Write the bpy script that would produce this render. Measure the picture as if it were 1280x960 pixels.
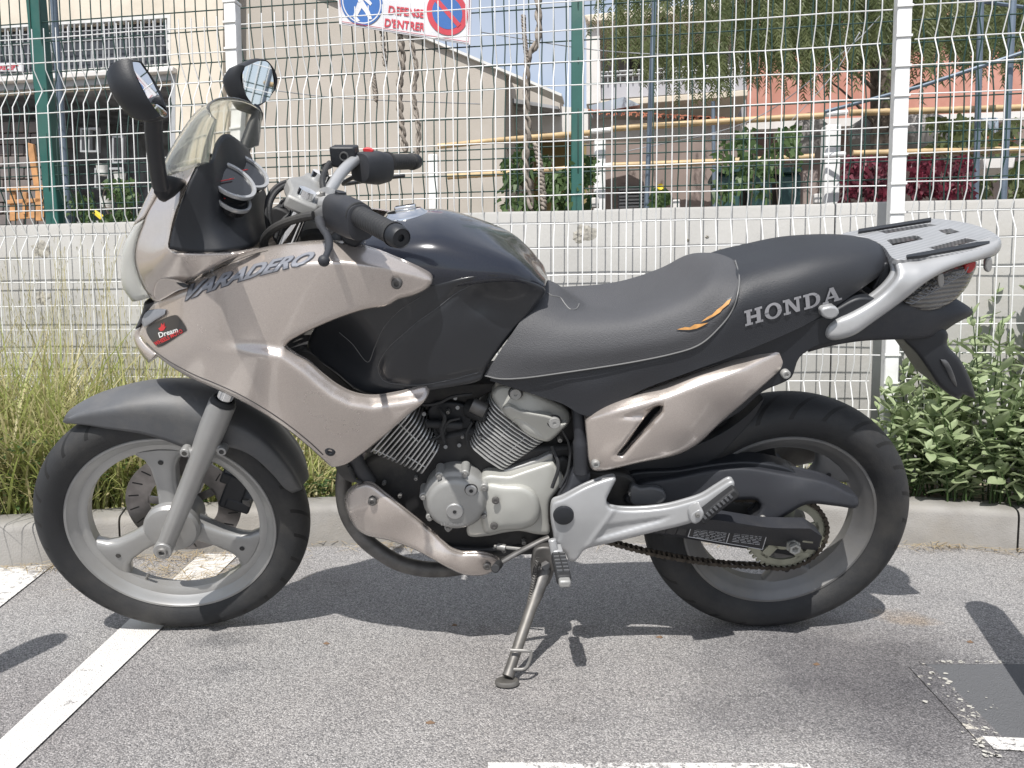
import bpy, bmesh, math, random
import numpy as np
from mathutils import Vector, Matrix
from mathutils.geometry import delaunay_2d_cdt
from mathutils import noise as mnoise
rnd = random.Random(7)
for o in list(bpy.data.objects): bpy.data.objects.remove(o)
SC = bpy.context.scene; COL = SC.collection

# ------------------------------------------------------------------ camera
CAM = np.array([0.0689, -1.9321, 0.7837]); PITCH, YAW, ROLL, FPX = 0.0849, 0.0107, -0.0049, 961.0
cp, sp, cy_, sy_ = math.cos(PITCH), math.sin(PITCH), math.cos(YAW), math.sin(YAW)
FW = np.array([sy_*cp, cy_*cp, -sp]); R0 = np.array([cy_, -sy_, 0.0]); U0 = np.cross(R0, FW)
cr, sr = math.cos(ROLL), math.sin(ROLL)
RT = cr*R0 + sr*U0; UP = -sr*R0 + cr*U0
cd = bpy.data.cameras.new("camera"); camo = bpy.data.objects.new("camera", cd); COL.objects.link(camo)
camo.matrix_world = Matrix(((RT[0], UP[0], -FW[0], CAM[0]), (RT[1], UP[1], -FW[1], CAM[1]), (RT[2], UP[2], -FW[2], CAM[2]), (0, 0, 0, 1)))
cd.sensor_width = 36; cd.lens = 36*FPX/1280; cd.clip_start = 0.05; cd.clip_end = 2000
SC.camera = camo
# ------------------------------------------------------------------ light
SUN_DIR = Vector((-0.20, -0.68, 1.0)).normalized()
el = math.asin(SUN_DIR.z)
w = bpy.data.worlds.new("World"); SC.world = w; w.use_nodes = True
nt = w.node_tree; bg = nt.nodes['Background']
sky = nt.nodes.new('ShaderNodeTexSky'); sky.sky_type = 'NISHITA'; sky.sun_disc = False
sky.sun_elevation = el; sky.sun_rotation = math.atan2(SUN_DIR.x, SUN_DIR.y)
sky.air_density = 1.0; sky.dust_density = 1.4; sky.altitude = 100
tcw = nt.nodes.new('ShaderNodeTexCoord'); cn = nt.nodes.new('ShaderNodeTexNoise'); cn.inputs['Scale'].default_value = 2.2; cn.inputs['Detail'].default_value = 8; cn.inputs['Roughness'].default_value = .6
nt.links.new(tcw.outputs['Generated'], cn.inputs['Vector']); cmr = nt.nodes.new('ShaderNodeMapRange'); cmr.inputs[1].default_value = .42; cmr.inputs[2].default_value = .66; cmr.inputs[3].default_value = .45; cmr.inputs[4].default_value = .85; nt.links.new(cn.outputs[0], cmr.inputs[0])
cmx = nt.nodes.new('ShaderNodeMix'); cmx.data_type = 'RGBA'; cmx.inputs['B'].default_value = (5.0, 5.2, 5.6, 1)   # thin cloud cover
nt.links.new(cmr.outputs[0], cmx.inputs['Factor']); nt.links.new(sky.outputs[0], cmx.inputs['A']); nt.links.new(cmx.outputs['Result'], bg.inputs[0])
bg.inputs[1].default_value = 0.128
sl = bpy.data.lights.new("sun", 'SUN'); sl.energy = 4.6; sl.angle = math.radians(0.53); sl.color = (1.0, 0.965, 0.92)
so = bpy.data.objects.new("sun", sl); COL.objects.link(so); so.location = (-3, -8, 12)
so.rotation_euler = SUN_DIR.to_track_quat('Z', 'Y').to_euler()
SC.view_settings.view_transform = 'Standard'; SC.view_settings.look = 'None'
SC.view_settings.exposure = 0.36; SC.view_settings.gamma = 1.0
SC.view_settings.use_curve_mapping = False

# ------------------------------------------------------------------ points
LEAN = 0.3093; CL, SL = math.cos(LEAN), math.sin(LEAN)
STEER, RAKE = 0.0956, 0.47
FC = np.array([-0.725, 0, 0.316]); RC = np.array([0.725, 0, 0.318])   # wheel centres in the bike's own frame
def ray(u, v): return FW + RT*(u-640)/FPX - UP*(v-480)/FPX
def inv(a): return np.array([a[0], a[1]*CL + a[2]*SL, a[2]*CL - a[1]*SL])
def L(u, v, Y):
    """bike-frame point seen at photo pixel u,v lying Y metres right of the bike's middle plane"""
    o, d = inv(CAM), inv(ray(u, v)); return o + d*(Y-o[1])/d[1]
KAX = np.array([math.sin(RAKE), 0, math.cos(RAKE)])
def rotk(P, a):
    P = np.asarray(P, float)
    return P*math.cos(a) + np.cross(KAX, P)*math.sin(a) + np.multiply.outer(P@KAX, KAX)*(1-math.cos(a))
def ST(P): return rotk(np.asarray(P, float)-FC, STEER) + FC          # straight-ahead fork frame -> steered
def LS(u, v, Y):
    """same as L for the steered front end (Y in the fork's frame); result already steered"""
    o = rotk(inv(CAM)-FC, -STEER)+FC; d = rotk(inv(ray(u, v)), -STEER)
    return ST(o + d*(Y-o[1])/d[1])
def G(u, v, z=0.0):
    d = ray(u, v); return CAM + d*(z-CAM[2])/d[2]
FA = 0.1651; FE = np.array([math.cos(FA), -math.sin(FA), 0.0]); FN = np.array([math.sin(FA), math.cos(FA), 0.0])
FO = np.array([1.6, 0.93, 0.0])
def F(u, v, t=0.0):
    """world point seen at pixel u,v on the plane t metres behind the white fence"""
    d = ray(u, v); return CAM + d*((FO+FN*t-CAM)@FN)/(d@FN)
def fp(s, t, z): return FO + FE*s + FN*t + np.array([0, 0, z])
def fs(u, v, t=0.0):
    p = F(u, v, t)-FO; return p@FE, p[2]
def D(u, v, y):
    d = ray(u, v); return CAM + d*((y-CAM[1])/d[1])

# ------------------------------------------------------------------ materials
def hx(h):
    c = [int(h[i:i+2], 16)/255 for i in (0, 2, 4)]
    return tuple((x/12.92 if x <= .04045 else ((x+.055)/1.055)**2.4) for x in c)
MATS = {}
def mat(name, col, rough=0.5, metal=0.0, nscale=0, namt=0.15, bump=0, bscale=200, coat=0, spec=0.5, col2=None, dirt=0, **kw):
    m = bpy.data.materials.new(name); m.use_nodes = True; n = m.node_tree.nodes; l = m.node_tree.links
    b = n['Principled BSDF']; b.inputs['Roughness'].default_value = rough; b.inputs['Metallic'].default_value = metal
    b.inputs['Specular IOR Level'].default_value = spec; b.inputs['Coat Weight'].default_value = coat
    b.inputs['Coat Roughness'].default_value = 0.06
    for k, v in kw.items(): b.inputs[k.replace('_', ' ')].default_value = v
    tc = n.new('ShaderNodeTexCoord')
    if col2 is None: col2 = tuple(max(0, c*(1-namt)) for c in col)
    ns = n.new('ShaderNodeTexNoise'); ns.inputs['Scale'].default_value = nscale or 6; ns.inputs['Detail'].default_value = 6
    l.new(tc.outputs['Object'], ns.inputs['Vector'])
    mr = n.new('ShaderNodeMapRange'); mr.inputs[1].default_value = .35; mr.inputs[2].default_value = .65
    l.new(ns.outputs[0], mr.inputs[0])
    mx = n.new('ShaderNodeMix'); mx.data_type = 'RGBA'
    mx.inputs['A'].default_value = (*col, 1); mx.inputs['B'].default_value = (*col2, 1)
    l.new(mr.outputs[0], mx.inputs['Factor']); out = mx.outputs['Result']
    if dirt:
        nd = n.new('ShaderNodeTexNoise'); nd.inputs['Scale'].default_value = 2.7; nd.inputs['Detail'].default_value = 8; nd.inputs['Roughness'].default_value = .7
        l.new(tc.outputs['Object'], nd.inputs['Vector'])
        md = n.new('ShaderNodeMapRange'); md.inputs[1].default_value = .48; md.inputs[2].default_value = .72; md.inputs[4].default_value = dirt
        l.new(nd.outputs[0], md.inputs[0])
        m2 = n.new('ShaderNodeMix'); m2.data_type = 'RGBA'; m2.inputs['B'].default_value = (.30, .27, .22, 1)
        l.new(md.outputs[0], m2.inputs['Factor']); l.new(out, m2.inputs['A']); out = m2.outputs['Result']
        ra = n.new('ShaderNodeMath'); ra.operation = 'MULTIPLY_ADD'; ra.inputs[1].default_value = .3; ra.inputs[2].default_value = rough
        l.new(md.outputs[0], ra.inputs[0]); l.new(ra.outputs[0], b.inputs['Roughness'])
    l.new(out, b.inputs['Base Color'])
    if bump:
        nb = n.new('ShaderNodeTexNoise'); nb.inputs['Scale'].default_value = bscale; nb.inputs['Detail'].default_value = 3
        l.new(tc.outputs['Object'], nb.inputs['Vector'])
        bp = n.new('ShaderNodeBump'); bp.inputs['Strength'].default_value = bump; bp.inputs['Distance'].default_value = 0.002
        l.new(nb.outputs[0], bp.inputs['Height']); l.new(bp.outputs[0], b.inputs['Normal'])
    MATS[name] = m; return m

# ------------------------------------------------------------------ mesh helpers
class MB:
    def __init__(s): s.v = []; s.f = []; s.m = []; s.cur = 0; s.uv = {}
    def add(s, vs, fs_):
        b = len(s.v); s.v += [tuple(map(float, x)) for x in vs]
        for f in fs_: s.f.append(tuple(b+i for i in f)); s.m.append(s.cur)
        return b
    def box(s, c, sz, ax=None):
        c = np.asarray(c, float); ax = np.eye(3) if ax is None else np.asarray(ax, float)
        hs = np.asarray(sz, float)/2
        vs = [c + ax[0]*hs[0]*i + ax[1]*hs[1]*j + ax[2]*hs[2]*k for i in (-1, 1) for j in (-1, 1) for k in (-1, 1)]
        s.add(vs, [(0, 1, 3, 2), (4, 6, 7, 5), (0, 4, 5, 1), (2, 3, 7, 6), (0, 2, 6, 4), (1, 5, 7, 3)]); return s
    def tube(s, pts, r, n=10, cap=True, flat=1.0):
        pts = [np.asarray(p, float) for p in pts]; N = len(pts)
        if not hasattr(r, '__len__'): r = [r]*N
        rings = []; prev = None
        for i, p in enumerate(pts):
            t = pts[min(i+1, N-1)]-pts[max(i-1, 0)]; t = t/(np.linalg.norm(t)+1e-12)
            if prev is None:
                a = np.array([0, 0, 1.0]) if abs(t[2]) < .9 else np.array([1.0, 0, 0]); u = np.cross(t, a)
            else: u = prev - t*(prev@t)
            u = u/(np.linalg.norm(u)+1e-12); prev = u; q = np.cross(t, u)
            rings.append([p + r[i]*(math.cos(2*math.pi*k/n)*u + flat*math.sin(2*math.pi*k/n)*q) for k in range(n)])
        vs = [x for rg in rings for x in rg]; fc = []
        for i in range(N-1):
            for k in range(n):
                a = i*n+k; b = i*n+(k+1) % n; fc.append((a, a+n, b+n, b))
        if cap: fc += [tuple(range(n)), tuple((N-1)*n+k for k in range(n-1, -1, -1))]
        s.add(vs, fc); return s
    def lathe(s, c, axis, prof, n=48, a0=0, a1=2*math.pi, ref=None, closed=False):
        """prof: list of (radius, offset along axis)"""
        c = np.asarray(c, float); ax = np.asarray(axis, float); ax = ax/np.linalg.norm(ax)
        ref = np.array([0, 0, 1.0]) if ref is None else np.asarray(ref, float)
        if abs(ax@ref) > .95: ref = np.array([1.0, 0, 0])
        u = ref-ax*(ax@ref); u /= np.linalg.norm(u); q = np.cross(ax, u); full = abs(a1-a0-2*math.pi) < 1e-6
        M = n if full else n+1; vs = []
        for i in range(M):
            a = a0+(a1-a0)*i/n; d = math.cos(a)*u+math.sin(a)*q
            vs += [c+d*r+ax*h for r, h in prof]
        P = len(prof); fc = []
        for i in range(n):
            j = (i+1) % M
            for k in range(P if closed else P-1):
                k2 = (k+1) % P; fc.append((i*P+k, j*P+k, j*P+k2, i*P+k2))
        s.add(vs, fc); return s
    def cyl(s, a, b, r, r2=None, n=20):
        a = np.asarray(a, float); b = np.asarray(b, float); h = np.linalg.norm(b-a)
        r2 = r if r2 is None else r2
        return s.lathe(a, b-a, [(1e-5, 0), (r, 0), (r2, h), (1e-5, h)], n)
    def grid(s, rows, closeu=False, closev=False):
        R = len(rows); C = len(rows[0]); vs = [x for r in rows for x in r]; fc = []
        for i in range(R if closeu else R-1):
            for k in range(C if closev else C-1):
                i2 = (i+1) % R; k2 = (k+1) % C; fc.append((i*C+k, i*C+k2, i2*C+k2, i2*C+k))
        s.add(vs, fc); return s
    def build(s, name, m, parent=None, angle=35, bevel=0, seg=2, solid=0, sub=0, smooth=True, **tg):
        me = bpy.data.meshes.new(name); me.from_pydata(s.v, [], s.f)
        ms = m if isinstance(m, (list, tuple)) else [m]
        for x in ms: me.materials.append(MATS[x] if isinstance(x, str) else x)
        if len(ms) > 1: me.polygons.foreach_set('material_index', s.m)
        bm = bmesh.new(); bm.from_mesh(me); bmesh.ops.remove_doubles(bm, verts=bm.verts, dist=1e-6)
        bmesh.ops.recalc_face_normals(bm, faces=bm.faces) if tg.pop('recalc', True) else None
        bm.to_mesh(me); bm.free()
        if smooth:
            me.polygons.foreach_set('use_smooth', [True]*len(me.polygons)); me.set_sharp_from_angle(angle=math.radians(angle))
        o = bpy.data.objects.new(name, me); COL.objects.link(o)
        if parent is not None: o.parent = parent
        if sub: x = o.modifiers.new('sub', 'SUBSURF'); x.levels = x.render_levels = sub
        if solid: x = o.modifiers.new('sol', 'SOLIDIFY'); x.thickness = solid; x.offset = 0
        if bevel:
            x = o.modifiers.new('bev', 'BEVEL'); x.width = bevel; x.segments = seg; x.limit_method = 'ANGLE'; x.angle_limit = math.radians(40); x.harden_normals = False
        for k, v in tg.items(): o[k] = v
        return o
def empty(name, label, cat, group=None, loc=(0, 0, 0)):
    o = bpy.data.objects.new(name, None); COL.objects.link(o); o.location = loc; o['label'] = label; o['category'] = cat
    o.empty_display_size = .1
    if group: o['group'] = group
    return o
def copy_tree(o, parent=None):
    c = o.copy(); COL.objects.link(c)
    if parent is not None: c.parent = parent
    for ch in list(o.children): copy_tree(ch, c)
    return c
def inst(o, parent, M, name=None):
    c = bpy.data.objects.new(name or o.name.split('.')[0], o.data); COL.objects.link(c); c.parent = parent; c.matrix_local = M
    for md in o.modifiers:
        x = c.modifiers.new(md.name, md.type)
        if md.type == 'BEVEL': x.width = md.width; x.segments = md.segments; x.limit_method = 'ANGLE'; x.angle_limit = md.angle_limit
    return c
def cr_spline(pts, step, closed=True):
    """Catmull-Rom through (u,v[,1=corner]) resampled about every `step`"""
    P = [np.array(p[:2], float) for p in pts]; C = [len(p) > 2 and p[2] == 1 for p in pts]; N = len(P); out = []
    for i in range(N if closed else N-1):
        j = (i+1) % N; p1, p2 = P[i], P[j]
        p0 = P[i-1] if (closed or i > 0) else 2*p1-p2
        p3 = P[(j+1) % N] if (closed or j < N-1) else 2*p2-p1
        if C[i]: p0 = 2*p1-p2
        if C[j]: p3 = 2*p2-p1
        Ls = np.linalg.norm(p2-p1); k = max(1, int(round(Ls/step)))
        if C[i] and C[j]: 
            for q in range(k): out.append(p1+(p2-p1)*q/k)
            continue
        t0 = 0; t1 = max(np.linalg.norm(p1-p0), 1e-6)**.5; t2 = t1+max(Ls, 1e-6)**.5; t3 = t2+max(np.linalg.norm(p3-p2), 1e-6)**.5
        for q in range(k):
            t = t1+(t2-t1)*q/k
            A1 = (t1-t)/(t1-t0)*p0+(t-t0)/(t1-t0)*p1; A2 = (t2-t)/(t2-t1)*p1+(t-t1)/(t2-t1)*p2; A3 = (t3-t)/(t3-t2)*p2+(t-t2)/(t3-t2)*p3
            B1 = (t2-t)/(t2-t0)*A1+(t-t0)/(t2-t0)*A2; B2 = (t3-t)/(t3-t1)*A2+(t-t1)/(t3-t1)*A3
            out.append((t2-t)/(t2-t1)*B1+(t-t1)/(t2-t1)*B2)
    if not closed: out.append(P[-1])
    return np.array(out)
def curve3(pts, n):
    """smooth 3D curve through points, n samples by arc length"""
    P = [np.asarray(p, float) for p in pts]; N = len(P); raw = []
    for i in range(N-1):
        p1, p2 = P[i], P[i+1]; p0 = P[i-1] if i else 2*p1-p2; p3 = P[i+2] if i < N-2 else 2*p2-p1
        for q in range(12):
            t = q/12; raw.append(.5*((2*p1)+(-p0+p2)*t+(2*p0-5*p1+4*p2-p3)*t*t+(-p0+3*p1-3*p2+p3)*t**3))
    raw.append(P[-1]); raw = np.array(raw); d = np.r_[0, np.cumsum(np.linalg.norm(np.diff(raw, axis=0), axis=1))]
    s = np.linspace(0, d[-1], n); return np.stack([np.interp(s, d, raw[:, k]) for k in range(raw.shape[1])], -1)
def segdist(P, O):
    A = O; B = np.roll(O, -1, 0); d = B-A; LL = (d**2).sum(1)+1e-9
    best = np.full(len(P), 1e9)
    for i in range(len(A)):
        t = np.clip(((P-A[i])@d[i])/LL[i], 0, 1); q = A[i]+t[:, None]*d[i]
        best = np.minimum(best, np.linalg.norm(P-q, axis=1))
    return best
def inside(P, O):
    x, y = P[:, 0], P[:, 1]; r = np.zeros(len(P), bool); j = len(O)-1
    for i in range(len(O)):
        xi, yi = O[i]; xj, yj = O[j]
        c = ((yi > y) != (yj > y)) & (x < (xj-xi)*(y-yi)/(yj-yi+1e-12)+xi); r ^= c; j = i
    return r
def keep(fo, V, O, H=()):
    fo = [tuple(f) for f in fo]; C = np.array([V[list(f)].mean(0) for f in fo]); ok = inside(C, np.asarray(O, float))
    for h in H: ok &= ~inside(C, np.asarray(h, float))
    return [f for f, k in zip(fo, ok) if k]
def tps(ctrl):
    C = np.array(ctrl, float); X = C[:, :2]/100; n = len(C)
    if n == 1: return lambda P: np.full(len(P), C[0, 2])
    def K(a, b):
        r2 = ((a[:, None]-b[None])**2).sum(-1); return .5*r2*np.log(r2+1e-12)
    if n < 4:
        A = np.c_[np.ones(n), X]; w_, *_ = np.linalg.lstsq(A, C[:, 2], rcond=None)
        return lambda P: np.c_[np.ones(len(P)), P/100]@w_
    A = np.zeros((n+3, n+3)); A[:n, :n] = K(X, X)+np.eye(n)*3e-3; A[:n, n] = 1; A[:n, n+1:] = X; A[n, :n] = 1; A[n+1:, :n] = X.T
    s_ = np.linalg.solve(A, np.r_[C[:, 2], 0, 0, 0])
    return lambda P: K(P/100, X)@s_[:n]+s_[n]+(P/100)@s_[n+1:]
def panel(name, outline, ctrl, m, parent, rpx=8, rd=.012, th=.02, step=5, holes=(), Lf=None, mirror=False, angle=50, disp=None, both=False, **tg):
    """thick curved shell: outline traced in the side view, lateral position from control points, rounded rim, closed back"""
    Lf = Lf or L; O = cr_spline(outline, step); H = [cr_spline(h, step) for h in holes]
    pts = list(O); edges = [(i, (i+1) % len(O)) for i in range(len(O))]
    for h in H:
        b = len(pts); pts += list(h); edges += [(b+i, b+(i+1) % len(h)) for i in range(len(h))]
    nb = len(pts); allb = [O]+H
    ext = []
    for o_ in allb:
        tn = np.roll(o_, -1, 0)-np.roll(o_, 1, 0); nn = np.stack([tn[:, 1], -tn[:, 0]], -1); nn /= np.linalg.norm(nn, axis=1)[:, None]+1e-9
        for k in (.12, .35, .7, 1.0):
            for sg in (1, -1): 
                q = o_+nn*sg*k*rpx; dd = segdist(q, o_); ext.append(q[dd > .93*k*rpx])
    lo, hi = O.min(0), O.max(0); gx, gy = np.meshgrid(np.arange(lo[0], hi[0], step), np.arange(lo[1], hi[1], step*.87))
    gx = gx + (np.arange(gx.shape[0]) % 2)[:, None]*step*.5
    g = np.stack([gx.ravel(), gy.ravel()], -1)
    def dist(P):
        d = segdist(P, O)
        for h in H: d = np.minimum(d, segdist(P, h))
        return d
    g = g[dist(g) > rpx*1.0+step*.5] if len(g) else g
    e = np.concatenate(ext+[g]); ok = inside(e, O)
    for h in H: ok &= ~inside(e, h)
    e = e[ok]; de = dist(e); e = e[de > .1*rpx]
    # thin out near-duplicates
    keys = {}; 
    for q in e: keys.setdefault((round(q[0]/(step*.18)), round(q[1]/(step*.18))), q)
    e = np.array(list(keys.values())) if keys else np.zeros((0, 2))
    allp = [Vector(p) for p in pts]+[Vector(p) for p in e]
    vo, eo, fo, *_ = delaunay_2d_cdt(allp, edges, [], 1 if not H else 0, 1e-4)
    V = np.array([tuple(v) for v in vo])
    fc = keep(fo, V, O, H)
    used = sorted({i for f in fc for i in f}); mp = {a: b for b, a in enumerate(used)}; V = V[used]; fc = [tuple(mp[i] for i in f) for f in fc]
    base = tps(ctrl)(V); d = np.clip(dist(V)/rpx, 0, 1); Yv = base + rd*(1-np.sqrt(np.clip(1-(1-d)**2, 0, 1)))
    if disp is not None: Yv = Yv+disp(V)
    P3 = np.array([Lf(V[i, 0], V[i, 1], Yv[i]) for i in range(len(V))])
    n = len(V); cnt = {}
    for f in fc:
        for a, b in zip(f, f[1:]+f[:1]): cnt[(a, b)] = cnt.get((a, b), 0)+1
    bd = [(a, b) for (a, b) in cnt if (b, a) not in cnt]
    back = P3.copy(); back[:, 1] += np.where(d > .99, th, np.maximum(th-rd*.3, .002)) if not both else 0
    def emit(Pa, Pb, nm, flip):
        mb = MB(); mb.add(list(Pa)+list(Pb), [f for f in fc]+[tuple(n+i for i in reversed(f)) for f in fc]+[(a, n+a, n+b, b) for a, b in bd])
        return mb.build(nm, m, parent, angle=angle, **tg)
    o = emit(P3, back, name, False)
    if mirror:
        s_ = np.array([1, -1, 1]); emit(P3*s_, back*s_, name, True)
    return o
def prism(name, outline, Y0, Y1, m, parent, bevel=.002, Lf=None, step=6, mirror=False, **tg):
    """flat plate of the traced outline between two lateral positions"""
    Lf = Lf or L; O = cr_spline(outline, step); A = [Lf(p[0], p[1], Y0) for p in O]
    B = [a+np.array([0, Y1-Y0, 0]) for a in A]; n = len(O)
    for sg in ((1, -1) if mirror else (1,)):
        s_ = np.array([1, sg, 1]); mb = MB()
        mb.add([a*s_ for a in A]+[b*s_ for b in B], [tuple(range(n)), tuple(range(2*n-1, n-1, -1))]+[(i, i+n, (i+1) % n+n, (i+1) % n) for i in range(n)])
        o = mb.build(name, m, parent, bevel=bevel, angle=40, **tg)
    return o
def loft(rows, nu, nv):
    """rows: list of polylines (3D). returns nu x nv smooth grid"""
    R = [curve3(r, nv) for r in rows]; out = [curve3([R[i][k] for i in range(len(R))], nu) for k in range(nv)]
    return [[out[k][i] for k in range(nv)] for i in range(nu)]
def bolt(u, v, Y, r, m, parent, h=.006, name='bolt', Lf=None, hexa=False, **tg):
    c = (Lf or L)(u, v, Y); mb = MB()
    mb.lathe(c, (0, -1, 0), [(1e-5, h*.55), (r*.42, h*.55), (r*.46, h), (r*.8, h), (r, h*.6), (r, -h*1.5)], 6 if hexa else 18)
    return mb.build(name, m, parent, angle=40, **tg)
def text_mesh(name, s, size, m, parent, M, extrude=.0006, shear=0, bold=0, sx=1.0, parts=None):
    cu = bpy.data.curves.new(name+'_c', 'FONT'); cu.body = s; cu.size = size; cu.extrude = extrude; cu.shear = shear; cu.offset = bold; cu.align_x = 'CENTER'; cu.align_y = 'CENTER'
    cu.resolution_u = 3
    to = bpy.data.objects.new(name+'_t', cu); COL.objects.link(to)
    dg = bpy.context.evaluated_depsgraph_get(); dg.update(); me = bpy.data.meshes.new_from_object(to.evaluated_get(dg)); bpy.data.objects.remove(to)
    me.name = name; me.materials.clear(); me.materials.append(MATS[m])
    o = bpy.data.objects.new(name, me); COL.objects.link(o)
    if parent is not None: o.parent = parent
    me.transform(Matrix.Diagonal((sx, 1, 1, 1))); o.matrix_local = M
    return o
# ================================================================== SETTING
def ground_mat():
    m = bpy.data.materials.new('asphalt'); m.use_nodes = True; n = m.node_tree.nodes; l = m.node_tree.links; b = n['Principled BSDF']
    tc = n.new('ShaderNodeTexCoord'); P = tc.outputs['Object']
    def vor(s):
        v = n.new('ShaderNodeTexVoronoi'); v.inputs['Scale'].default_value = s; l.new(P, v.inputs['Vector']); return v
    def noi(s, d=4, r=.55):
        v = n.new('ShaderNodeTexNoise'); v.inputs['Scale'].default_value = s; v.inputs['Detail'].default_value = d; v.inputs['Roughness'].default_value = r; l.new(P, v.inputs['Vector']); return v
    v1 = vor(340); sep = n.new('ShaderNodeSeparateColor'); l.new(v1.outputs['Color'], sep.inputs[0])
    cr_ = n.new('ShaderNodeValToRGB'); e = cr_.color_ramp.elements
    e[0].position = 0; e[0].color = (.17, .17, .175, 1); e[1].position = 1; e[1].color = (.56, .55, .54, 1)
    for p, c in ((.2, (.235, .232, .232, 1)), (.5, (.325, .318, .315, 1)), (.75, (.39, .38, .372, 1)), (.9, (.46, .45, .442, 1))):
        x = e.new(p); x.color = c
    l.new(sep.outputs[0], cr_.inputs[0])
    # matrix between stones is darker
    mr = n.new('ShaderNodeMapRange'); mr.inputs[1].default_value = .0; mr.inputs[2].default_value = .0048; mr.inputs[3].default_value = 1; mr.inputs[4].default_value = .6
    l.new(v1.outputs['Distance'], mr.inputs[0]); mr.inputs[1].default_value = .35; mr.inputs[2].default_value = .8
    mul = n.new('ShaderNodeMix'); mul.data_type = 'RGBA'; mul.blend_type = 'MULTIPLY'; mul.inputs['Factor'].default_value = 1
    cmb = n.new('ShaderNodeCombineColor'); [l.new(mr.outputs[0], cmb.inputs[i]) for i in range(3)]
    l.new(cr_.outputs[0], mul.inputs['A']); l.new(cmb.outputs[0], mul.inputs['B']); col = mul.outputs['Result']
    # broad wear: darker, tarred and oily areas
    for s, lo, hi, c, f, d in ((1.3, .50, .68, (.62, .62, .64, 1), .5, 8), (5.5, .58, .75, (.6, .58, .56, 1), .5, 6), (.8, .4, .7, (1.1, 1.04, 1.0, 1), .5, 3)):
        q = noi(s, d, .65); r = n.new('ShaderNodeMapRange'); r.inputs[1].default_value = lo; r.inputs[2].default_value = hi; r.inputs[4].default_value = f; l.new(q.outputs[0], r.inputs[0])
        x = n.new('ShaderNodeMix'); x.data_type = 'RGBA'; x.blend_type = 'MULTIPLY'; x.inputs['B'].default_value = c; l.new(r.outputs[0], x.inputs['Factor']); l.new(col, x.inputs['A']); col = x.outputs['Result']
    # local stains: (centre, radius, colour, strength)
    for (cx, cyy, rad, c, f) in ((.82, -.25, .36, (.5, .5, .53, 1), .8), (.95, -.5, .36, (.5, .5, .53, 1), .75), (.55, -.45, .16, (.6, .6, .62, 1), .6), (-.63, -.07, .085, (.55, .56, .58, 1), .7), (-.56, -.235, .07, (.6, .61, .63, 1), .6), (1.12, .0, .09, (.95, .76, .55, 1), .6), (-.9, -.45, .4, (.72, .69, .70, 1), .6)):
        vs = n.new('ShaderNodeVectorMath'); vs.operation = 'DISTANCE'; vs.inputs[1].default_value = (cx, cyy, 0)
        q = noi(7, 5); ad = n.new('ShaderNodeVectorMath'); ad.operation = 'MULTIPLY_ADD'; ad.inputs[1].default_value = (.35, .35, 0); l.new(q.outputs['Color'], ad.inputs[0]); sb = n.new('ShaderNodeVectorMath'); sb.operation = 'SUBTRACT'; sb.inputs[1].default_value = (.175, .175, 0)
        l.new(P, sb.inputs[0]); l.new(sb.outputs[0], ad.inputs[2]); l.new(ad.outputs[0], vs.inputs[0])
        r = n.new('ShaderNodeMapRange'); r.inputs[1].default_value = rad; r.inputs[2].default_value = rad*.35; r.inputs[3].default_value = 0; r.inputs[4].default_value = f; l.new(vs.outputs['Value'], r.inputs[0])
        x = n.new('ShaderNodeMix'); x.data_type = 'RGBA'; x.blend_type = 'MULTIPLY'; x.inputs['B'].default_value = c; l.new(r.outputs[0], x.inputs['Factor']); l.new(col, x.inputs['A']); col = x.outputs['Result']
    l.new(col, b.inputs['Base Color']); b.inputs['Roughness'].default_value = .82; b.inputs['Specular IOR Level'].default_value = .35
    bp = n.new('ShaderNodeBump'); bp.inputs['Strength'].default_value = .75; bp.inputs['Distance'].default_value = .0035
    hh = n.new('ShaderNodeMath'); hh.operation = 'MULTIPLY_ADD'; hh.inputs[1].default_value = -1.0; q = noi(90, 3); l.new(v1.outputs['Distance'], hh.inputs[0]); l.new(q.outputs[0], hh.inputs[2])
    l.new(hh.outputs[0], bp.inputs['Height']); l.new(bp.outputs[0], b.inputs['Normal'])
    MATS['asphalt'] = m; return m, col, bp
gm, _, _ = ground_mat()
def worn(name, paint, lo, hi, scale=38, rough=.65, base='asphalt'):
    """paint worn away over the asphalt it lies on"""
    m = MATS[base].copy(); m.name = name; n = m.node_tree.nodes; l = m.node_tree.links; b = n['Principled BSDF']
    src = b.inputs['Base Color'].links[0].from_socket; tc = [x for x in n if x.type == 'TEX_COORD'][0]
    q = n.new('ShaderNodeTexNoise'); q.inputs['Scale'].default_value = scale; q.inputs['Detail'].default_value = 7; q.inputs['Roughness'].default_value = .75; l.new(tc.outputs['Object'], q.inputs['Vector'])
    q2 = n.new('ShaderNodeTexNoise'); q2.inputs['Scale'].default_value = 3.1; q2.inputs['Detail'].default_value = 4; l.new(tc.outputs['Object'], q2.inputs['Vector'])
    ad = n.new('ShaderNodeMath'); ad.operation = 'MULTIPLY_ADD'; ad.inputs[1].default_value = .6; l.new(q2.outputs[0], ad.inputs[0]); l.new(q.outputs[0], ad.inputs[2])
    r = n.new('ShaderNodeMapRange'); r.inputs[1].default_value = lo; r.inputs[2].default_value = hi; l.new(ad.outputs[0], r.inputs[0])
    x = n.new('ShaderNodeMix'); x.data_type = 'RGBA'; x.inputs['B'].default_value = (*paint, 1); l.new(src, x.inputs['A']); l.new(r.outputs[0], x.inputs['Factor'])
    l.new(x.outputs['Result'], b.inputs['Base Color']); MATS[name] = m
worn('line_paint', (.68, .665, .64), .58, .68, 55); worn('line_paint_old', (.66, .62, .54), .88, .94, 22)
worn('line_paint_worn', (.68, .665, .64), .74, .80, 60); worn('tar_patch', (.12, .123, .13), .40, .62, 30)
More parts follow.
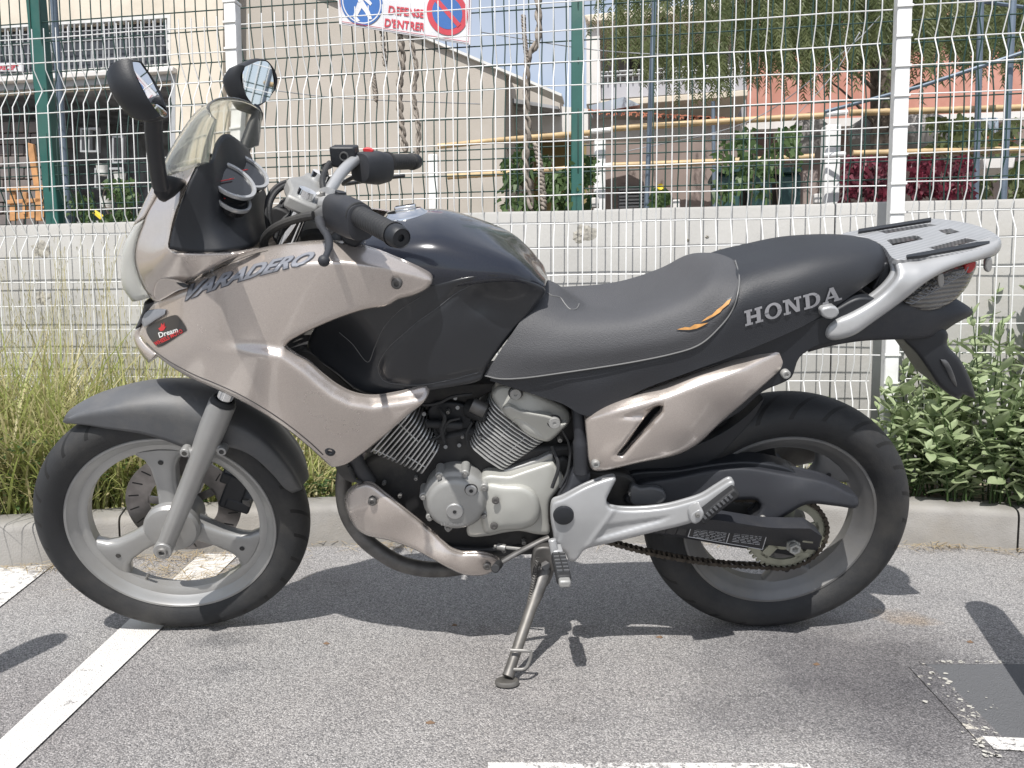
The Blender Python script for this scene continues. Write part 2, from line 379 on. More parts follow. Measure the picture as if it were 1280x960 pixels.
def sheet(name, pts, m, z, **tg):
    ar = sum(a[0]*b[1]-b[0]*a[1] for a, b in zip(pts, pts[1:]+pts[:1])); pts = pts if ar > 0 else pts[::-1]; tg['recalc'] = False
    mb = MB(); mb.add([(p[0], p[1], z) for p in pts], [tuple(range(len(pts)))]); return mb.build(name, m, None, smooth=False, **tg)
mb = MB(); S_ = 400
mb.add([(-S_, -S_, 0), (S_, -S_, 0), (S_, S_, 0), (-S_, S_, 0)], [(0, 1, 2, 3)]); mb.build('ground', 'asphalt', smooth=False, kind='structure')
a, b_, c_, d_ = G(0, 927), G(150, 787), G(214, 787), G(0, 949)
dr = (b_-a); dr /= np.linalg.norm(dr)
p1 = G(287-32, 700); 
sheet('road_marking', [a-dr*1.2, d_-dr*1.2, c_+dr*.62, b_+dr*.62+np.array([0, 0, 0])], 'line_paint', .004, kind='structure')
e0, e1 = G(67, 707), G(0, 760); dr = (e1-e0)/np.linalg.norm(e1-e0); nr = np.array([-dr[1], dr[0], 0]); nr = nr if nr[0] < 0 else -nr
sheet('road_marking', [e0-dr*.02, e0-dr*.02+nr*.30, e1+dr*1.2+nr*.30, e1+dr*1.2], 'line_paint_worn', .004, kind='structure')
q = [G(1157, 831), G(1330, 828), G(1340, 930), G(1244, 925)]
sheet('tar_patch', q, 'tar_patch', .0015, kind='structure')
def band(p, q_, w0, m, z):
    d = (q_-p)/np.linalg.norm(q_-p); nn = np.array([-d[1], d[0], 0]); sheet('road_marking', [p-nn*w0, q_-nn*w0, q_+nn*w0, p+nn*w0], m, z, kind='structure')
band(G(1150, 829), G(1330, 829), .009, 'line_paint_old', .002)
band(G(1150, 834), G(1246, 934), .026, 'line_paint_old', .0025)
band(G(1235, 930), G(1400, 938), .022, 'line_paint_worn', .003)
sheet('road_marking', [G(610, 955.5), G(1010, 956.5), G(1010, 956.5)+np.array([0, -.10, 0]), G(610, 955.5)+np.array([0, -.10, 0])], 'line_paint_worn', .004, kind='structure')
cr2 = random.Random(5); mb = MB()
for (a_, b_, wd, n_) in (((1158, 838), (1244, 926), 8, 45), ((1215, 930), (1262, 952), 12, 26), ((1160, 829), (1290, 829), 1.2, 26), ((1175, 850), (1275, 900), 22, 12)):
    for k in range(n_):
        t = cr2.random(); u, v = a_[0]+(b_[0]-a_[0])*t+cr2.gauss(0, wd), a_[1]+(b_[1]-a_[1])*t+cr2.gauss(0, wd*.55); c = G(u, v); r = abs(cr2.gauss(0, .0026))+.001; q_ = 7
        mb.add([c+np.array([math.cos(x)*r*cr2.uniform(.6, 1.5), math.sin(x)*r*cr2.uniform(.6, 1.2), .0038]) for x in np.linspace(0, 2*math.pi, q_+1)[:-1]], [tuple(range(q_))])
mat('paint_chip', (.50, .485, .44), .7, nscale=50); mb.build('paint_chips', 'paint_chip', recalc=False, smooth=False, kind='structure')
# soil strip and far terrace
mat('soil', (.24, .19, .14), .95, nscale=30, col2=(.36, .31, .24), bump=.8, bscale=120)
mat('terrace', (.3, .27, .23), .9, nscale=2)
KP = [(-7, -.9), (-5, -.35), (-3.6, .06), (-2.6, .27), (-1.534, .468), (-1.082, .588), (-.571, .683), (-.1, .702), (.6, .692), (1.1, .675), (1.442, .645), (1.794, .546), (2.5, .27), (3.6, -.25), (5, -1.1), (6.5, -2.2)]
kc = curve3([(x, y, 0) for x, y in KP], 400)
mb = MB(); off = []
for i, p in enumerate(kc):
    t = kc[min(i+1, 399)]-kc[max(i-1, 0)]; t /= np.linalg.norm(t); off.append(p+np.array([-t[1], t[0], 0])*.13)
rows = [[(p[0], p[1], .115+.012*math.sin(p[0]*9)) for p in off], [(p[0], max(2.2-.17*p[0], 1.2), .13) for p in off]]
rr = loft(rows, 24, 120)
for i, r in enumerate(rr):
    for j, p in enumerate(r): p[2] += .018*mnoise.noise(Vector((p[0]*5, p[1]*5, 1))) if i else 0
mb.grid(rr); mb.build('soil_strip', 'soil', kind='structure')
mb = MB(); mb.box((0, 47.2, .45), (160, 88, 1.1)); mb.build('terrace', 'terrace', kind='structure')
# kerb of separate stones
mat('kerb_concrete', (.27, .26, .245), .9, nscale=9, col2=(.215, .205, .19), bump=.9, bscale=190, dirt=.45)
kerb = bpy.data.objects.new('kerb', None); COL.objects.link(kerb); kerb['kind'] = 'structure'
seg = np.r_[0, np.cumsum(np.linalg.norm(np.diff(kc, axis=0), axis=1))]
def kpt(s):
    p = np.array([np.interp(s, seg, kc[:, k]) for k in range(3)]); q = np.array([np.interp(s+.01, seg, kc[:, k]) for k in range(3)]); t = q-p; t /= np.linalg.norm(t); return p, np.array([-t[1], t[0], 0])
sx = float(np.interp(1.775, kc[:, 0], seg)); s0 = sx-5
prof = [(0, -.05), (0, .115), (.004, .127), (.012, .135), (.024, .139), (.139, .142), (.142, .139), (.142, -.05)]
while s0+1 < seg[-1]:
    if s0 > 0:
        mb = MB(); rows = []
        dz = rnd.uniform(-.002, .002); dy = rnd.uniform(-.003, .003)
        for k in range(9):
            p, nn = kpt(s0+.003+(.994)*k/8); rows.append([p+nn*(o_+dy)+np.array([0, 0, z+dz]) for o_, z in prof])
        mb.grid(rows); n_ = len(prof); mb.add(rows[0], [tuple(range(n_))]); mb.add(rows[-1], [tuple(range(n_))[::-1]])
        mb.build('kerb_stone', 'kerb_concrete', kerb, angle=50)
    s0 += 1
# ------------------------------------------------------------------ concrete wall
mat('wall_concrete', (.39, .385, .37), .88, nscale=3, col2=(.33, .325, .31), bump=.5, bscale=60, dirt=.3)
mat('mortar', (.22, .21, .19), .95, nscale=60, col2=(.40, .38, .33), bump=1, bscale=150)
WT = .21
def ribbon(name, m, s_a, s_b, t0, t1, z0, z1, parent=None, bevel=.006, **tg):
    mb = MB(); mb.box(fp((s_a+s_b)/2, (t0+t1)/2, (z0+z1)/2), (s_b-s_a, t1-t0, z1-z0), (FE, FN, (0, 0, 1))); return mb.build(name, m, parent, bevel=bevel, **tg)
wz = np.mean([fs(u, v, WT)[1] for u, v in ((100, 281), (600, 265), (1000, 253))])
cwall = empty('concrete_wall', 'low pale concrete wall standing right behind the white wire fence', 'wall')
s_ = -10.16
for ln in (2.48,)*8:
    mb = MB(); rows = []
    for k in range(25):
        r = []
        for tt, z in ((WT, -.05), (WT, .4), (WT, .8), (WT, wz-.012), (WT+.008, wz), (WT+.19, wz), (WT+.20, wz-.01), (WT+.20, -.05)):
            r.append(fp(s_+.002+(ln-.004)*k/24, tt, z+(.004*mnoise.noise(Vector((s_+k*.3, tt*9, 3))) if z > 1 else 0)))
        rows.append(r)
    mb.grid(rows); mb.add(rows[0], [tuple(range(8))]); mb.add(rows[-1], [tuple(range(8))[::-1]]); mb.build('wall_section', 'wall_concrete', cwall, angle=40); s_ += ln
def blotch(u, v, r, name='mortar_patch'):
    s, z = fs(u, v, WT); mb = MB(); c = fp(s, WT, z); n_ = 16; ring = []; ring2 = []
    for k in range(n_):
        a = 2*math.pi*k/n_; rr_ = r*(.75+.5*rnd.random()); e = FE*math.cos(a)*rr_+np.array([0, 0, math.sin(a)*rr_*.8]); ring.append(c+e); ring2.append(c+e*.55-FN*.006*rnd.uniform(.3, 1))
    mb.add(ring+ring2+[c-FN*.003], [(k, (k+1) % n_, n_+(k+1) % n_, n_+k) for k in range(n_)]+[(n_+k, n_+(k+1) % n_, 2*n_) for k in range(n_)]); mb.build(name, 'mortar', cwall, angle=20)
for u, v, r in ((731, 291, .045), (726, 408, .04), (52, 312, .05), (52, 372, .045), (724, 296, .03), (1215, 310, .03), (884, 296, .008), (900, 312, .006), (860, 300, .007)): blotch(u, v, r)
# ------------------------------------------------------------------ white wire fence
mat('white_paint_metal', (.74, .745, .74), .42, nscale=14, col2=(.62, .62, .61), spec=.5)
SPV, SPH = .0572, .1075
rz = [fs(0, v)[1] for v in (112, 294)]; zap = rz[1]; SPH = (rz[0]-rz[1])/6
fence = empty('wire_mesh_fence', 'white welded wire mesh fence with folded ridges and white square posts', 'fence')
ps0 = [fs(294, 120)[0], fs(1118, 300)[0]]; PL = ps0[1]-ps0[0]
posts = [ps0[0]-3*PL, ps0[0]-2*PL, ps0[0]-PL, ps0[0], ps0[1], ps0[1]+PL, ps0[1]+2*PL]
ztop = zap+SPH*8.15
for s in posts:
    mb = MB(); mb.box(fp(s, -.0, (ztop+.06+.02)/2), (.05, .05, ztop+.06-.02), (FE, FN, (0, 0, 1))); p_ = mb.build('fence_post', 'white_paint_metal', fence, bevel=.004)
    mb = MB(); mb.box(fp(s, 0, ztop+.066), (.056, .056, .012), (FE, FN, (0, 0, 1))); mb.build('post_cap', 'white_paint_metal', p_, bevel=.003)
    for k in range(-10, 9):
        if k == -10: mb = MB(); mb.box((0, 0, 0), (.056, .005, .009), (FE, FN, (0, 0, 1))); cl0 = mb.build('clip', 'white_paint_metal', p_, bevel=.001); cl0.matrix_local = Matrix.Translation(fp(s, -.028, zap+k*SPH))
        else: inst(cl0, p_, Matrix.Translation(fp(s, -.028, zap+k*SPH)), 'clip')
WR = .0023
for i in range(6):
    a, b_ = posts[i]+.034, posts[i+1]-.034; mb = MB(); nv_ = int((b_-a-.03)/SPV); st = a+((b_-a)-nv_*SPV)/2
    dz0 = rnd.uniform(-.003, .003) + (0.008 if i == 4 else 0)
    zs = [zap+k*SPH+dz0 for k in range(-10, 9)]
    def foldt(k): return .042 if k % 6 == 0 else 0.0
    for k, z in zip(range(-10, 9), zs):
        tt = foldt(k); x0, x1 = (a, b_) if tt == 0 else (st-.012, st+nv_*SPV+.012)
        pts = [fp(x0+(x1-x0)*q/12, tt+WR*2*.9+.0012*math.sin(q*2.1+k), z+.0018*math.sin(q*1.7+k*2)) for q in range(13)]
        mb.tube(pts, WR, 6)
    for j in range(nv_+1):
        s = st+j*SPV+rnd.gauss(0, .0006); pts = []
        for k in range(-10, 9):
            z = zap+k*SPH+dz0; t_ = foldt(k)
            if t_: pts += [fp(s, t_*.0+.0, z-SPH*.72), fp(s, t_, z-SPH*.04), fp(s, t_, z+SPH*.04), fp(s, 0, z+SPH*.72)]
            elif (k % 6) not in (1, 5): pts.append(fp(s, 0, z))
        pts.append(fp(s, 0, ztop+.02)); mb.tube(pts, WR, 6)
    mb.build('mesh_panel', 'white_paint_metal', fence, angle=50)
# ------------------------------------------------------------------ green fence on the wall
mat('green_wire', (.012, .045, .036), .5, nscale=20); mat('green_post', (.010, .075, .062), .45, nscale=9, col2=(.014, .09, .075), dirt=.1)
GT = .50
gf = empty('green_mesh_fence', 'dark green wire mesh fence on green posts above the concrete wall', 'fence')
sg = [fs(722, 130, GT)[0], fs(55, 130, GT)[0]]; PG = sg[0]-sg[1]
for k, s in enumerate((sg[1]-PG, sg[1], sg[0], sg[0]+PG, sg[0]+2*PG, sg[1]-2*PG)):
    mb = MB()
    if k == 1: A_, B_ = F(40, -60, GT), F(70.5, 285, GT); A_ = A_+(A_-B_)*.4
    else: A_, B_ = fp(s, GT, 2.75), fp(s, GT, 1.0)
    ax = (A_-B_); ln = np.linalg.norm(ax); ax /= ln; mb.box((A_+B_)/2, (.055 if k != 1 else .075, .055, ln), (FE, FN, ax)); mb.build('fence_post', 'green_post', gf, bevel=.005)
mb = MB(); gz = [fs(450, v, GT)[1] for v in (2, 28, 66, 94, 119, 156, 194, 206, 225, 244)]+[1.24]
for z in gz: mb.tube([fp(-4.8+.5*q, GT-.02+(.03 if gz.index(z) in (4, 9, 2) else 0), z) for q in range(-9, 26)], .0032, 5)
s = -9
while s < 7.0:
    pts = [fp(s, GT-.03, 1.0)]
    for v in (244, 225, 206, 156, 119, 94, 66, 28, 2): pts.append(fp(s+rnd.gauss(0, .001), GT-.03+(.03 if v in (119, 244, 66) else 0), fs(450, v, GT)[1]))
    pts.append(fp(s, GT-.03, 2.9)); mb.tube(pts, .0031, 5); s += .0555
mb.build('mesh_panel', 'green_wire', gf, angle=50)
# ================================================================== MOTORCYCLE
mat('paint_champagne', (.58, .52, .475), .27, metal=.62, nscale=900, namt=.25, coat=1.0, bump=.05, bscale=1500, dirt=.025)
mat('paint_black', (.008, .011, .020), .18, metal=.1, nscale=1500, col2=(.022, .024, .032), coat=.55, spec=.35)
mat('plastic_black', (.012, .014, .018), .5, nscale=8, bump=.15, bscale=700)
mat('plastic_matt', (.024, .026, .032), .55, nscale=12, bump=.25, bscale=900, dirt=.12)
mat('cover_black', (.016, .018, .022), .34, nscale=9, coat=.3)
mat('plastic_grey', (.085, .088, .094), .5, nscale=5, col2=(.065, .068, .073), bump=.2, bscale=600, dirt=.25)
mat('rubber', (.019, .020, .022), .66, nscale=25, bump=.3, bscale=300, dirt=.12)
mat('seat_grip', (.062, .063, .068), .62, nscale=6, bump=.6, bscale=420)
mat('seat_vinyl', (.021, .023, .028), .46, nscale=6, bump=.45, bscale=650)
mat('alu_paint', (.34, .34, .335), .38, metal=.45, nscale=10, namt=.12, coat=.2, bump=.08, bscale=500, dirt=.28)
mat('alu_bright', (.37, .375, .38), .36, metal=.3, nscale=14, namt=.08, coat=.35, dirt=.06)
mat('alu_cast', (.33, .33, .32), .48, metal=.35, nscale=18, namt=.12, bump=.15, bscale=400, dirt=.2)
mat('alu_cover', (.43, .43, .40), .42, metal=.2, nscale=8, namt=.08, coat=.2, bump=.1, bscale=500, dirt=.12)
mat('fin_metal', (.58, .58, .57), .45, metal=.5, nscale=20, namt=.25)
mat('engine_dark', (.022, .022, .023), .6, nscale=15, dirt=.25)
mat('chrome', (.80, .81, .82), .08, metal=1.0, nscale=6, namt=.04)
mat('steel', (.30, .295, .285), .5, metal=.6, nscale=40, namt=.3, dirt=.2)
mat('steel_dark', (.16, .155, .15), .5, metal=.6, nscale=30, namt=.4, dirt=.35)
mat('chain_metal', (.10, .085, .07), .5, metal=.7, nscale=60, namt=.5)
mat('sprocket_metal', (.42, .42, .33), .45, metal=.5, nscale=20, namt=.3, dirt=.3)
mat('disc_steel', (.34, .32, .31), .35, metal=.85, nscale=30, namt=.3)
mat('mirror_glass', (.82, .84, .86), .02, metal=1.0, nscale=3, namt=.02)
mat('screen_plastic', (.88, .88, .82), .05, nscale=4, namt=.03, coat=.4, Transmission_Weight=.95, IOR=1.12)
mat('lens_clear', (.80, .80, .76), .12, nscale=9, Transmission_Weight=.55, IOR=1.3)
mat('lens_smoke', (.07, .07, .07), .15, nscale=90, coat=.9, col2=(.22, .20, .17))
mat('lens_red', (.45, .02, .02), .2, nscale=9, coat=.6)
mat('decal_grey', (.17, .175, .19), .4, nscale=9, coat=.5); mat('decal_fill', (.25, .26, .29), .35, metal=.3, nscale=9); mat('decal_dark', (.055, .06, .075), .4, nscale=9); mat('decal_seat', (.27, .27, .285), .5, nscale=9); mat('decal_light', (.62, .62, .63), .45, nscale=9)
mat('decal_black', (.02, .02, .022), .35, nscale=9, coat=.5); mat('decal_red', (.55, .03, .035), .4, nscale=9)
mat('decal_white', (.75, .75, .73), .4, nscale=9); mat('decal_orange', (.56, .28, .08), .55, nscale=60, namt=.35)
mat('piping', (.15, .15, .15), .5, nscale=9); mat('gauge_black', (.012, .013, .016), .25, nscale=9, coat=.5)
def striped(name, src, scale, dark, direction='DIAGONAL'):
    m = MATS[src].copy(); m.name = name; n = m.node_tree.nodes; l = m.node_tree.links; b = n['Principled BSDF']; tc = [x for x in n if x.type == 'TEX_COORD'][0]
    wv = n.new('ShaderNodeTexWave'); wv.inputs['Scale'].default_value = scale; wv.bands_direction = direction; wv.inputs['Distortion'].default_value = 1.2; wv.inputs['Detail Scale'].default_value = 2; l.new(tc.outputs['Object'], wv.inputs['Vector'])
    s_ = b.inputs['Base Color'].links[0].from_socket; mx = n.new('ShaderNodeMix'); mx.data_type = 'RGBA'; mx.inputs['B'].default_value = (*dark, 1); l.new(s_, mx.inputs['A']); l.new(wv.outputs['Color'], mx.inputs['Factor']); l.new(mx.outputs['Result'], b.inputs['Base Color'])
    bp = n.new('ShaderNodeBump'); bp.inputs['Strength'].default_value = .8; bp.inputs['Distance'].default_value = .003; l.new(wv.outputs['Color'], bp.inputs['Height']); l.new(bp.outputs[0], b.inputs['Normal']); MATS[name] = m
mat('lens_base', (.15, .14, .12), .12, nscale=9, coat=.9, spec=.6); striped('lens_striped', 'lens_base', 34, (.030, .030, .032), 'Z')
def tyre_mat(name, N, wd):
    m = MATS['rubber'].copy(); m.name = name; n = m.node_tree.nodes; l = m.node_tree.links; b = n['Principled BSDF']
    tc = [x for x in n if x.type == 'TEX_COORD'][0]; sp_ = n.new('ShaderNodeSeparateXYZ'); l.new(tc.outputs['Object'], sp_.inputs[0])
    def M(op, a, b2=None, c=None):
        x = n.new('ShaderNodeMath'); x.operation = op
        for i, q in enumerate((a, b2, c)):
            if q is None: continue
            if isinstance(q, (int, float)): x.inputs[i].default_value = q
            else: l.new(q, x.inputs[i])
        return x.outputs[0]
    at = M('ARCTAN2', sp_.outputs[0], sp_.outputs[2]); ay = M('ABSOLUTE', sp_.outputs[1]); sg_ = M('SIGN', sp_.outputs[1])
    ph = M('ADD', M('MULTIPLY', at, N/6.28318), M('MULTIPLY', ay, 16)); ph = M('ADD', ph, M('MULTIPLY', sg_, .25))
    fr = M('FRACT', ph); gr = M('LESS_THAN', M('ABSOLUTE', M('SUBTRACT', fr, .5)), .075)
    inr = M('MULTIPLY', M('GREATER_THAN', ay, .006), M('LESS_THAN', ay, wd)); g = M('MULTIPLY', gr, inr)
    rr_ = M('SQRT', M('ADD', M('MULTIPLY', sp_.outputs[0], sp_.outputs[0]), M('MULTIPLY', sp_.outputs[2], sp_.outputs[2])))
    g = M('MULTIPLY', g, M('GREATER_THAN', rr_, .283))
    bp = n.new('ShaderNodeBump'); bp.inputs['Strength'].default_value = 1; bp.inputs['Distance'].default_value = .02; l.new(M('MULTIPLY', g, -1), bp.inputs['Height'])
    old = b.inputs['Normal'].links[0].from_socket; l.new(old, bp.inputs['Normal']); l.new(bp.outputs[0], b.inputs['Normal'])
    src = b.inputs['Base Color'].links[0].from_socket; mx = n.new('ShaderNodeMix'); mx.data_type = 'RGBA'; mx.inputs['B'].default_value = (.006, .006, .006, 1); l.new(g, mx.inputs['Factor']); l.new(src, mx.inputs['A']); l.new(mx.outputs['Result'], b.inputs['Base Color'])
    MATS[name] = m
tyre_mat('tyre_front', 26, .049); tyre_mat('tyre_rear', 24, .0625)

bike = empty('motorcycle', 'champagne and black touring motorcycle leaning on its side stand beside the kerb', 'motorcycle')
bike.rotation_euler = (LEAN, 0, 0); bike.location.z = .004
def RL(p, c): return [tuple(x) for x in p]
mat('alu_dull', (.20, .20, .20), .45, metal=.4, nscale=7, namt=.3, dirt=.35)
def wheel(name, c, M4, R, w, rf, ri, hw, spokes, tm, hub, am='alu_paint'):
    par = None
    mb = MB()
    half = [(rf, hw), (rf-.003, hw+.0035), (rf-.008, hw+.003), (rf-.012, hw-.002), (rf-.019, hw-.006), (rf-.027, hw-.014), (ri+.008, .018), (ri, .013)]
    prof = [(r, -y) for r, y in half]+[(r, y) for r, y in reversed(half)]+[(rf-.004, hw-.006), (rf-.004, -hw+.006)]
    mb.lathe((0, 0, 0), (0, -1, 0), [(r, -y) for r, y in prof], 96, closed=True)
    rim = mb.build(name, am, bike, angle=30); rim.matrix_local = M4
    for a in spokes:
        d = np.array([math.cos(a), 0, math.sin(a)]); t = np.array([-math.sin(a), 0, math.cos(a)]); m2 = MB(); rows = []
        for r, hwid, th in ((.03, .030, .026), (.07, .027, .024), (.11, .0255, .022), (ri-.045, .030, .020), (ri-.02, .040, .019), (ri+.003, .064, .017)):
            ring = []
            for k in range(20):
                q = 2*math.pi*k/20; cx_, sx_ = math.cos(q), math.sin(q)
                ex = math.copysign(abs(cx_)**.55, cx_)*hwid; ey = math.copysign(abs(sx_)**.55, sx_)*th
                r2 = math.sqrt(max(r*r-(ex*ex if r > ri-.03 else 0), 0)) if r > ri-.03 else r
                ring.append(d*r2+t*ex+np.array([0, ey, 0]))
            rows.append(ring)
        m2.grid(rows, closev=True); s_ = m2.build('spoke', am, rim, angle=50)
        m3 = MB(); rh = ri-.028; m3.lathe(d*rh+np.array([0, -.0205, 0]), (0, -1, 0), [(1e-5, .0004), (.0058, .0004), (.0062, 0)], 12); m3.build('spoke_hole', 'engine_dark', rim)
    mt = MB(); rm = rf+(R-rf)*.46; T = [(rf-.012, hw-.004), (rf-.002, hw+.001), (rf+.003, hw+.006), (rf+(rm-rf)*.35, w*.90), (rf+(rm-rf)*.7, w*.985)]
    for k in range(0, 21):
        b = math.pi/2*k/20; T.append((rm+(R-rm)*math.sin(b), w*math.cos(b)))
    T[-1] = (R, 0); prof = [(r, -y) for r, y in T]+[(r, y) for r, y in reversed(T[:-1])]
    mt.lathe((0, 0, 0), (0, -1, 0), [(r, -y) for r, y in prof], 128); ty = mt.build('tyre', tm, rim, angle=60)
    m4 = MB(); m4.lathe((0, 0, 0), (0, -1, 0), hub, 48); m4.build('hub', 'alu_paint', rim, angle=30)
    m5 = MB(); va = spokes[0]+2.6; p = np.array([math.cos(va), 0, math.sin(va)]); m5.tube([p*(ri+.004)+np.array([0, -.004, 0]), p*(ri-.03)+np.array([0, -.016, 0])], .0035, 8); m5.build('valve', 'steel', rim)
    return rim
def disc(par, y, R, r0, nholes=9):
    mb = MB(); mb.lathe((0, 0, 0), (0, -1, 0), [(r0+.022, -y), (R, -y), (R, -y-.004), (r0+.022, -y-.004)], 72, closed=True)
    for k in range(5):
        a = 2*math.pi*k/5+.4; p = np.array([math.cos(a), 0, math.sin(a)]); mb.box(p*(r0*.5+.02)+np.array([0, y+.002, 0]), (r0+.012, .004, .02), (p, (0, 1, 0), (-math.sin(a), 0, math.cos(a))))
    mb.lathe((0, 0, 0), (0, -1, 0), [(.02, -y), (.045, -y), (.045, -y-.004), (.02, -y-.004)], 32, closed=True)
    d = mb.build('brake_disc', 'disc_steel', par, angle=30)
    mh = MB()
    for k in range(20):
        a = 2*math.pi*k/20; p = np.array([math.cos(a), 0, math.sin(a)]); t_ = np.array([-math.sin(a), 0, math.cos(a)])
        for sd in (-1, 1): mh.box(p*(R-.019)+t_*.004+np.array([0, y+.002+sd*.0024, 0]), (.024, .0008, .0032), ((p+t_*.35)/1.06, (0, 1, 0), (t_-p*.35)/1.06))
    mh.build('disc_slot', 'engine_dark', d, kind='stuff'); return d
MF = Matrix.Translation(FC) @ Matrix.Rotation(STEER, 4, Vector(KAX)); MR = Matrix.Translation(RC)
A_ = math.radians
wf = wheel('front_wheel', FC, MF, .316, .050, .243, .197, .034, (A_(90), A_(-30), A_(-150)), 'tyre_front',
           [(.012, .062), (.018, .062), (.020, .052), (.045, .052), (.058, .048), (.064, .040), (.064, .024), (.056, .018), (.05, -.03), (.056, -.045), (.012, -.05)])
disc(wf, .062, .138, .06)
wr = wheel('rear_wheel', RC, MR, .318, .064, .232, .188, .042, (A_(47), A_(-73), A_(167)), 'tyre_rear',
           [(.012, .06), (.03, .06), (.055, .055), (.062, .045), (.062, -.045), (.05, -.05), (.012, -.06)], 'alu_dull')
disc(wr, .085, .11, .05)
# front fork ---------------------------------------------------------
def fl(p): return ST(p)
AX = np.array([math.sin(RAKE), 0, math.cos(RAKE)])*-1      # from fork bottom upward: computed from the traced axis
bt, tp = LS(207, 684, -.095), LS(278.5, 506, -.095); dfx = (tp-bt)/np.linalg.norm(tp-bt)
yv = rotk(np.array([0, 1.0, 0]), STEER)
for sd in (0, 1):
    o_ = yv*.19*sd; mb = MB(); Ln = np.linalg.norm(tp-bt)
    mb.lathe(bt+o_, dfx, [(1e-5, -.022), (.012, -.022), (.018, -.012), (.0195, .01), (.0205, .06), (.0215, .12), (.0225, .22), (.0245, .26), (.027, .30), (.0285, .34), (.0285, Ln), (.025, Ln+.001), (1e-5, Ln+.001)], 36)
    fk = mb.build('fork_slider', 'alu_paint', bike, angle=35)
    mb = MB(); mb.lathe(tp+o_, dfx, [(.0265, -.002), (.0265, .006), (.023, .011), (.019, .012)], 30); mb.build('dust_seal', 'rubber', fk)
    mb = MB(); mb.cyl(tp+o_, tp+o_+dfx*.50, .0175, n=28); mb.build('fork_tube', 'chrome', bike, angle=40)
    xd = np.cross(dfx, yv)
    mb = MB(); cc_ = bt+o_; ys = -yv if sd == 0 else yv
    mb.cyl(cc_+ys*-.01, cc_+ys*.024, .021, n=28); mb.build('axle_clamp', 'alu_paint', fk, bevel=.002)
    mb = MB(); mb.lathe(cc_+ys*.022, ys, [(1e-5, .002), (.006, .002), (.0065, .008), (.0105, .008), (.0115, .005), (.0115, 0)], 6 if sd else 24); mb.build('axle_nut', 'steel', fk, angle=30)
    for (h, sx_, sz) in ((.262, -1, .034), (.262+.035, 1, .036)):
        c0 = bt+o_+dfx*h; mb = MB(); dir_ = xd*(1 if xd[0] > 0 else -1)*sx_
        mb.tube([c0+dir_*.015, c0+dir_*sz+ys*.002], [.011, .010], 14); mb.lathe(c0+dir_*sz+ys*-.004, ys, [(.004, .018), (.0095, .018), (.0105, .014), (.0105, -.006), (.004, -.006)], 18); mb.build('lug', 'alu_paint', fk, bevel=.001)
        mb = MB(); mb.lathe(c0+dir_*sz+ys*.0135, ys, [(1e-5, .001), (.0055, .001)], 12); mb.build('lug_hole', 'engine_dark', fk)
# lower and upper yokes, steering stem
top = tp+dfx*.47; low = tp+dfx*.16
for nm, c, th in (('lower_yoke', low, .035), ('top_yoke', top, .028)):
    mb = MB(); z_ = dfx; x_ = np.cross(yv, z_); rows = []
    for t_ in np.linspace(-.03, .22, 14):
        wd = .03+.02*math.exp(-((t_-.095)/.05)**2); ce = c+yv*t_
        rows.append([ce+x_*wd*cx_+z_*th/2*cz for cx_, cz in ((-1, -1), (1, -1), (1, 1), (-1, 1))])
    mb.grid(rows, closev=True); mb.add(rows[0], [(0, 1, 2, 3)]); mb.add(rows[-1], [(3, 2, 1, 0)]); mb.build(nm, 'alu_cast', bike, bevel=.006)
# brake caliper on the far fork leg
mb = MB(); cb = ST(FC+np.array([.135, .062, .045]));
for k, (dx_, dz_, sx_, sz_) in enumerate(((0, .0, .05, .095), (.004, .035, .062, .03), (.004, -.035, .062, .03))): mb.box(cb+np.array([dx_, 0, dz_]), (sx_, .075, sz_), (rotk([.9, 0, -.44], STEER), yv, rotk([.44, 0, .9], STEER)))
cal = mb.build('front_caliper', 'plastic_black', bike, bevel=.005)
for dz_ in (.03, -.03): mb = MB(); mb.box(cb+np.array([.03, -.03, dz_]), (.02, .01, .02)); mb.build('caliper_pin', 'steel_dark', cal, bevel=.002)
mb = MB(); mb.tube(curve3([cb+np.array([-.02, 0, .05]), ST(FC+np.array([.09, .07, .2])), ST(FC+np.array([.16, .08, .36])), ST(FC+np.array([.23, .06, .5]))], 20), .005, 8); mb.build('brake_hose', 'rubber', bike)
# front mudguard ----------------------------------------------------
rows = []
for a, rc, rs, hw in ((124, .343, .337, .012), (120, .350, .333, .034), (113, .353, .315, .05), (105, .355, .294, .060), (92, .360, .272, .066), (80, .366, .256, .070), (70, .368, .248, .072), (62, .366, .262, .072), (52, .362, .290, .070), (42, .358, .300, .068), (30, .350, .300, .066), (22, .344, .300, .062), (17, .338, .306, .05)):
    a = A_(a); d = np.array([math.cos(a), 0, math.sin(a)])
    sec = [(-hw, rs), (-hw*1.0, rs+(rc-rs)*.4), (-hw*.96, rs+(rc-rs)*.7), (-hw*.66, rc-.012), (-hw*.3, rc-.003), (0, rc), (hw*.3, rc-.003), (hw*.66, rc-.012), (hw*.96, rs+(rc-rs)*.7), (hw, rs+(rc-rs)*.4), (hw, rs)]
    rows.append([ST(FC+d*r+np.array([0, y, 0])) for y, r in sec])
g_ = loft(rows, 60, 34); mb = MB(); mb.grid(g_); mb.build('front_mudguard', 'plastic_grey', bike, angle=60, solid=.004)
def LZ(u, v, z):
    o, d = inv(CAM), inv(ray(u, v)); return o + d*(z-o[2])/d[2]
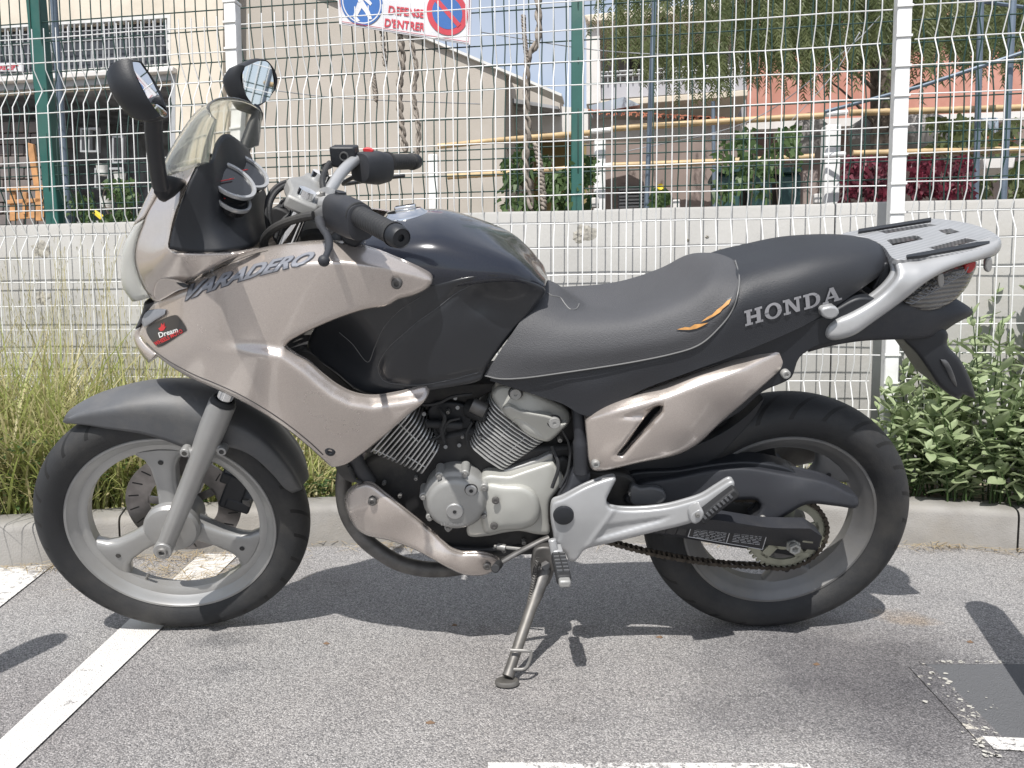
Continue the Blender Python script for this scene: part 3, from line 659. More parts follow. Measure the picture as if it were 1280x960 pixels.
# ---------------------------------------------------------------- fairing
FAIR = [(173, 421), (176, 411), (184, 391), (191, 381), (226, 360), (245, 348), (280, 330), (320, 315), (345, 310), (375, 306), (407, 304), (440, 307), (470, 315), (500, 327), (525, 338), (538, 346), (541, 353), (537, 361), (520, 371), (498, 377, 1), (484, 385), (460, 389), (430, 398), (400, 410), (375, 422), (360, 431), (357, 436), (368, 445), (385, 455), (402, 470), (420, 484), (440, 494), (465, 498), (500, 493), (533, 486), (537, 490), (530, 505), (510, 522), (480, 548), (455, 568), (432, 583), (415, 586), (405, 578), (385, 560), (360, 540), (330, 520), (300, 503), (270, 489), (240, 476), (210, 458), (190, 442), (178, 430)]
FC_ = [(174, 420, -.05), (180, 400, -.058), (191, 384, -.080), (183, 434, -.07), (205, 412, -.105), (228, 372, -.142), (232, 440, -.145), (245, 474, -.135), (262, 400, -.180), (285, 360, -.200), (285, 440, -.192), (290, 495, -.165), (340, 350, -.228), (345, 400, -.228), (345, 460, -.212), (340, 515, -.180), (420, 350, -.240), (420, 395, -.232), (500, 355, -.225), (538, 352, -.205), (480, 380, -.222), (385, 495, -.205), (380, 545, -.180), (430, 520, -.200), (415, 583, -.168), (470, 520, -.192), (530, 492, -.172), (450, 565, -.175)]
def above(V, P):
    P = np.array(P, float); vi = np.interp(V[:, 0], P[:, 0], P[:, 1]); best = np.full(len(V), 1e9)
    for a, b in zip(P[:-1], P[1:]):
        t = np.clip(((V-a)@(b-a))/((b-a)@(b-a)), 0, 1); best = np.minimum(best, np.linalg.norm(V-(a+t[:, None]*(b-a)), axis=1))
    s_ = np.where((V[:, 1] < vi) & (V[:, 0] > P[0, 0]-2), best, -best); return np.where(s_ > 1.5, s_-.0, np.where(s_ < -1.5, 0, (s_+1.5)**2/6.0*1.0))
RID1 = [(205, 380), (240, 366), (285, 350), (330, 340), (380, 333), (430, 331), (480, 337), (520, 347), (542, 354)]
VAL = [(255, 424), (290, 427), (330, 431), (357, 436), (385, 456), (402, 471), (420, 485), (440, 495), (465, 499), (500, 494), (540, 487)]
def disp_f(V):
    P = np.array(VAL, float); vi = np.interp(V[:, 0], P[:, 0], P[:, 1]); best = np.full(len(V), 1e9)
    for a, b in zip(P[:-1], P[1:]):
        t = np.clip(((V-a)@(b-a))/((b-a)@(b-a)), 0, 1); best = np.minimum(best, np.linalg.norm(V-(a+t[:, None]*(b-a)), axis=1))
    d = np.where(V[:, 1] > vi, best, 0); t = np.clip(d/17, 0, 1); st_ = t*t*(3-2*t); fade = np.clip((V[:, 0]-250)/90, 0, 1); fade = fade*fade*(3-2*fade)
    return .0021*above(V, RID1)*np.clip((V[:, 0]-205)/50, 0, 1)-.030*(st_-1)*fade*(V[:, 1] > vi)*0-.024*st_*fade
pf = panel('side_fairing', FAIR, FC_, 'paint_champagne', bike, rpx=7, rd=.008, th=.012, step=4, mirror=True, angle=60, disp=disp_f)
COWL = [(208, 221), (216, 214), (228, 211), (247, 207, 1), (240, 222), (229, 245), (219, 270), (213, 295), (211, 312), (216, 317), (245, 319.5), (290, 318.5), (322, 314), (300, 322), (280, 330.5), (245, 348.5), (227, 360), (196, 380), (185, 372), (175, 350), (168, 330), (168, 310), (174, 290), (182, 271), (194, 250), (202, 234)]
CC_ = [(208, 221, -.10), (194, 250, -.10), (182, 272, -.10), (170, 305, -.095), (168, 330, -.09), (180, 362, -.09), (195, 378, -.09), (247, 208, -.145), (232, 240, -.165), (216, 285, -.175), (212, 310, -.185), (245, 318, -.195), (290, 318, -.195), (322, 314, -.19), (200, 300, -.15), (195, 340, -.14), (225, 358, -.142), (245, 347, -.168), (280, 331, -.185), (230, 335, -.178), (205, 262, -.14)]
panel('upper_cowl', COWL, CC_, 'paint_champagne', bike, rpx=5, rd=.006, th=.012, mirror=True, angle=60)
# recess with the dark slit of the indicator
panel('indicator_recess', [(198, 352), (212, 351), (228, 355), (236, 361), (222, 366), (206, 375), (196, 379), (192, 372), (193, 360)], [(198, 352, -.128), (236, 361, -.158), (196, 379, -.098), (215, 362, -.140)], 'paint_champagne', bike, rpx=4, rd=-.003, th=.01, mirror=True)
panel('recess_slit', [(208, 352), (222, 352.5), (232, 356), (237, 361), (229, 362), (220, 356)], [(208, 352, -.141), (237, 361, -.166), (222, 354, -.152)], 'plastic_black', bike, rpx=2, rd=.002, th=.008, mirror=True)
# lower nose lens strips
panel('position_lens', [(184, 391), (207, 390), (206, 395), (195, 402), (180, 411), (177, 406)], [(184, 391, -.066), (207, 391, -.116), (180, 409, -.068), (195, 400, -.098)], 'decal_grey', bike, rpx=3, rd=.003, th=.008, mirror=True)
# headlamp: glass bulging between the two cowl halves
def sym_loft(name, left, cen, m, nu=28, nv=16, solid=0, fs=1.0, **tg):
    """left edge and centre line (front-most) joined by a rounded surface, mirrored to the right edge"""
    A = curve3(left, nv); B = curve3(cen, nv); rows = []
    for k in range(nv):
        a, b = A[k], B[k]; r = []
        for i in range(nu+1):
            th = math.pi*i/nu; y = a[1]*math.cos(th); s_ = math.sin(th)**fs; r.append(np.array([a[0]+(b[0]-a[0])*s_, y, a[2]+(b[2]-a[2])*s_]))
        rows.append(r)
    mb = MB(); mb.grid(rows); return mb.build(name, m, bike, angle=60, solid=solid, **tg)
sym_loft('headlamp_glass', [L(180, 277, -.102), L(171, 305, -.097), L(169, 330, -.092), L(177, 358, -.09), L(188, 374, -.09)], [L(178, 283, 0), L(164, 305, 0), L(160, 330, 0), L(161, 355, 0), L(172, 372, 0)], 'lens_clear', solid=.003)
sym_loft('headlamp_bowl', [L(184, 285, -.094), L(176, 310, -.09), L(175, 330, -.085), L(184, 372, -.085)], [L(215, 285, 0), L(215, 310, 0), L(215, 335, 0), L(210, 370, 0)], 'chrome', solid=.002)
sym_loft('nose_cowl', [L(208, 221, -.10), L(195, 249, -.10), L(181, 274, -.10)], [L(207, 222, 0), L(193, 248, 0), L(178, 282, 0)], 'paint_champagne', solid=.003)
sym_loft('nose_grille', [L(194, 380, -.078), L(184, 392, -.056), L(176, 408, -.05)], [L(188, 375, 0), L(184, 390, 0), L(175, 410, 0)], 'plastic_matt', solid=.003)
sym_loft('nose_chin', [L(176, 410, -.045), L(175, 422, -.045), L(184, 435, -.065), L(196, 445, -.085)], [L(174, 411, 0), L(172, 422, 0), L(182, 438, 0), L(195, 450, 0)], 'paint_champagne', solid=.003)
# windscreen
scr_l = [L(261, 206, -.155), L(263, 192, -.155), L(265, 178, -.152), L(268, 165, -.147), L(271, 153, -.138)]
scr_c = [L(207, 223, 0), L(223, 190, 0), L(242, 160, 0), L(259, 138, 0), L(279, 125, 0)]
ws = sym_loft('windscreen', scr_l, scr_c, 'screen_plastic', nu=40, nv=24, solid=.0035, fs=.8)
for sd in (1, -1):
    mb = MB(); mb.lathe(L(216, 213, -.10)*np.array([1, sd, 1]), (-.6, -.8*sd, .2), [(1e-5, .006), (.005, .006), (.007, .002), (.007, -.004)], 16); mb.build('screw', 'plastic_black', ws)
# instrument binnacle
rows = [[L(249, 207, -.148), L(232, 243, -.17), L(216, 290, -.182), L(212, 314, -.19)],
        [L(262, 203, -.138), L(256, 240, -.150), L(250, 290, -.165), L(246, 319, -.18)],
        [L(266, 200, -.125), L(268, 235, -.128), L(272, 280, -.14), L(284, 317, -.165)],
        [L(272, 180, -.05), L(280, 222, -.05), L(296, 270, -.06), L(314, 312, -.10)],
        [L(282, 170, 0), L(294, 215, 0), L(310, 262, 0), L(322, 306, 0)],
        [L(295, 177, .05), L(308, 216, .05), L(322, 258, .05), L(330, 300, .06)],
        [L(309, 189, .125), L(322, 222, .125), L(334, 255, .13), L(338, 290, .15)]]
mb = MB(); mb.grid(loft(rows, 60, 24)); bn = mb.build('instrument_panel', 'plastic_black', bike, angle=40, solid=.006)
gn = np.array([.60, -.24, .76]); gn /= np.linalg.norm(gn)
for (u, v, Y, r) in ((301, 225, .030, .052), (283, 237, -.060, .052), (284, 259, -.080, .040)):
    c = L(u, v, Y)+gn*.014; mb = MB(); mb.lathe(c, gn, [(r*.84, .004), (r*.86, .008), (r*.98, .009), (r, .007), (r*1.0, .002)], 48); rg = mb.build('gauge_ring', 'alu_bright', bn, angle=40)
    mb = MB(); mb.lathe(c, gn, [(1e-5, .004), (r*.88, .004), (r*.9, -.012)], 40); mb.build('gauge_face', 'gauge_black', bn)
    mb = MB(); mb.lathe(c+np.array([0, 0, -r*.35]), gn, [(r*.40, .006), (r*.42, .010), (r*.5, .010), (r*.52, .004)], 30); mb.build('gauge_inner_ring', 'alu_bright', bn)
    mb = MB(); t_ = np.cross(gn, [0, 0, 1]); t_ /= np.linalg.norm(t_); mb.box(c+gn*.008+t_*r*.2, (r*.7, .0015, .002), (t_, gn, np.cross(t_, gn))); mb.build('needle', 'decal_red', bn)
# ---------------------------------------------------------------- mirrors
def mirror(near, far, back, stalkpts, sr_, sgn):
    N1 = curve3([L(*p) for p in near], 9); F1 = curve3([L(*p) for p in far], 9)
    ring = list(N1)+list(F1[::-1]); ring = curve3(ring+[ring[0]], 41)[:-1]; c = ring.mean(0)
    bk = np.array(back, float); rows = []
    for k, (s_, q) in enumerate(((.90, .004), (.955, -.004), (1.0, .0), (1.03, .12), (1.02, .35), (.93, .62), (.74, .85), (.45, .97), (.1, 1.0))):
        rows.append([c+(p-c)*s_+bk*q + (np.array([.004, 0, 0]) if k == 1 else 0) for p in ring])
    mb = MB(); mb.grid(rows, closev=True); h = mb.build('mirror', 'plastic_black', bike, angle=50)
    mb = MB(); n_ = 40; inner = [c+(p-c)*.91+bk*.0 for p in ring]; nrm = -bk/np.linalg.norm(bk)
    cn_ = np.array(inner); uu_, ss_, vv_ = np.linalg.svd(cn_-c); pn = vv_[2]; flat_ = [p-pn*((p-c)@pn)+nrm*.002 for p in inner]; mb.add(flat_+[p-nrm*.002 for p in flat_], [tuple(range(40))]+[(k, 40+k, 40+(k+1) % 40, (k+1) % 40) for k in range(40)]); mb.build('mirror_glass', 'mirror_glass', h, smooth=False)
    mb = MB(); mb.tube(curve3([L(*p) if len(p) == 3 and p[0] > 5 else np.array(p) for p in stalkpts], 24), sr_, 14, flat=1.0); mb.build('mirror_stalk', 'plastic_black', h, angle=60)
    return h
mirror([(161, 77, -.365), (164, 94, -.375), (172, 112, -.38), (187, 136, -.375), (201, 152, -.36)], [(173, 79, -.29), (186, 97, -.265), (199, 120, -.26), (207, 142, -.27), (208, 151, -.30)], (-.048, -.006, -.010),
       [(192, 146, -.305), (192, 165, -.29), (194, 190, -.27), (197, 215, -.245), (201, 236, -.225)], [.0140]*24, 1)
mirror([(304, 84, .25), (297, 96, .245), (300, 110, .245), (307, 126, .25), (318, 138, .27)], [(322, 76, .30), (334, 78, .345), (345, 96, .365), (344, 112, .365), (332, 129, .34)], (-.055, .0, -.006),
       [(302, 122, .295), (297, 130, .285)]+[tuple(L(u, v, -Y)*np.array([1, -1, 1])) for u, v, Y in ((192, 168, .285), (195, 195, .265), (201, 236, .225))], .0135, -1)
for sd in (1, -1):
    s_ = np.array([1, sd, 1]); rows = []
    mb = MB()
    for (u, v, Y, r1) in ((201, 234, -.225, .017), (207, 238, -.212, .021), (212, 240, -.198, .022), (219, 238, -.17, .018), (226, 233, -.15, .008)):
        c = L(u, v, Y)*s_; rows.append([c+np.array([math.cos(a)*.010, 0, 0])+np.array([math.sin(a)*.62, 0, math.sin(a)*1.0])*r1 for a in np.linspace(0, 2*math.pi, 15)[:-1]])
    mb.grid(rows, closev=True); mb.add(rows[0], [tuple(range(14))]); mb.add(rows[-1], [tuple(range(14))]); mb.build('mirror_foot', 'plastic_black', bike, angle=50)
# ---------------------------------------------------------------- tank
def sections(name, secs, m, nu, nv, **tg):
    rows = []
    for s_ in secs:
        P = [L(*p) for p in s_]; P[-1][1] = 0; rows.append(P+[p*np.array([1, -1, 1]) for p in P[:-1][::-1]])
    mb = MB(); mb.grid(loft(rows, nu, nv)); return mb.build(name, m, bike, angle=60, **tg)
tank = sections('fuel_tank', [
    [(428, 350, -.10), (430, 330, -.10), (436, 307, -.07), (442, 292, 0)],
    [(455, 362, -.135), (455, 335, -.14), (460, 303, -.10), (466, 281, 0)],
    [(490, 366, -.158), (488, 338, -.16), (492, 302, -.125), (498, 272, 0)],
    [(540, 364, -.170), (540, 338, -.172), (544, 300, -.135), (548, 268, 0)],
    [(590, 358, -.172), (590, 338, -.170), (596, 310, -.130), (600, 284, 0)],
    [(630, 354, -.160), (632, 340, -.155), (636, 322, -.115), (638, 306, 0)],
    [(660, 358, -.135), (661, 348, -.128), (663, 337, -.09), (665, 328, 0)],
    [(680, 368, -.10), (681, 360, -.095), (683, 354, -.06), (684, 352, 0)]], 'paint_black', 70, 50, solid=.004)
COV = [(385, 440), (395, 410), (430, 378), (500, 362), (545, 356), (588, 348), (617, 345), (648, 350), (672, 358), (682, 366), (664, 391), (627, 436), (606, 466), (601, 477), (560, 487), (520, 493), (470, 497), (445, 490), (420, 470)]
def cov_disp(V):
    a = segdist(V, cr_spline([(598, 355), (572, 368), (546, 388), (522, 405), (507, 418), (488, 435), (478, 448), (473, 462), (474, 470), (481, 479), (500, 483), (522, 484), (560, 478), (600, 469), (600, 468.9), (560, 477.9), (522, 483.9), (500, 482.9), (481, 478.9), (475, 470), (474, 462), (479, 448), (489, 435), (508, 418), (523, 405), (547, 388), (573, 368)], 5))
    return .0035*np.exp(-(a/3.2)**2)
cov = panel('tank_cover', COV, [(385, 440, -.115), (430, 378, -.135), (500, 362, -.166), (545, 358, -.175), (588, 350, -.178), (617, 347, -.170), (650, 352, -.150), (680, 367, -.115), (664, 391, -.125), (627, 436, -.140), (604, 470, -.150), (560, 486, -.158), (500, 490, -.160), (450, 490, -.15), (620, 385, -.135), (640, 380, -.130), (605, 372, -.145), (600, 400, -.158), (520, 430, -.172), (560, 400, -.172), (480, 450, -.16), (452, 400, -.14), (465, 440, -.145), (450, 460, -.135), (420, 440, -.115)], 'cover_black', bike, rpx=5, rd=.006, th=.02, step=4, mirror=True, angle=60, disp=cov_disp)
cc = L(506, 270, 0); cc[2] -= .003; up_ = np.array([-.14, 0, 1.0]); up_ /= np.linalg.norm(up_)
mb = MB(); mb.lathe(cc, up_, [(.052, -.012), (.052, -.002), (.050, .002), (.044, .004), (.036, .011), (.030, .012), (1e-5, .013)], 56, ref=(1, 0, 0)); cap = mb.build('filler_cap', 'chrome', bike, angle=30)
mb = MB(); mb.box(cc+up_*.017+np.array([.004, 0, 0]), (.044, .020, .009), (np.cross([0, 1, 0], up_), (0, 1, 0), up_)); mb.build('cap_flap', 'chrome', cap, bevel=.003)
# ---------------------------------------------------------------- seat
seat = sections('seat', [
    [(612, 478, -.135), (640, 440, -.135), (668, 395, -.10), (688, 362, 0)],
    [(650, 490, -.150), (668, 450, -.150), (692, 408, -.115), (724, 386, 0)],
    [(700, 506, -.158), (706, 465, -.158), (718, 412, -.12), (738, 391, 0)],
    [(740, 522, -.163), (745, 470, -.163), (755, 415, -.12), (764, 391, 0)],
    [(800, 491, -.166), (803, 450, -.166), (805, 405, -.125), (806, 381, 0)],
    [(850, 472, -.166), (855, 430, -.164), (858, 382, -.12), (860, 358, 0)],
    [(885, 459, -.163), (895, 410, -.158), (902, 358, -.108), (902, 334, 0)],
    [(905, 452, -.16), (922, 385, -.155), (930, 345, -.105), (930, 323, 0)],
    [(950, 434, -.154), (960, 375, -.150), (968, 336, -.105), (966, 313.5, 0)],
    [(1000, 412, -.144), (1008, 360, -.142), (1014, 325, -.10), (1012, 303.5, 0)],
    [(1035, 392, -.132), (1047, 352, -.13), (1055, 320, -.09), (1053, 298, 0)],
    [(1070, 368, -.118), (1083, 345, -.112), (1088, 318, -.075), (1084, 301, 0)],
    [(1090, 354, -.10), (1103, 338, -.09), (1108, 322, -.06), (1103, 309, 0)],
    [(1096, 350, -.085), (1108, 338, -.075), (1112, 328, -.045), (1110, 320, 0)]], 'seat_vinyl', 110, 50)
pad = sections('rider_pad', [
    [(606, 471, -.142), (630, 434, -.143), (660, 390, -.11), (684, 353, 0)],
    [(625, 475, -.152), (648, 435, -.152), (676, 392, -.115), (700, 361, 0)],
    [(655, 474, -.160), (672, 437, -.160), (696, 398, -.12), (722, 378, 0)],
    [(700, 468, -.166), (708, 437, -.166), (722, 402, -.125), (742, 384.5, 0)],
    [(780, 456, -.171), (784, 430, -.170), (790, 398, -.13), (795, 377, 0)],
    [(840, 444, -.171), (845, 418, -.169), (850, 378, -.125), (852, 354, 0)],
    [(875, 432, -.168), (882, 402, -.164), (888, 355, -.115), (890, 330, 0)],
    [(900, 411, -.162), (908, 385, -.158), (914, 350, -.11), (910, 326, 0)],
    [(915, 390, -.155), (920, 372, -.152), (924, 348, -.104), (918, 328, 0)]], 'seat_grip', 90, 50)
pe = curve3([L(*p) for p in ((606, 472, -.143), (625, 476, -.153), (655, 475, -.161), (700, 469, -.168), (780, 457, -.1725), (840, 445, -.1725), (875, 433, -.169), (900, 411, -.163), (915, 391, -.157), (922, 370, -.151), (924, 348, -.106), (919, 328, -.02))], 90)
mb = MB(); mb.tube(pe, .0016, 6); mb.build('piping', 'piping', seat)
# ---------------------------------------------------------------- side panels and tail
def recess(V):
    P = np.array([(752, 527), (800, 514), (826, 506), (834, 511), (826, 524), (800, 552), (779, 576), (768, 577), (785, 548), (805, 528)], float)
    d = segdist(V, P); i = inside(V, P); d2 = np.where(i, d, -d); t = np.clip((d2+1)/7, 0, 1); return .011*t*t*(3-2*t)*np.clip((V[:, 0]-752)/55, 0, 1)+.0016*above(V, [(728, 529), (770, 517), (828, 502), (900, 476), (960, 450), (1008, 422)])
sp_o = [(731, 526, 1), (740, 517), (769, 504), (828, 481.5), (888, 461), (947, 439), (990, 420), (1008, 411), (1014, 417), (1007, 434), (995, 447), (947, 491), (903, 529), (870, 559), (846, 571), (799, 581), (752, 591), (741, 590), (736, 580), (734, 559), (732, 540)]
panel('side_panel', sp_o, [(732, 525, -.165), (741, 588, -.165), (760, 520, -.185), (755, 575, -.178), (800, 500, -.188), (800, 545, -.190), (850, 565, -.165), (850, 520, -.182), (870, 478, -.180), (828, 485, -.178), (930, 450, -.155), (930, 470, -.168), (920, 505, -.160), (1008, 413, -.115), (990, 440, -.125), (947, 441, -.148), (1000, 422, -.118), (903, 527, -.150), (860, 540, -.175)], 'paint_champagne', bike, rpx=7, rd=.008, th=.012, step=3.4, mirror=True, angle=60, disp=recess,
      holes=[[(772, 571), (777, 571), (790, 557), (805, 541), (818, 525), (826, 516), (827, 511), (820, 511), (811, 519), (802, 530), (785, 555)]])
prism('inner_panel', [(722, 515), (760, 502), (900, 450), (1010, 405), (1040, 392), (1075, 375), (1100, 380), (1060, 425), (1020, 437), (1000, 450), (990, 475), (978, 482), (955, 492), (925, 518), (905, 530), (880, 548), (800, 575), (745, 580), (735, 560)], -.135, .135, 'plastic_black', bike, bevel=.004)
bolt(982, 470, -.142, .0095, 'alu_cast', bike); bolt(744.5, 581.5, -.172, .009, 'alu_cast', bike, h=.008)
bolt(496, 357, -.232, .010, 'steel_dark', bike, h=.007); bolt(413, 566, -.198, .011, 'plastic_black', bike, h=.004)
tail = sections('tail_cowl', [
    [(1010, 442, -.10), (1014, 432, -.10), (1020, 422, -.08), (1025, 416, 0)],
    [(1040, 434, -.105), (1045, 420, -.105), (1055, 404, -.08), (1060, 398, 0)],
    [(1080, 428, -.10), (1085, 410, -.10), (1095, 385, -.08), (1100, 372, 0)],
    [(1132, 426, -.085), (1138, 405, -.085), (1140, 378, -.07), (1145, 360, 0)],
    [(1160, 424, -.06), (1168, 405, -.065), (1172, 386, -.05), (1178, 368, 0)],
    [(1180, 415, -.03), (1192, 402, -.045), (1205, 392, -.035), (1208, 385, 0)],
    [(1190, 408, -.01), (1203, 401, -.015), (1213, 396, -.01), (1215, 392, 0)]], 'plastic_matt', 50, 30, solid=.004)
panel('number_plate_holder', [(1128, 424), (1150, 420), (1178, 412), (1185, 420), (1184, 433), (1199, 450), (1209, 468), (1215, 482), (1220, 501, 1), (1204, 495, 1), (1199, 502, 1), (1186, 495), (1174, 485), (1160, 465), (1145, 444)], [(1128, 424, -.06), (1185, 415, -.05), (1200, 500, -.05), (1170, 450, -.062)], 'plastic_black', bike, rpx=6, rd=.012, th=.11, angle=50)
panel('holder_rib', [(1176, 452), (1183, 453), (1193, 472), (1196, 486), (1190, 480), (1182, 464)], [(1180, 455, -.066), (1192, 478, -.058)], 'plastic_grey', bike, rpx=2, rd=.003, th=.01)
tl = panel('tail_light', [(1128, 378), (1142, 369), (1160, 357), (1178, 345), (1200, 337), (1221, 330), (1217, 345), (1207, 363), (1192, 379), (1172, 389), (1152, 391), (1136, 386)], [(1128, 378, -.085), (1160, 370, -.085), (1220, 332, -.055), (1190, 378, -.06), (1165, 388, -.08)], 'lens_striped', bike, rpx=7, rd=.012, th=.08, mirror=True, angle=60)
prism('tail_light_red', [(1206, 334), (1221, 329), (1220, 336), (1212, 345), (1207, 342)], -.062, .062, 'lens_red', bike, bevel=.003)
mb = MB()
for k in range(13):
    x0 = 1140+k*5.2; v1 = 378-(k*3.0); mb.tube(curve3([L(x0-8, v1+2, -.088), L(x0+2, v1+4, -.086), L(x0+8, v1-6, -.084)], 6), .0012, 5)
mb.build('lens_rib', 'decal_grey', tl, kind='stuff')
# rack -----------------------------------------------------------------
RP = [L(1117, 325, -.105), L(1247, 312, -.08), L(1164, 275, .12)]
RN = np.cross(RP[1]-RP[0], RP[2]-RP[0]); RN /= np.linalg.norm(RN); RN = RN if RN[2] > 0 else -RN
def LR(u, v, h):
    o, d = inv(CAM), inv(ray(u, v)); return o + d*(((RP[0]+RN*h-o)@RN)/(d@RN))
def zpanel(name, outline, m, h=0.0, rpx=5, rd=.004, th=.012, holes=(), step=4, par=None, mats=None, **tg):
    O = cr_spline(outline, step); H = [cr_spline(x, step) for x in holes]; pts = list(O); ed = [(i, (i+1) % len(O)) for i in range(len(O))]
    for x in H:
        b = len(pts); pts += list(x); ed += [(b+i, b+(i+1) % len(x)) for i in range(len(x))]
    vo, eo, fo, *_ = delaunay_2d_cdt([Vector(p) for p in pts], ed, [], 0, 1e-4); V = np.array([tuple(v) for v in vo])
    fc = keep(fo, V, O, H)
    P = [LR(v[0], v[1], h) for v in V]; n = len(P); cnt = set((a, b) for f in fc for a, b in zip(f, f[1:]+f[:1])); bd = [e for e in cnt if (e[1], e[0]) not in cnt]
    mb = MB(); mb.add(P+[p-RN*th for p in P], fc+[tuple(n+i for i in reversed(f)) for f in fc]+[(a, n+a, n+b, b) for a, b in bd]); return mb.build(name, m, par or bike, angle=30, **tg)
def carbon():
    m = MATS['alu_bright'].copy(); m.name = 'rack_weave'; n = m.node_tree.nodes; l = m.node_tree.links; b = n['Principled BSDF']; tc = [x for x in n if x.type == 'TEX_COORD'][0]
    wv = n.new('ShaderNodeTexWave'); wv.inputs['Scale'].default_value = 42; wv.bands_direction = 'DIAGONAL'; wv.inputs['Distortion'].default_value = .5; l.new(tc.outputs['Object'], wv.inputs['Vector'])
    src = b.inputs['Base Color'].links[0].from_socket; mx = n.new('ShaderNodeMix'); mx.data_type = 'RGBA'; mx.blend_type = 'MULTIPLY'; mx.inputs['B'].default_value = (.45, .46, .48, 1); l.new(src, mx.inputs['A'])
    mr = n.new('ShaderNodeMath'); mr.operation = 'MULTIPLY'; mr.inputs[1].default_value = .8; l.new(wv.outputs['Color'], mr.inputs[0]); l.new(mr.outputs[0], mx.inputs['Factor']); l.new(mx.outputs['Result'], b.inputs['Base Color']); b.inputs['Metallic'].default_value = .15
    MATS['rack_weave'] = m
carbon()
rack = zpanel('rear_rack', [(1052, 295), (1075, 289), (1110, 283), (1164, 275.5), (1192, 278), (1215, 282.5), (1236, 290), (1250, 300), (1250, 306), (1200, 318), (1150, 324), (1118, 326), (1104, 310), (1085, 300)], 'rack_weave',
  holes=[[(1108, 302, 1), (1146, 296, 1), (1154, 301, 1), (1116, 309, 1)], [(1172, 290, 1), (1188, 287.5, 1), (1200, 292, 1), (1184, 295.5, 1)], [(1097, 291, 1), (1160, 281.5, 1), (1172, 283.5, 1), (1108, 294, 1)], [(1160, 312, 1), (1208, 299.5, 1), (1222, 303, 1), (1172, 315, 1)]], th=.012, bevel=.0015)
for pts in ([(1073, 288.5), (1164, 274), (1164, 277.5), (1073, 292)], [(1133, 321), (1222, 304.5), (1237, 303.5), (1237, 306.5), (1150, 322), (1134, 323.5)]): zpanel('rubber_strip', [p+(1,) for p in pts], 'plastic_black', h=.005, th=.006, par=rack)
rail = panel('grab_rail', [(1117, 325), (1150, 324), (1200, 317), (1240, 304), (1250, 301), (1251.5, 311), (1245, 321), (1230, 326), (1192, 337.5), (1175, 345), (1155, 357.5), (1130, 377.5), (1092, 405), (1065, 422.5), (1037.5, 427.5), (1031, 422.5), (1031, 412.5), (1040, 402.5), (1062.5, 392.5), (1092.5, 375), (1112, 358), (1120, 345)], [(1117, 325, -.105), (1250, 305, -.070), (1245, 320, -.078), (1150, 340, -.132), (1200, 328, -.115), (1200, 318, -.10), (1150, 325, -.105), (1120, 350, -.138), (1060, 405, -.150), (1035, 420, -.145), (1130, 375, -.145)], 'alu_bright', bike, rpx=9, rd=.016, th=.03, step=4, mirror=True, angle=60)
prism('rail_bracket', [(1026, 390), (1045, 386), (1050, 394), (1040, 402), (1028, 398)], -.156, -.12, 'alu_bright', bike, bevel=.004, mirror=True)
prism('rail_hook', [(1234, 325), (1240, 324), (1239.5, 341), (1236, 343.5), (1233, 342)], -.075, -.063, 'alu_paint', rack, bevel=.003)
prism('lamp_tab', [(1173, 346), (1179, 344), (1179, 361), (1175, 362)], -.100, -.092, 'alu_paint', rack, bevel=.002)
prism('rack_support', [(1108, 330), (1116, 338), (1112, 352), (1090, 366), (1098, 350)], -.085, .02, 'plastic_black', bike, bevel=.006)
# ---------------------------------------------------------------- engine
prism('engine_block', [(452, 585), (475, 570), (520, 560), (560, 545), (600, 540), (640, 560), (700, 560), (728, 560), (735, 600), (700, 640), (690, 690), (640, 698), (600, 700), (550, 690), (500, 655), (470, 625)], -.085, .10, 'engine_dark', bike, bevel=.01)
prism('intake_box', [(480, 492), (600, 482), (650, 482), (700, 500), (728, 520), (730, 560), (700, 560), (690, 520), (640, 492), (600, 500), (590, 540), (556, 560), (540, 520), (520, 505), (490, 503)], -.06, .08, 'engine_dark', bike, bevel=.006)
prism('radiator', [(300, 470), (360, 445), (385, 440), (420, 465), (440, 490), (455, 520), (450, 560), (430, 575), (400, 560), (350, 520), (310, 500)], -.115, .115, 'engine_dark', bike, bevel=.006)
def cylinder(nm, A, B, C, Dd, nf, ribs, lat=-.105, sag=.0):
    """fin stack: fin i runs from lerp(A,C) to lerp(B,D)"""
    A, B, C, Dd = [L(*p, lat) for p in (A, B, C, Dd)]; core = MB()
    ctr = (A+B+C+Dd)/4+np.array([0, .10, 0]); axv = ((C+Dd)-(A+B)); ln = np.linalg.norm(axv); axv /= ln
    core.cyl(ctr-axv*ln*.62, ctr+axv*ln*.55, .052, n=32); cy = core.build(nm, 'engine_dark', bike)
    for i in range(nf):
        t = i/(nf-1); p, q = A+(C-A)*t, B+(Dd-B)*t; w_ = q-p; wl = np.linalg.norm(w_); wx = w_/wl; nz = np.cross(wx, [0, 1, 0]); mb = MB(); n_ = 28; ring = []
        c = (p+q)/2
        for k in range(n_):
            a = 2*math.pi*k/n_; ex = math.copysign(abs(math.cos(a))**.3, math.cos(a))*wl/2*1.07; ey = math.copysign(abs(math.sin(a))**.4, math.sin(a))*.095+.092
            ring.append(c+wx*ex+np.array([0, ey, 0]) + nz*sag*(abs(ex)/(wl/2))**2)
        th = .0014; mb.add([r+nz*th for r in ring]+[r-nz*th for r in ring], [tuple(range(n_)), tuple(range(2*n_-1, n_-1, -1))]+[(k, n_+k, n_+(k+1) % n_, (k+1) % n_) for k in range(n_)])
        mb.build('fin', 'fin_metal', cy, angle=40)
    for (s0, t0, t1) in ribs:
        mb = MB(); P = [A+(C-A)*t+(B+(Dd-B)*t-(A+(C-A)*t))*s0+np.array([0, .002, 0]) for t in np.linspace(t0, t1, 6)]; mb.tube(P, .0014, 6); mb.build('fin_rib', 'fin_metal', cy)
    return cy
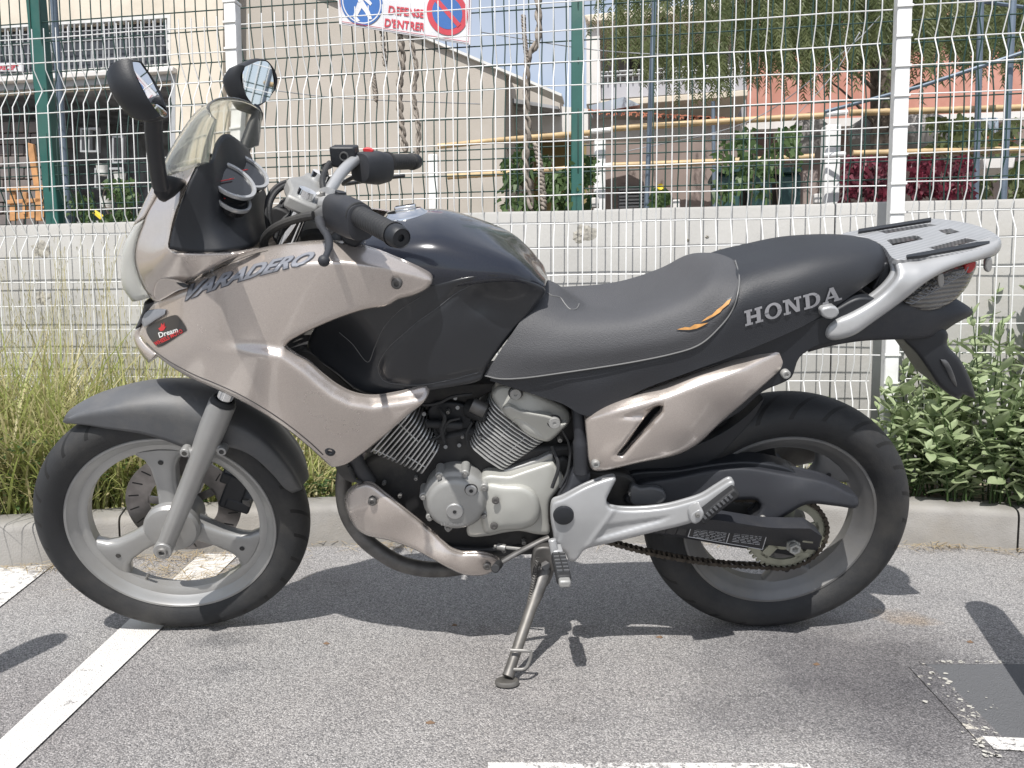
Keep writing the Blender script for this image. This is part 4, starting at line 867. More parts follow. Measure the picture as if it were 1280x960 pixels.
c1 = cylinder('front_cylinder', (461, 571), (511, 514), (525, 597), (548, 563), 13, [(.72, 0, .6), (.12, .0, .45), (.30, .55, 1)])
c2 = cylinder('rear_cylinder', (586, 560), (631, 593), (613, 508), (682, 557), 14, [(.42, .55, 1), (.5, 0, .45), (.72, .35, .85)], sag=.004)
for nm, px, mt in (('front_cylinder_head', [(446, 560), (455, 545), (500, 500), (512, 508), (470, 556), (462, 570)], 'engine_dark'),):
    prism(nm, px, -.10, .08, mt, bike, bevel=.005)
hc = panel('cylinder_head_cover', [(627.5, 519), (620, 508), (615, 500), (614.5, 493), (622, 484.5), (634.5, 482.4), (658, 487), (687, 500), (708, 512), (714, 524), (710, 533), (700, 543), (687, 553.5), (680, 554), (658, 544.5), (644, 531)], [(614, 500, -.10), (660, 490, -.11), (714, 525, -.10), (685, 552, -.12), (640, 530, -.12), (665, 515, -.125)], 'alu_cover', bike, rpx=7, rd=.012, th=.10, step=4)
panel('cover_ledge', [(628, 513), (636, 509.5), (650, 515), (664, 518), (690, 524), (700, 532), (708, 532), (700, 541), (687, 552), (680, 552.5), (660, 543), (657, 535), (648, 527), (640, 528)], [(628, 513, -.125), (690, 540, -.136), (664, 524, -.136)], 'alu_cover', hc, rpx=3.5, rd=.008, th=.02, step=3)
for u, v, Y in ((644.5, 494.5, -.127), (693, 530.5, -.145)):
    mb = MB(); c = L(u, v, Y); mb.lathe(c, (0, -1, 0), [(1e-5, .003), (.0035, .003), (.004, .005), (.0115, .005), (.0125, .003), (.0125, -.01)], 26); b0 = mb.build('bolt', 'alu_cast', hc, angle=35)
    mb = MB(); mb.lathe(c, (0, -1, 0), [(.0125, -.004), (.0155, -.0035), (.0155, -.0055), (.0125, -.006)], 26); mb.build('bolt_ring', 'rubber', b0)
# inlet boots and little parts between the cylinders
mb = MB(); mb.cyl(L(585, 512, -.06), L(612, 520, -.09), .022, n=20); mb.build('intake_boot', 'rubber', bike, bevel=.003)
mb = MB(); mb.cyl(L(590, 508, -.095), L(607, 516, -.10), .0165, n=20); mb.cyl(L(603, 506, -.09), L(597, 522, -.09), .006, n=10); mb.build('clamp', 'steel_dark', bike)
mb = MB(); mb.cyl(L(533, 532, -.09), L(578, 534, -.09), .009, n=14); mb.cyl(L(545, 527, -.07), L(560, 555, -.07), .012, n=12); mb.build('hose', 'rubber', bike)
for (u, v) in ((530, 520), (557, 561), (574, 559), (569, 500), (572, 512)): mb = MB(); mb.cyl(L(u, v, -.088), L(u, v, -.098), .0045, n=8); mb.build('screw', 'steel', bike)
prism('carburettor', [(536, 512), (560, 505), (585, 512), (590, 535), (585, 560), (562, 570), (548, 560), (540, 540)], -.075, .02, 'plastic_black', bike, bevel=.004)
# wiring and hoses in the V between the cylinders
for pts, r in (([(512, 500, -.095), (530, 508, -.10), (548, 506, -.10), (566, 498, -.10), (590, 495, -.095)], .0035), ([(520, 545, -.10), (536, 552, -.10), (552, 545, -.10), (560, 530, -.10), (575, 525, -.10)], .003), ([(548, 512, -.085), (556, 524, -.10), (552, 540, -.10), (556, 556, -.095)], .0045),
               ([(590, 530, -.10), (583, 545, -.10), (585, 560, -.10)], .003), ([(690, 560, -.11), (698, 585, -.13), (690, 612, -.135)], .004), ([(700, 535, -.115), (712, 560, -.12), (710, 590, -.13), (700, 612, -.14)], .003), ([(500, 655, -.11), (520, 668, -.12), (550, 684, -.12), (600, 690, -.12), (640, 684, -.12)], .0045), ([(436, 585, -.12), (442, 600, -.12), (452, 606, -.12)], .004)):
    mb = MB(); mb.tube(curve3([L(*p) for p in pts], 30), r, 8); mb.build('hose', 'rubber', bike)
for (u, v, Y, r) in ((459, 552, -.115, .006), (505, 508, -.11, .005), (600, 548, -.105, .005), (578, 548, -.10, .004), (542, 566, -.10, .0035), (560, 517, -.085, .005), (700, 552, -.11, .006), (630, 690, -.10, .006), (655, 680, -.10, .006), (520, 600, -.095, .005), (500, 622, -.095, .005), (480, 606, -.095, .005)):
    bolt(u, v, Y, r, 'steel', bike, h=.005, hexa=True)
# alternator cover
ac = L(570, 625, -.125)
mb = MB(); mb.lathe(ac, (0, -1, 0), [(.070, -.06), (.0725, -.01), (.0735, .004), (.0715, .010), (.066, .014), (.0635, .018), (.0625, .024), (.058, .030), (.050, .0325), (.02, .034), (1e-5, .034)], 72)
cov2 = mb.build('alternator_cover', 'alu_cast', bike, angle=50)
for k, a in enumerate((118, 72, 28, 170, 215, 255, 330)):
    a = A_(a); d = np.array([math.cos(a), 0, math.sin(a)]); c = ac+d*.0715; mb = MB(); mb.cyl(c+np.array([0, .03, 0]), c+np.array([0, -.013, 0]), .0105, .009, n=18); bs = mb.build('cover_boss', 'alu_cast', cov2, bevel=.002)
    mb = MB(); mb.cyl(c+np.array([0, -.012, 0]), c+np.array([0, -.021, 0]), .0058, n=6); mb.build('bolt', 'steel', bs, bevel=.0008)
for u, v, r in ((568.5, 641, .0195), (589, 615, .0125)):
    c = L(u, v, -.159); mb = MB(); mb.lathe(c, (0, -1, 0), [(1e-5, .0005), (.004, .0005), (.0045, .004), (r-.002, .004), (r, .002), (r, -.006)], 36); pl_ = mb.build('cover_plug', 'alu_paint', cov2, angle=30)
    mb = MB(); mb.lathe(c, (0, -1, 0), [(r, -.0005), (r+.0018, -.001), (r+.0018, -.003)], 36); mb.build('plug_seam', 'engine_dark', pl_)
    mb = MB(); mb.cyl(c+np.array([0, -.0048, 0]), c+np.array([0, -.0052, 0]), .0042, n=6); mb.build('plug_socket', 'engine_dark', pl_)
sc = panel('sprocket_cover', [(604, 598), (637, 597, 1), (660, 589), (691, 579, 1), (704.5, 601), (697, 615), (687.5, 629), (686, 648), (686, 669), (672, 670), (650, 666), (630, 668), (610, 672), (585, 671), (588, 640), (600, 620)], [(610, 600, -.125), (690, 585, -.118), (700, 605, -.118), (686, 665, -.125), (600, 670, -.12), (640, 640, -.135)], 'alu_cover', bike, rpx=5, rd=.008, th=.05, step=4)
panel('cover_dome', [(606, 608), (630, 608), (655, 610), (668, 618), (675, 632), (675, 646), (668, 657), (655, 663), (630, 665), (606, 668)], [(606, 608, -.133), (675, 640, -.145), (640, 640, -.152), (606, 668, -.133)], 'alu_cover', sc, rpx=9, rd=.012, th=.02, step=4)
bolt(619.5, 628, -.152, .0085, 'steel_dark', sc, h=.002); bolt(617.5, 660, -.146, .0085, 'steel_dark', sc, h=.002)
prism('cover_gusset', [(655, 583), (672, 577), (691, 569.5), (692, 578), (662, 588), (640, 594), (628, 592)], -.10, -.06, 'alu_paint', bike, bevel=.004)
# belly pan and exhaust pipe
panel('belly_pan', [(431, 623), (437, 614), (449.6, 607.5), (462.7, 606.5), (481.6, 620), (511, 643.7), (540, 667), (555, 681), (563, 688), (576, 693), (598, 693.5), (616, 697.6), (624, 703), (625, 708), (619, 714), (610, 720), (596, 722), (581, 721), (562, 713), (540, 701), (516.6, 688.5), (487.5, 678), (458, 671.5), (446, 664), (438, 652), (433, 640)], [(431, 625, -.11), (450, 610, -.13), (470, 625, -.155), (470, 655, -.158), (450, 660, -.13), (440, 640, -.135), (500, 648, -.162), (520, 650, -.150), (545, 675, -.145), (500, 670, -.155), (530, 692, -.158), (560, 698, -.165), (575, 694, -.150), (600, 700, -.155), (620, 708, -.135), (590, 716, -.150)], 'paint_champagne', bike, rpx=6, rd=.009, th=.012, step=4, mirror=True, angle=60)
bolt(465.5, 629, -.160, .0095, 'steel_dark', bike, h=.006); bolt(609, 710, -.150, .009, 'steel_dark', bike, h=.004)
mb = MB(); mb.tube(curve3([L(440, 560, -.04), L(430, 600, -.05), L(433, 640, -.06), L(450, 670, -.07), L(475, 692, -.075), L(505, 708, -.075), L(545, 714, -.06), L(590, 708, -.02), L(640, 690, .05), L(700, 660, .10)], 60), .019, 18); mb.build('exhaust_pipe', 'steel_dark', bike)
prism('front_bracket', [(418, 582), (428, 578), (440, 590), (444, 606), (434, 604), (424, 596)], -.12, -.08, 'engine_dark', bike, bevel=.003)
mb = MB(); mb.tube(curve3([L(446, 575, -.09), L(455, 600, -.09), L(480, 640, -.09), L(530, 680, -.09), L(600, 690, -.085), L(690, 684, -.085)], 40), .012, 12); mb.build('frame_rail', 'engine_dark', bike)
mb = MB(); mb.tube(curve3([L(430, 500, -.10), L(438, 545, -.10), L(446, 580, -.10), L(462, 606, -.10)], 20), .017, 14); mb.build('frame_downtube', 'plastic_matt', bike)
# silencer on the far side
mb = MB(); a_, b2 = np.array([.30, .16, .30]), np.array([.95, .20, .43]); mb.lathe(a_, b2-a_, [(1e-5, 0), (.022, 0), (.03, .04), (.052, .12), (.055, .2), (.055, .60), (.05, .64), (.018, .65), (.018, .60), (1e-5, .60)], 32); mb.build('silencer', 'steel_dark', bike)
# grey hose boot and frame behind the engine
mb = MB(); mb.tube(curve3([L(722, 508, -.12), L(724, 535, -.135), L(726, 565, -.14), L(726, 592, -.14)], 18), [.013]*9+[.0165]*9, 16); mb.build('frame_tube', 'plastic_matt', bike)
panel('rubber_boot', [(716, 592), (736, 590), (737, 608), (727, 620), (712, 630), (699, 634), (697, 628), (708, 612)], [(716, 592, -.145), (736, 592, -.145), (700, 632, -.16)], 'plastic_matt', bike, rpx=6, rd=.012, th=.03)
prism('swingarm_pivot', [(700, 575), (735, 590), (790, 600), (800, 640), (760, 640), (720, 650), (695, 630)], -.10, .10, 'engine_dark', bike, bevel=.008)
# ---------------------------------------------------------------- footrest plate
def groove(V):
    P = np.array([(742, 678), (757, 658), (775, 655), (846, 645), (826, 656), (790, 666), (755, 676)], float); d = segdist(V, P); i = inside(V, P)
    return .005*np.clip(np.where(i, d, 0)/4.5, 0, 1)
def ridge(V):
    P = np.array([(758, 629), (770, 636), (760, 650), (731, 690), (719, 703)], float); i = np.full(len(V), 1e9)
    for a, b in zip(P[:-1], P[1:]):
        t = np.clip(((V-a)@(b-a))/((b-a)@(b-a)), 0, 1); i = np.minimum(i, np.linalg.norm(V-(a+t[:, None]*(b-a)), axis=1))
    return -.003*np.exp(-(i/2.5)**2)
fp_ = panel('footrest_plate', [(688.5, 638), (691, 630), (703, 625), (735.6, 608.4), (768, 598.7), (770, 601), (764, 614), (758, 629), (761, 635), (768, 638), (794, 639.5), (832.5, 636), (857, 630), (878, 623), (896, 612), (913, 602.5), (917.5, 604), (917, 613), (902, 624), (884, 637.5), (868, 653.6), (850, 660), (826, 665.5), (795, 673), (761, 681.5), (740, 686), (729, 690.8), (723, 699), (718, 704), (711.4, 703.7), (706.6, 694), (697, 688), (693, 680), (691, 668), (688.5, 653)], [(690, 640, -.185), (705, 648, -.192), (768, 600, -.175), (740, 640, -.190), (715, 700, -.188), (770, 660, -.190), (830, 650, -.200), (880, 630, -.212), (915, 605, -.215), (868, 652, -.215)], 'alu_bright', bike, rpx=5, rd=.008, th=.018, step=2.6, angle=60, disp=lambda V: groove(V)+ridge(V))
mb = MB(); c = L(704.5, 647, -.196); mb.lathe(c, (0, -1, 0), [(1e-5, .004), (.018, .0035), (.0215, .002), (.0225, -.004)], 36); mb.build('pivot_cap', 'plastic_black', fp_, angle=40)
# passenger peg folded along the rail
c0, c1_ = L(871, 653, -.225), L(917, 616, -.222); d = (c1_-c0)/np.linalg.norm(c1_-c0); n_ = np.cross(d, [0, 1, 0]); ln = np.linalg.norm(c1_-c0)
mb = MB(); mb.box((c0+c1_)/2+d*.006, (ln, .026, .022), (d, (0, 1, 0), n_)); pg = mb.build('passenger_footpeg', 'rubber', bike, bevel=.004)
for k in range(8):
    mb = MB(); mb.box(c0+d*(.02+k*(ln-.02)/8)+np.array([0, -.014, 0])+n_*.004*(-1 if n_[2] > 0 else 1)*-1, (.005, .004, .009), (d, (0, 1, 0), n_)); mb.build('peg_stud', 'plastic_grey', pg)
panel('peg_knuckle', [(863, 648), (868, 642), (877, 639), (880, 645), (876, 653), (869, 657), (864, 655)], [(870, 648, -.24)], 'alu_bright', pg, rpx=2, rd=.003, th=.03, step=3)
bolt(872, 646.5, -.243, .005, 'steel', pg, h=.002)
# rider peg
a_, b2 = L(697, 694, -.215), L(706, 731, -.325); dd = b2-a_; ln = np.linalg.norm(dd); dd /= ln; s1 = np.cross(dd, [0, 0, 1.0]); s1 /= np.linalg.norm(s1); s2 = np.cross(s1, dd)
mb = MB(); mb.box(a_+dd*ln*.5, (ln*.86, .030, .022), (dd, s1, s2)); rp = mb.build('footpeg', 'rubber', bike, bevel=.005)
mb = MB(); mb.box(a_+dd*ln*.98, (ln*.16, .024, .016), (dd, s1, s2)); mb.build('peg_end', 'alu_cast', rp, bevel=.004)
for k in range(6):
    for j in (-1, 1):
        mb = MB(); mb.box(a_+dd*ln*(.17+.12*k)+s2*.012+s1*.007*j, (.005, .011, .004), (dd, s1, s2)); mb.build('peg_stud', 'plastic_grey', rp)
mb = MB(); mb.box(a_+dd*-.008, (.03, .022, .02), (dd, s1, s2)); mb.cyl(L(690, 676, -.205), L(694, 696, -.215), .009, n=14); mb.build('peg_bracket', 'alu_bright', rp, bevel=.003)
# gear lever
mb = MB(); mb.tube(curve3([L(686, 674, -.175), L(676, 678, -.18), L(664, 684, -.185), L(645, 694, -.19), L(628, 704, -.195)], 24), .0072, 12, flat=.7); gl = mb.build('gear_lever', 'steel_dark', bike)
mb = MB(); mb.cyl(L(624, 707, -.165), L(619, 713, -.225), .0095, n=18); mb.build('lever_rubber', 'rubber', gl, bevel=.002)
mb = MB(); mb.cyl(L(618, 685, -.12), L(655, 689, -.14), .004, n=8); mb.cyl(L(622, 685, -.125), L(632, 687, -.13), .008, n=12); mb.build('gear_linkage', 'steel', bike)
# side stand
pt, ft = L(684, 704, -.12), inv(np.array([.072, -.345, .012])); dd = (ft-pt); ln = np.linalg.norm(dd); dd /= ln
mb = MB(); mb.tube([pt+dd*.02, pt+dd*.08, pt+dd*.11, ft-dd*.03, ft-dd*.004], [.017, .0165, .0125, .0115, .0125], 18); st = mb.build('side_stand', 'steel_dark', bike)
fw = np.array([1.0, 0, 0]); dn = inv(np.array([0, 0, 1.0])); lat = np.cross(dn, fw)
mb = MB(); rows = []
for h_, s_ in ((0, 1.0), (.006, 1.0), (.009, .92)):
    rows.append([inv(np.array([.072, -.345, 0]))+dn*h_+fw*math.cos(a)*.026*s_+lat*math.sin(a)*.019*s_ for a in np.linspace(0, 2*math.pi, 21)[:-1]])
mb.grid(rows, closev=True); mb.add(rows[-1], [tuple(range(20))]); mb.build('stand_foot', 'steel_dark', st)
g0 = inv(np.array([.08, -.335, .07])); g1 = inv(np.array([.078, -.34, .03]))
mb = MB(); mb.tube(curve3([g0, g0+fw*.035+lat*-.004, g0+fw*.045-dn*.004], 8), .0035, 8); mb.tube(curve3([g1, g1+fw*.03, g1+fw*.04+dn*.012, g1+fw*.046+dn*.03, g1+fw*.046+dn*.036], 12), .0035, 8); mb.build('stand_hook', 'steel', st)
prism('stand_bracket', [(668, 690), (690, 688), (697, 700), (692, 720), (684, 736), (672, 738), (664, 724), (666, 704)], -.135, -.095, 'steel_dark', bike, bevel=.004)
mb = MB(); mb.cyl(L(682, 709, -.135), L(682, 709, -.148), .011, n=6); mb.cyl(L(677, 718, -.13), L(677, 718, -.15), .013, n=20); mb.build('stand_bolt', 'steel_dark', bike)
mb = MB(); p_, q_ = L(672, 700, -.145), L(662, 756, -.20); 
coil = []; 
for k in range(150):
    t = k/149; a = t*2*math.pi*18; coil.append(p_+(q_-p_)*t+np.array([math.cos(a)*.005, math.sin(a)*.005, 0]))
mb.tube(coil, .0012, 5); mb.build('stand_spring', 'steel_dark', bike)
# ---------------------------------------------------------------- swingarm, guard, chain
sw = panel('swingarm', [(700, 645), (760, 650), (808, 655), (850, 652), (895, 652.5), (960, 661.5), (1013, 663, 1), (1028, 673, 1), (1018, 702, 1), (1000, 699), (980, 695), (913, 685), (847, 673.5), (808, 668), (760, 668), (700, 668)], [(808, 660, -.120), (900, 668, -.128), (1020, 680, -.132)], 'plastic_matt', bike, rpx=3, rd=.003, th=.045, step=5, mirror=True)
mb = MB(); mb.box(np.array([.36, 0, .36]), (.06, .22, .06)); mb.box(np.array([.30, 0, .40]), (.14, .18, .05)); mb.build('swingarm_bridge', 'plastic_matt', bike, bevel=.01)
def px_rect(nm, P, Y, m, par, th=.0012):
    mb = MB(); A = [L(u, v, Y) for u, v in P]; mb.add(A+[a+np.array([0, th, 0]) for a in A], [(0, 1, 2, 3), (7, 6, 5, 4), (0, 4, 5, 1), (1, 5, 6, 2), (2, 6, 7, 3), (3, 7, 4, 0)]); return mb.build(nm, m, par, smooth=False)
lab = px_rect('warning_label', [(866, 655.5), (960, 665.5), (953, 689), (860, 673)], -.1293, 'decal_black', sw)
mb = MB()
def strip(P, Y, w): mb.tube([L(u, v, Y) for u, v in P], w, 4)
Yl = -.1302
for seg_ in ([(866, 655.5), (960, 665.5)], [(960, 665.5), (953, 689)], [(953, 689), (860, 673)], [(860, 673), (866, 655.5)], [(914, 661), (908, 681)]): strip(seg_, Yl, .0009)
r2 = random.Random(4)
for blk, (x0, x1) in enumerate(((868, 911), (917, 955))):
    for k in range(8):
        a0 = 659.5+k*1.9+(x0-866)*.11; xx = x0+1.5
        while xx < x1-3:
            w_ = r2.uniform(3, 9); xe = min(xx+w_, x1-2); strip([(xx-k*.5, a0+(xx-x0)*.13), (xe-k*.5, a0+(xe-x0)*.13)], Yl, .0006); xx = xe+r2.uniform(1, 2.4)
mb.build('label_print', 'decal_light', lab, kind='stuff')
for k in range(4):
    P = [(810+k*13, 660+k*.4), (821+k*13, 661+k*.3), (817+k*13, 668+k*1.3), (806+k*13, 666+k*1.2)]; q_ = px_rect('label_block', P, -.1225-.0016*k, 'decal_black', sw)
for P in ([(1004, 675.5), (1017, 677), (1016, 681.5), (1003, 680)], [(998, 692), (1012, 694), (1011, 698), (997, 696)]):
    q_ = px_rect('label_tag', P, -.1335, 'sprocket_metal', sw)
mb = MB(); c = L(991.5, 685, -.133); mb.lathe(c, (0, -1, 0), [(1e-5, .006), (.006, .006), (.008, .014), (.0135, .014), (.0135, .003), (.0165, .003), (.017, -.002)], 6); mb.build('axle_nut', 'alu_cover', bike, angle=25)
mb = MB(); mb.cyl(RC+np.array([0, -.14, 0]), RC+np.array([0, .14, 0]), .010, n=18); mb.build('rear_axle', 'steel', bike)
bolt(1006, 661, -.115, .009, 'steel', bike, h=.012, hexa=True)
guard = panel('chain_guard', [(780, 628), (795, 608), (846.7, 597), (888, 588.5), (930, 585.5), (980, 593), (1013, 598.5), (1037, 605), (1057, 615), (1072, 623), (1074, 630), (1070, 637), (1047, 635), (1013, 632), (1000, 636), (990, 642), (975, 651), (966.7, 656.7), (950, 655), (940, 652.5), (948, 642), (950, 633), (946, 628), (923, 627), (880, 633), (800, 634)], [(780, 620, -.115), (900, 610, -.118), (1000, 612, -.120), (1000, 600, -.108), (1070, 630, -.118), (950, 645, -.124), (850, 600, -.108)], 'plastic_matt', bike, rpx=5, rd=.012, th=.045, step=5)
bolt(953, 650, -.126, .008, 'steel', guard, h=.005)
prism('swingarm_top', [(780, 600), (850, 590), (900, 582), (940, 580), (990, 590), (1000, 600), (900, 620), (850, 640), (800, 645), (780, 640)], -.085, -.03, 'plastic_black', bike, bevel=.008)
prism('hugger', [(775, 575), (850, 565), (900, 545), (935, 520), (955, 500), (945, 520), (925, 545), (900, 570), (870, 590), (840, 610), (810, 640), (780, 640)], -.07, .07, 'plastic_black', bike, bevel=.006)
prism('guard_tab', [(788, 612), (792, 609), (800, 613), (815, 612), (830, 617), (833, 627), (828, 632), (808, 634), (790, 633)], -.135, -.115, 'plastic_grey', bike, bevel=.005); bolt(788.5, 619, -.130, .006, 'steel', bike, h=.004)
prism('rear_caliper', [(908, 560), (930, 558), (955, 556), (968, 560), (972, 575), (985, 586), (960, 592), (905, 588)], .06, .12, 'plastic_black', bike, bevel=.004)
for u in (933, 955): mb = MB(); mb.box(L(u, 576, .055), (.016, .008, .024)); mb.build('caliper_pin', 'steel', bike, bevel=.002)
mb = MB(); R_ = .094; sy = -.088; n_ = 84
mb.lathe(RC+np.array([0, sy, 0]), (0, -1, 0), [(.070, -.003), (R_-.006, -.003), (R_-.006, .003), (.070, .003)], 84, closed=True); mb.lathe(RC+np.array([0, sy, 0]), (0, -1, 0), [(.014, -.003), (.042, -.003), (.042, .003), (.014, .003)], 40, closed=True)
for k in range(5):
    a = 2*math.pi*k/5+.3; d = np.array([math.cos(a), 0, math.sin(a)]); t_ = np.array([-math.sin(a), 0, math.cos(a)]); mb.box(RC+d*.056+np.array([0, sy, 0]), (.04, .006, .022), (d, (0, 1, 0), t_))
for k in range(42):
    a = 2*math.pi*k/42; d = np.array([math.cos(a), 0, math.sin(a)]); t_ = np.array([-math.sin(a), 0, math.cos(a)]); c = RC+np.array([0, sy, 0]); w2 = .0045
    mb.add([c+d*(R_-.008)+t_*w2+np.array([0, y, 0]) for y in (-.003, .003)]+[c+d*(R_-.008)-t_*w2+np.array([0, y, 0]) for y in (-.003, .003)]+[c+d*(R_+.002)+t_*w2*.35+np.array([0, y, 0]) for y in (-.003, .003)]+[c+d*(R_+.002)-t_*w2*.35+np.array([0, y, 0]) for y in (-.003, .003)], [(0, 1, 5, 4), (2, 6, 7, 3), (4, 5, 7, 6), (0, 4, 6, 2), (1, 3, 7, 5)])
spk = mb.build('rear_sprocket', 'sprocket_metal', bike, angle=25)
# chain path: round the rear sprocket and back to the front one
fcx = np.array([.178, sy, .385]); rcx = RC+np.array([0, sy, 0]); r1_, r0_ = R_, .034
path = []; dv = rcx-fcx; base = math.atan2(dv[2], dv[0]); be = math.acos((r1_-r0_)/np.linalg.norm(dv))
for a in np.linspace(base-math.pi+be+.0, base+math.pi-be, 60): pass
up1 = base+be; 
cpt = lambda c, r, a: c+np.array([math.cos(a), 0, math.sin(a)])*r
ua = base+math.pi-be; la = base-math.pi+be
F_up, R_up, F_lo, R_lo = cpt(fcx, r0_, ua), cpt(rcx, r1_, ua), cpt(fcx, r0_, la), cpt(rcx, r1_, la)
path += [R_up+(F_up-R_up)*t for t in np.linspace(1, 0, 40)[:-1]]
path += [cpt(rcx, r1_, a) for a in np.linspace(ua, la, 50)]
low = [R_lo+(F_lo-R_lo)*t+np.array([0, 0, -.030*math.sin(math.pi*t)**1.0*(1-.25*t)]) for t in np.linspace(0, 1, 50)]
path += low[1:]+[cpt(fcx, r0_, a) for a in np.linspace(la, ua-2*math.pi, 20)][1:]
path = np.array(path); dch = np.r_[0, np.cumsum(np.linalg.norm(np.diff(path, axis=0), axis=1))]; nl = int(dch[-1]/.0127); mb = MB()
for k in range(nl):
    s0_ = k*.0127; p = np.array([np.interp(s0_, dch, path[:, i]) for i in range(3)]); q = np.array([np.interp(s0_+.0127, dch, path[:, i]) for i in range(3)]); d = q-p; d /= np.linalg.norm(d)+1e-9; nn = np.cross(d, [0, 1, 0])
    off_ = .0078 if k % 2 else .0058
    for sd in (-1, 1):
        rr_ = []
        for (x, h) in ((-.0045, .0), (-.003, .0045), (.0, .0052), (.003, .0042), (.0064, .0036), (.0098, .0042), (.0128, .0052), (.0158, .0045), (.0172, 0), (.0158, -.0045), (.0128, -.0052), (.0098, -.0042), (.0064, -.0036), (.003, -.0042), (0, -.0052), (-.003, -.0045)):
            rr_.append(p+d*x+nn*h+np.array([0, sd*off_, 0]))
        n2 = len(rr_); mb.add(rr_+[x+np.array([0, .0014*sd, 0]) for x in rr_], [tuple(range(n2)), tuple(range(2*n2-1, n2-1, -1))]+[(i, i+n2, (i+1) % n2+n2, (i+1) % n2) for i in range(n2)])
    mb.cyl(p+np.array([0, -.0095, 0]), p+np.array([0, .0095, 0]), .003, n=8)
mb.build('chain', 'chain_metal', bike, angle=30, kind='stuff')
mb = MB(); mb.lathe(fcx, (0, 1, 0), [(1e-5, -.004), (.03, -.004), (.03, .004), (1e-5, .004)], 30); mb.build('front_sprocket', 'steel_dark', bike)
# ---------------------------------------------------------------- handlebar
mb = MB(); rb = curve3([L(398, 256, .02), L(412, 240, .05), L(424, 222, .10), L(437, 208, .155), L(451, 201, .205), L(480, 204, .25), L(518, 204, .365)], 60); mb.tube(rb, .0125, 18); lb = curve3([L(400, 262, -.06), L(412, 258, -.10), L(430, 262, -.17), L(445, 272, -.235), L(475, 286, -.305), L(503, 302, -.365)], 50); mb.tube(lb, .0125, 18)
hb = mb.build('handlebar', 'alu_bright', bike)
def axis_frame(a, b):
    d = b-a; ln = np.linalg.norm(d); d = d/ln; s1 = np.cross(d, [0, 0, 1.0]); s1 /= np.linalg.norm(s1); return d, s1, np.cross(s1, d), ln
def grip(a, b):
    d, s1, s2, ln = axis_frame(a, b); mb = MB(); pr = [(.0195, 0), (.024, .001), (.024, .006), (.0185, .008)]
    for k in range(12): x = .012+(ln-.04)*k/12; pr += [(.0178, x), (.0186, x+.002), (.0186, x+(ln-.04)/12-.002), (.0178, x+(ln-.04)/12)]
    pr += [(.0195, ln-.026), (.0205, ln-.022), (.0205, ln-.018)]; mb.lathe(a, d, pr, 28); g = mb.build('grip', 'rubber', bike, angle=40)
    mb = MB(); mb.lathe(b-d*.018, d, [(.0190, -.006), (.0192, .010), (.0170, .022), (.0155, .024), (.0150, .022), (.006, .022), (.0055, .016), (1e-5, .016)], 28); mb.build('bar_end', 'plastic_black', g, angle=40); return g
grip(L(447, 272, -.245), L(500, 300, -.375)); grip(L(483, 205, .255), L(520, 204, .375))
# left switchgear
a, b_ = L(420, 262, -.165), L(452, 276, -.255); d, s1, s2, ln = axis_frame(a, b_)
mb = MB(); rows = []
for t_, r_ in ((-.02, .6), (-.018, .9), (.0, 1.0), (.35, 1.02), (.7, 1.0), (.98, .92), (1.0, .75)):
    c = a+d*ln*t_; rows.append([c+s1*math.copysign(abs(math.cos(q))**.7, math.cos(q))*.027*r_+s2*(math.copysign(abs(math.sin(q))**.7, math.sin(q))*.034*r_-.008) for q in np.linspace(0, 2*math.pi, 29)[:-1]])
mb.grid(rows, closev=True); mb.add(rows[0], [tuple(range(28))]); mb.add(rows[-1], [tuple(range(28))]); sg_ = mb.build('switch_housing', 'plastic_matt', bike, angle=50)
mb = MB(); mb.cyl(L(425, 248, -.17), L(426, 242, -.17), .010, n=20); mb.build('housing_boss', 'plastic_black', sg_, bevel=.001)
panel('housing_skirt', [(424, 262), (436, 266), (448, 290), (458, 296), (452, 306), (444, 313), (430, 306), (424, 290)], [(424, 262, -.185), (450, 300, -.20)], 'plastic_black', sg_, rpx=5, rd=.01, th=.045)
for P, Y in (([(437, 268), (446, 270), (447, 276), (438, 275)], -.228), ([(431, 279), (440, 281), (440, 286), (431, 285)], -.222)): prism('switch_button', P, Y, Y+.015, 'plastic_grey', sg_, bevel=.0015)
# clutch perch and lever with ball end
cl = panel('clutch_perch', [(392, 268), (400, 262), (418, 262), (425, 268), (424, 284), (416, 296), (408, 296), (400, 286), (394, 278)], [(395, 270, -.14), (422, 270, -.18), (410, 290, -.17)], 'plastic_grey', bike, rpx=5, rd=.010, th=.03, step=3)
mb = MB(); mb.tube(curve3([L(399, 276, -.18), L(403, 288, -.22), L(409, 297, -.26), L(411.5, 308, -.30), L(409.5, 318, -.335), L(406, 326, -.36)], 30), [.0085]*6+[.0068]*18+[.0055]*6, 12, flat=.75); lv = mb.build('clutch_lever', 'plastic_matt', bike)
mb = MB(); c = L(405, 329, -.366); mb.lathe(c, (0, 0, 1), [(max(.0098*math.sin(t_), 1e-5), -.0098*math.cos(t_)) for t_ in np.linspace(0, math.pi, 16)], 24); mb.build('lever_ball', 'plastic_matt', lv)
# silver bar castings and clamp
mb = MB(); mb.tube(curve3([L(388, 262, -.04), L(398, 262, -.07), L(412, 257, -.10), L(422, 260, -.135)], 16), [.016, .017, .018, .019, .019, .019, .018, .017, .0165, .016, .016, .0155, .015, .015, .015, .015], 20); mb.build('bar_casting', 'alu_bright', bike)
prism('bar_clamp', [(389, 246), (398, 242), (414, 248), (420, 258), (408, 264), (393, 262), (387, 255)], -.036, .036, 'alu_paint', bike, bevel=.006)
for Y in (-.045, -.012, .012, .040): mb = MB(); mb.cyl(L(403, 247, Y), L(403, 242, Y), .006, n=14); mb.build('bolt', 'steel', bike, bevel=.001)
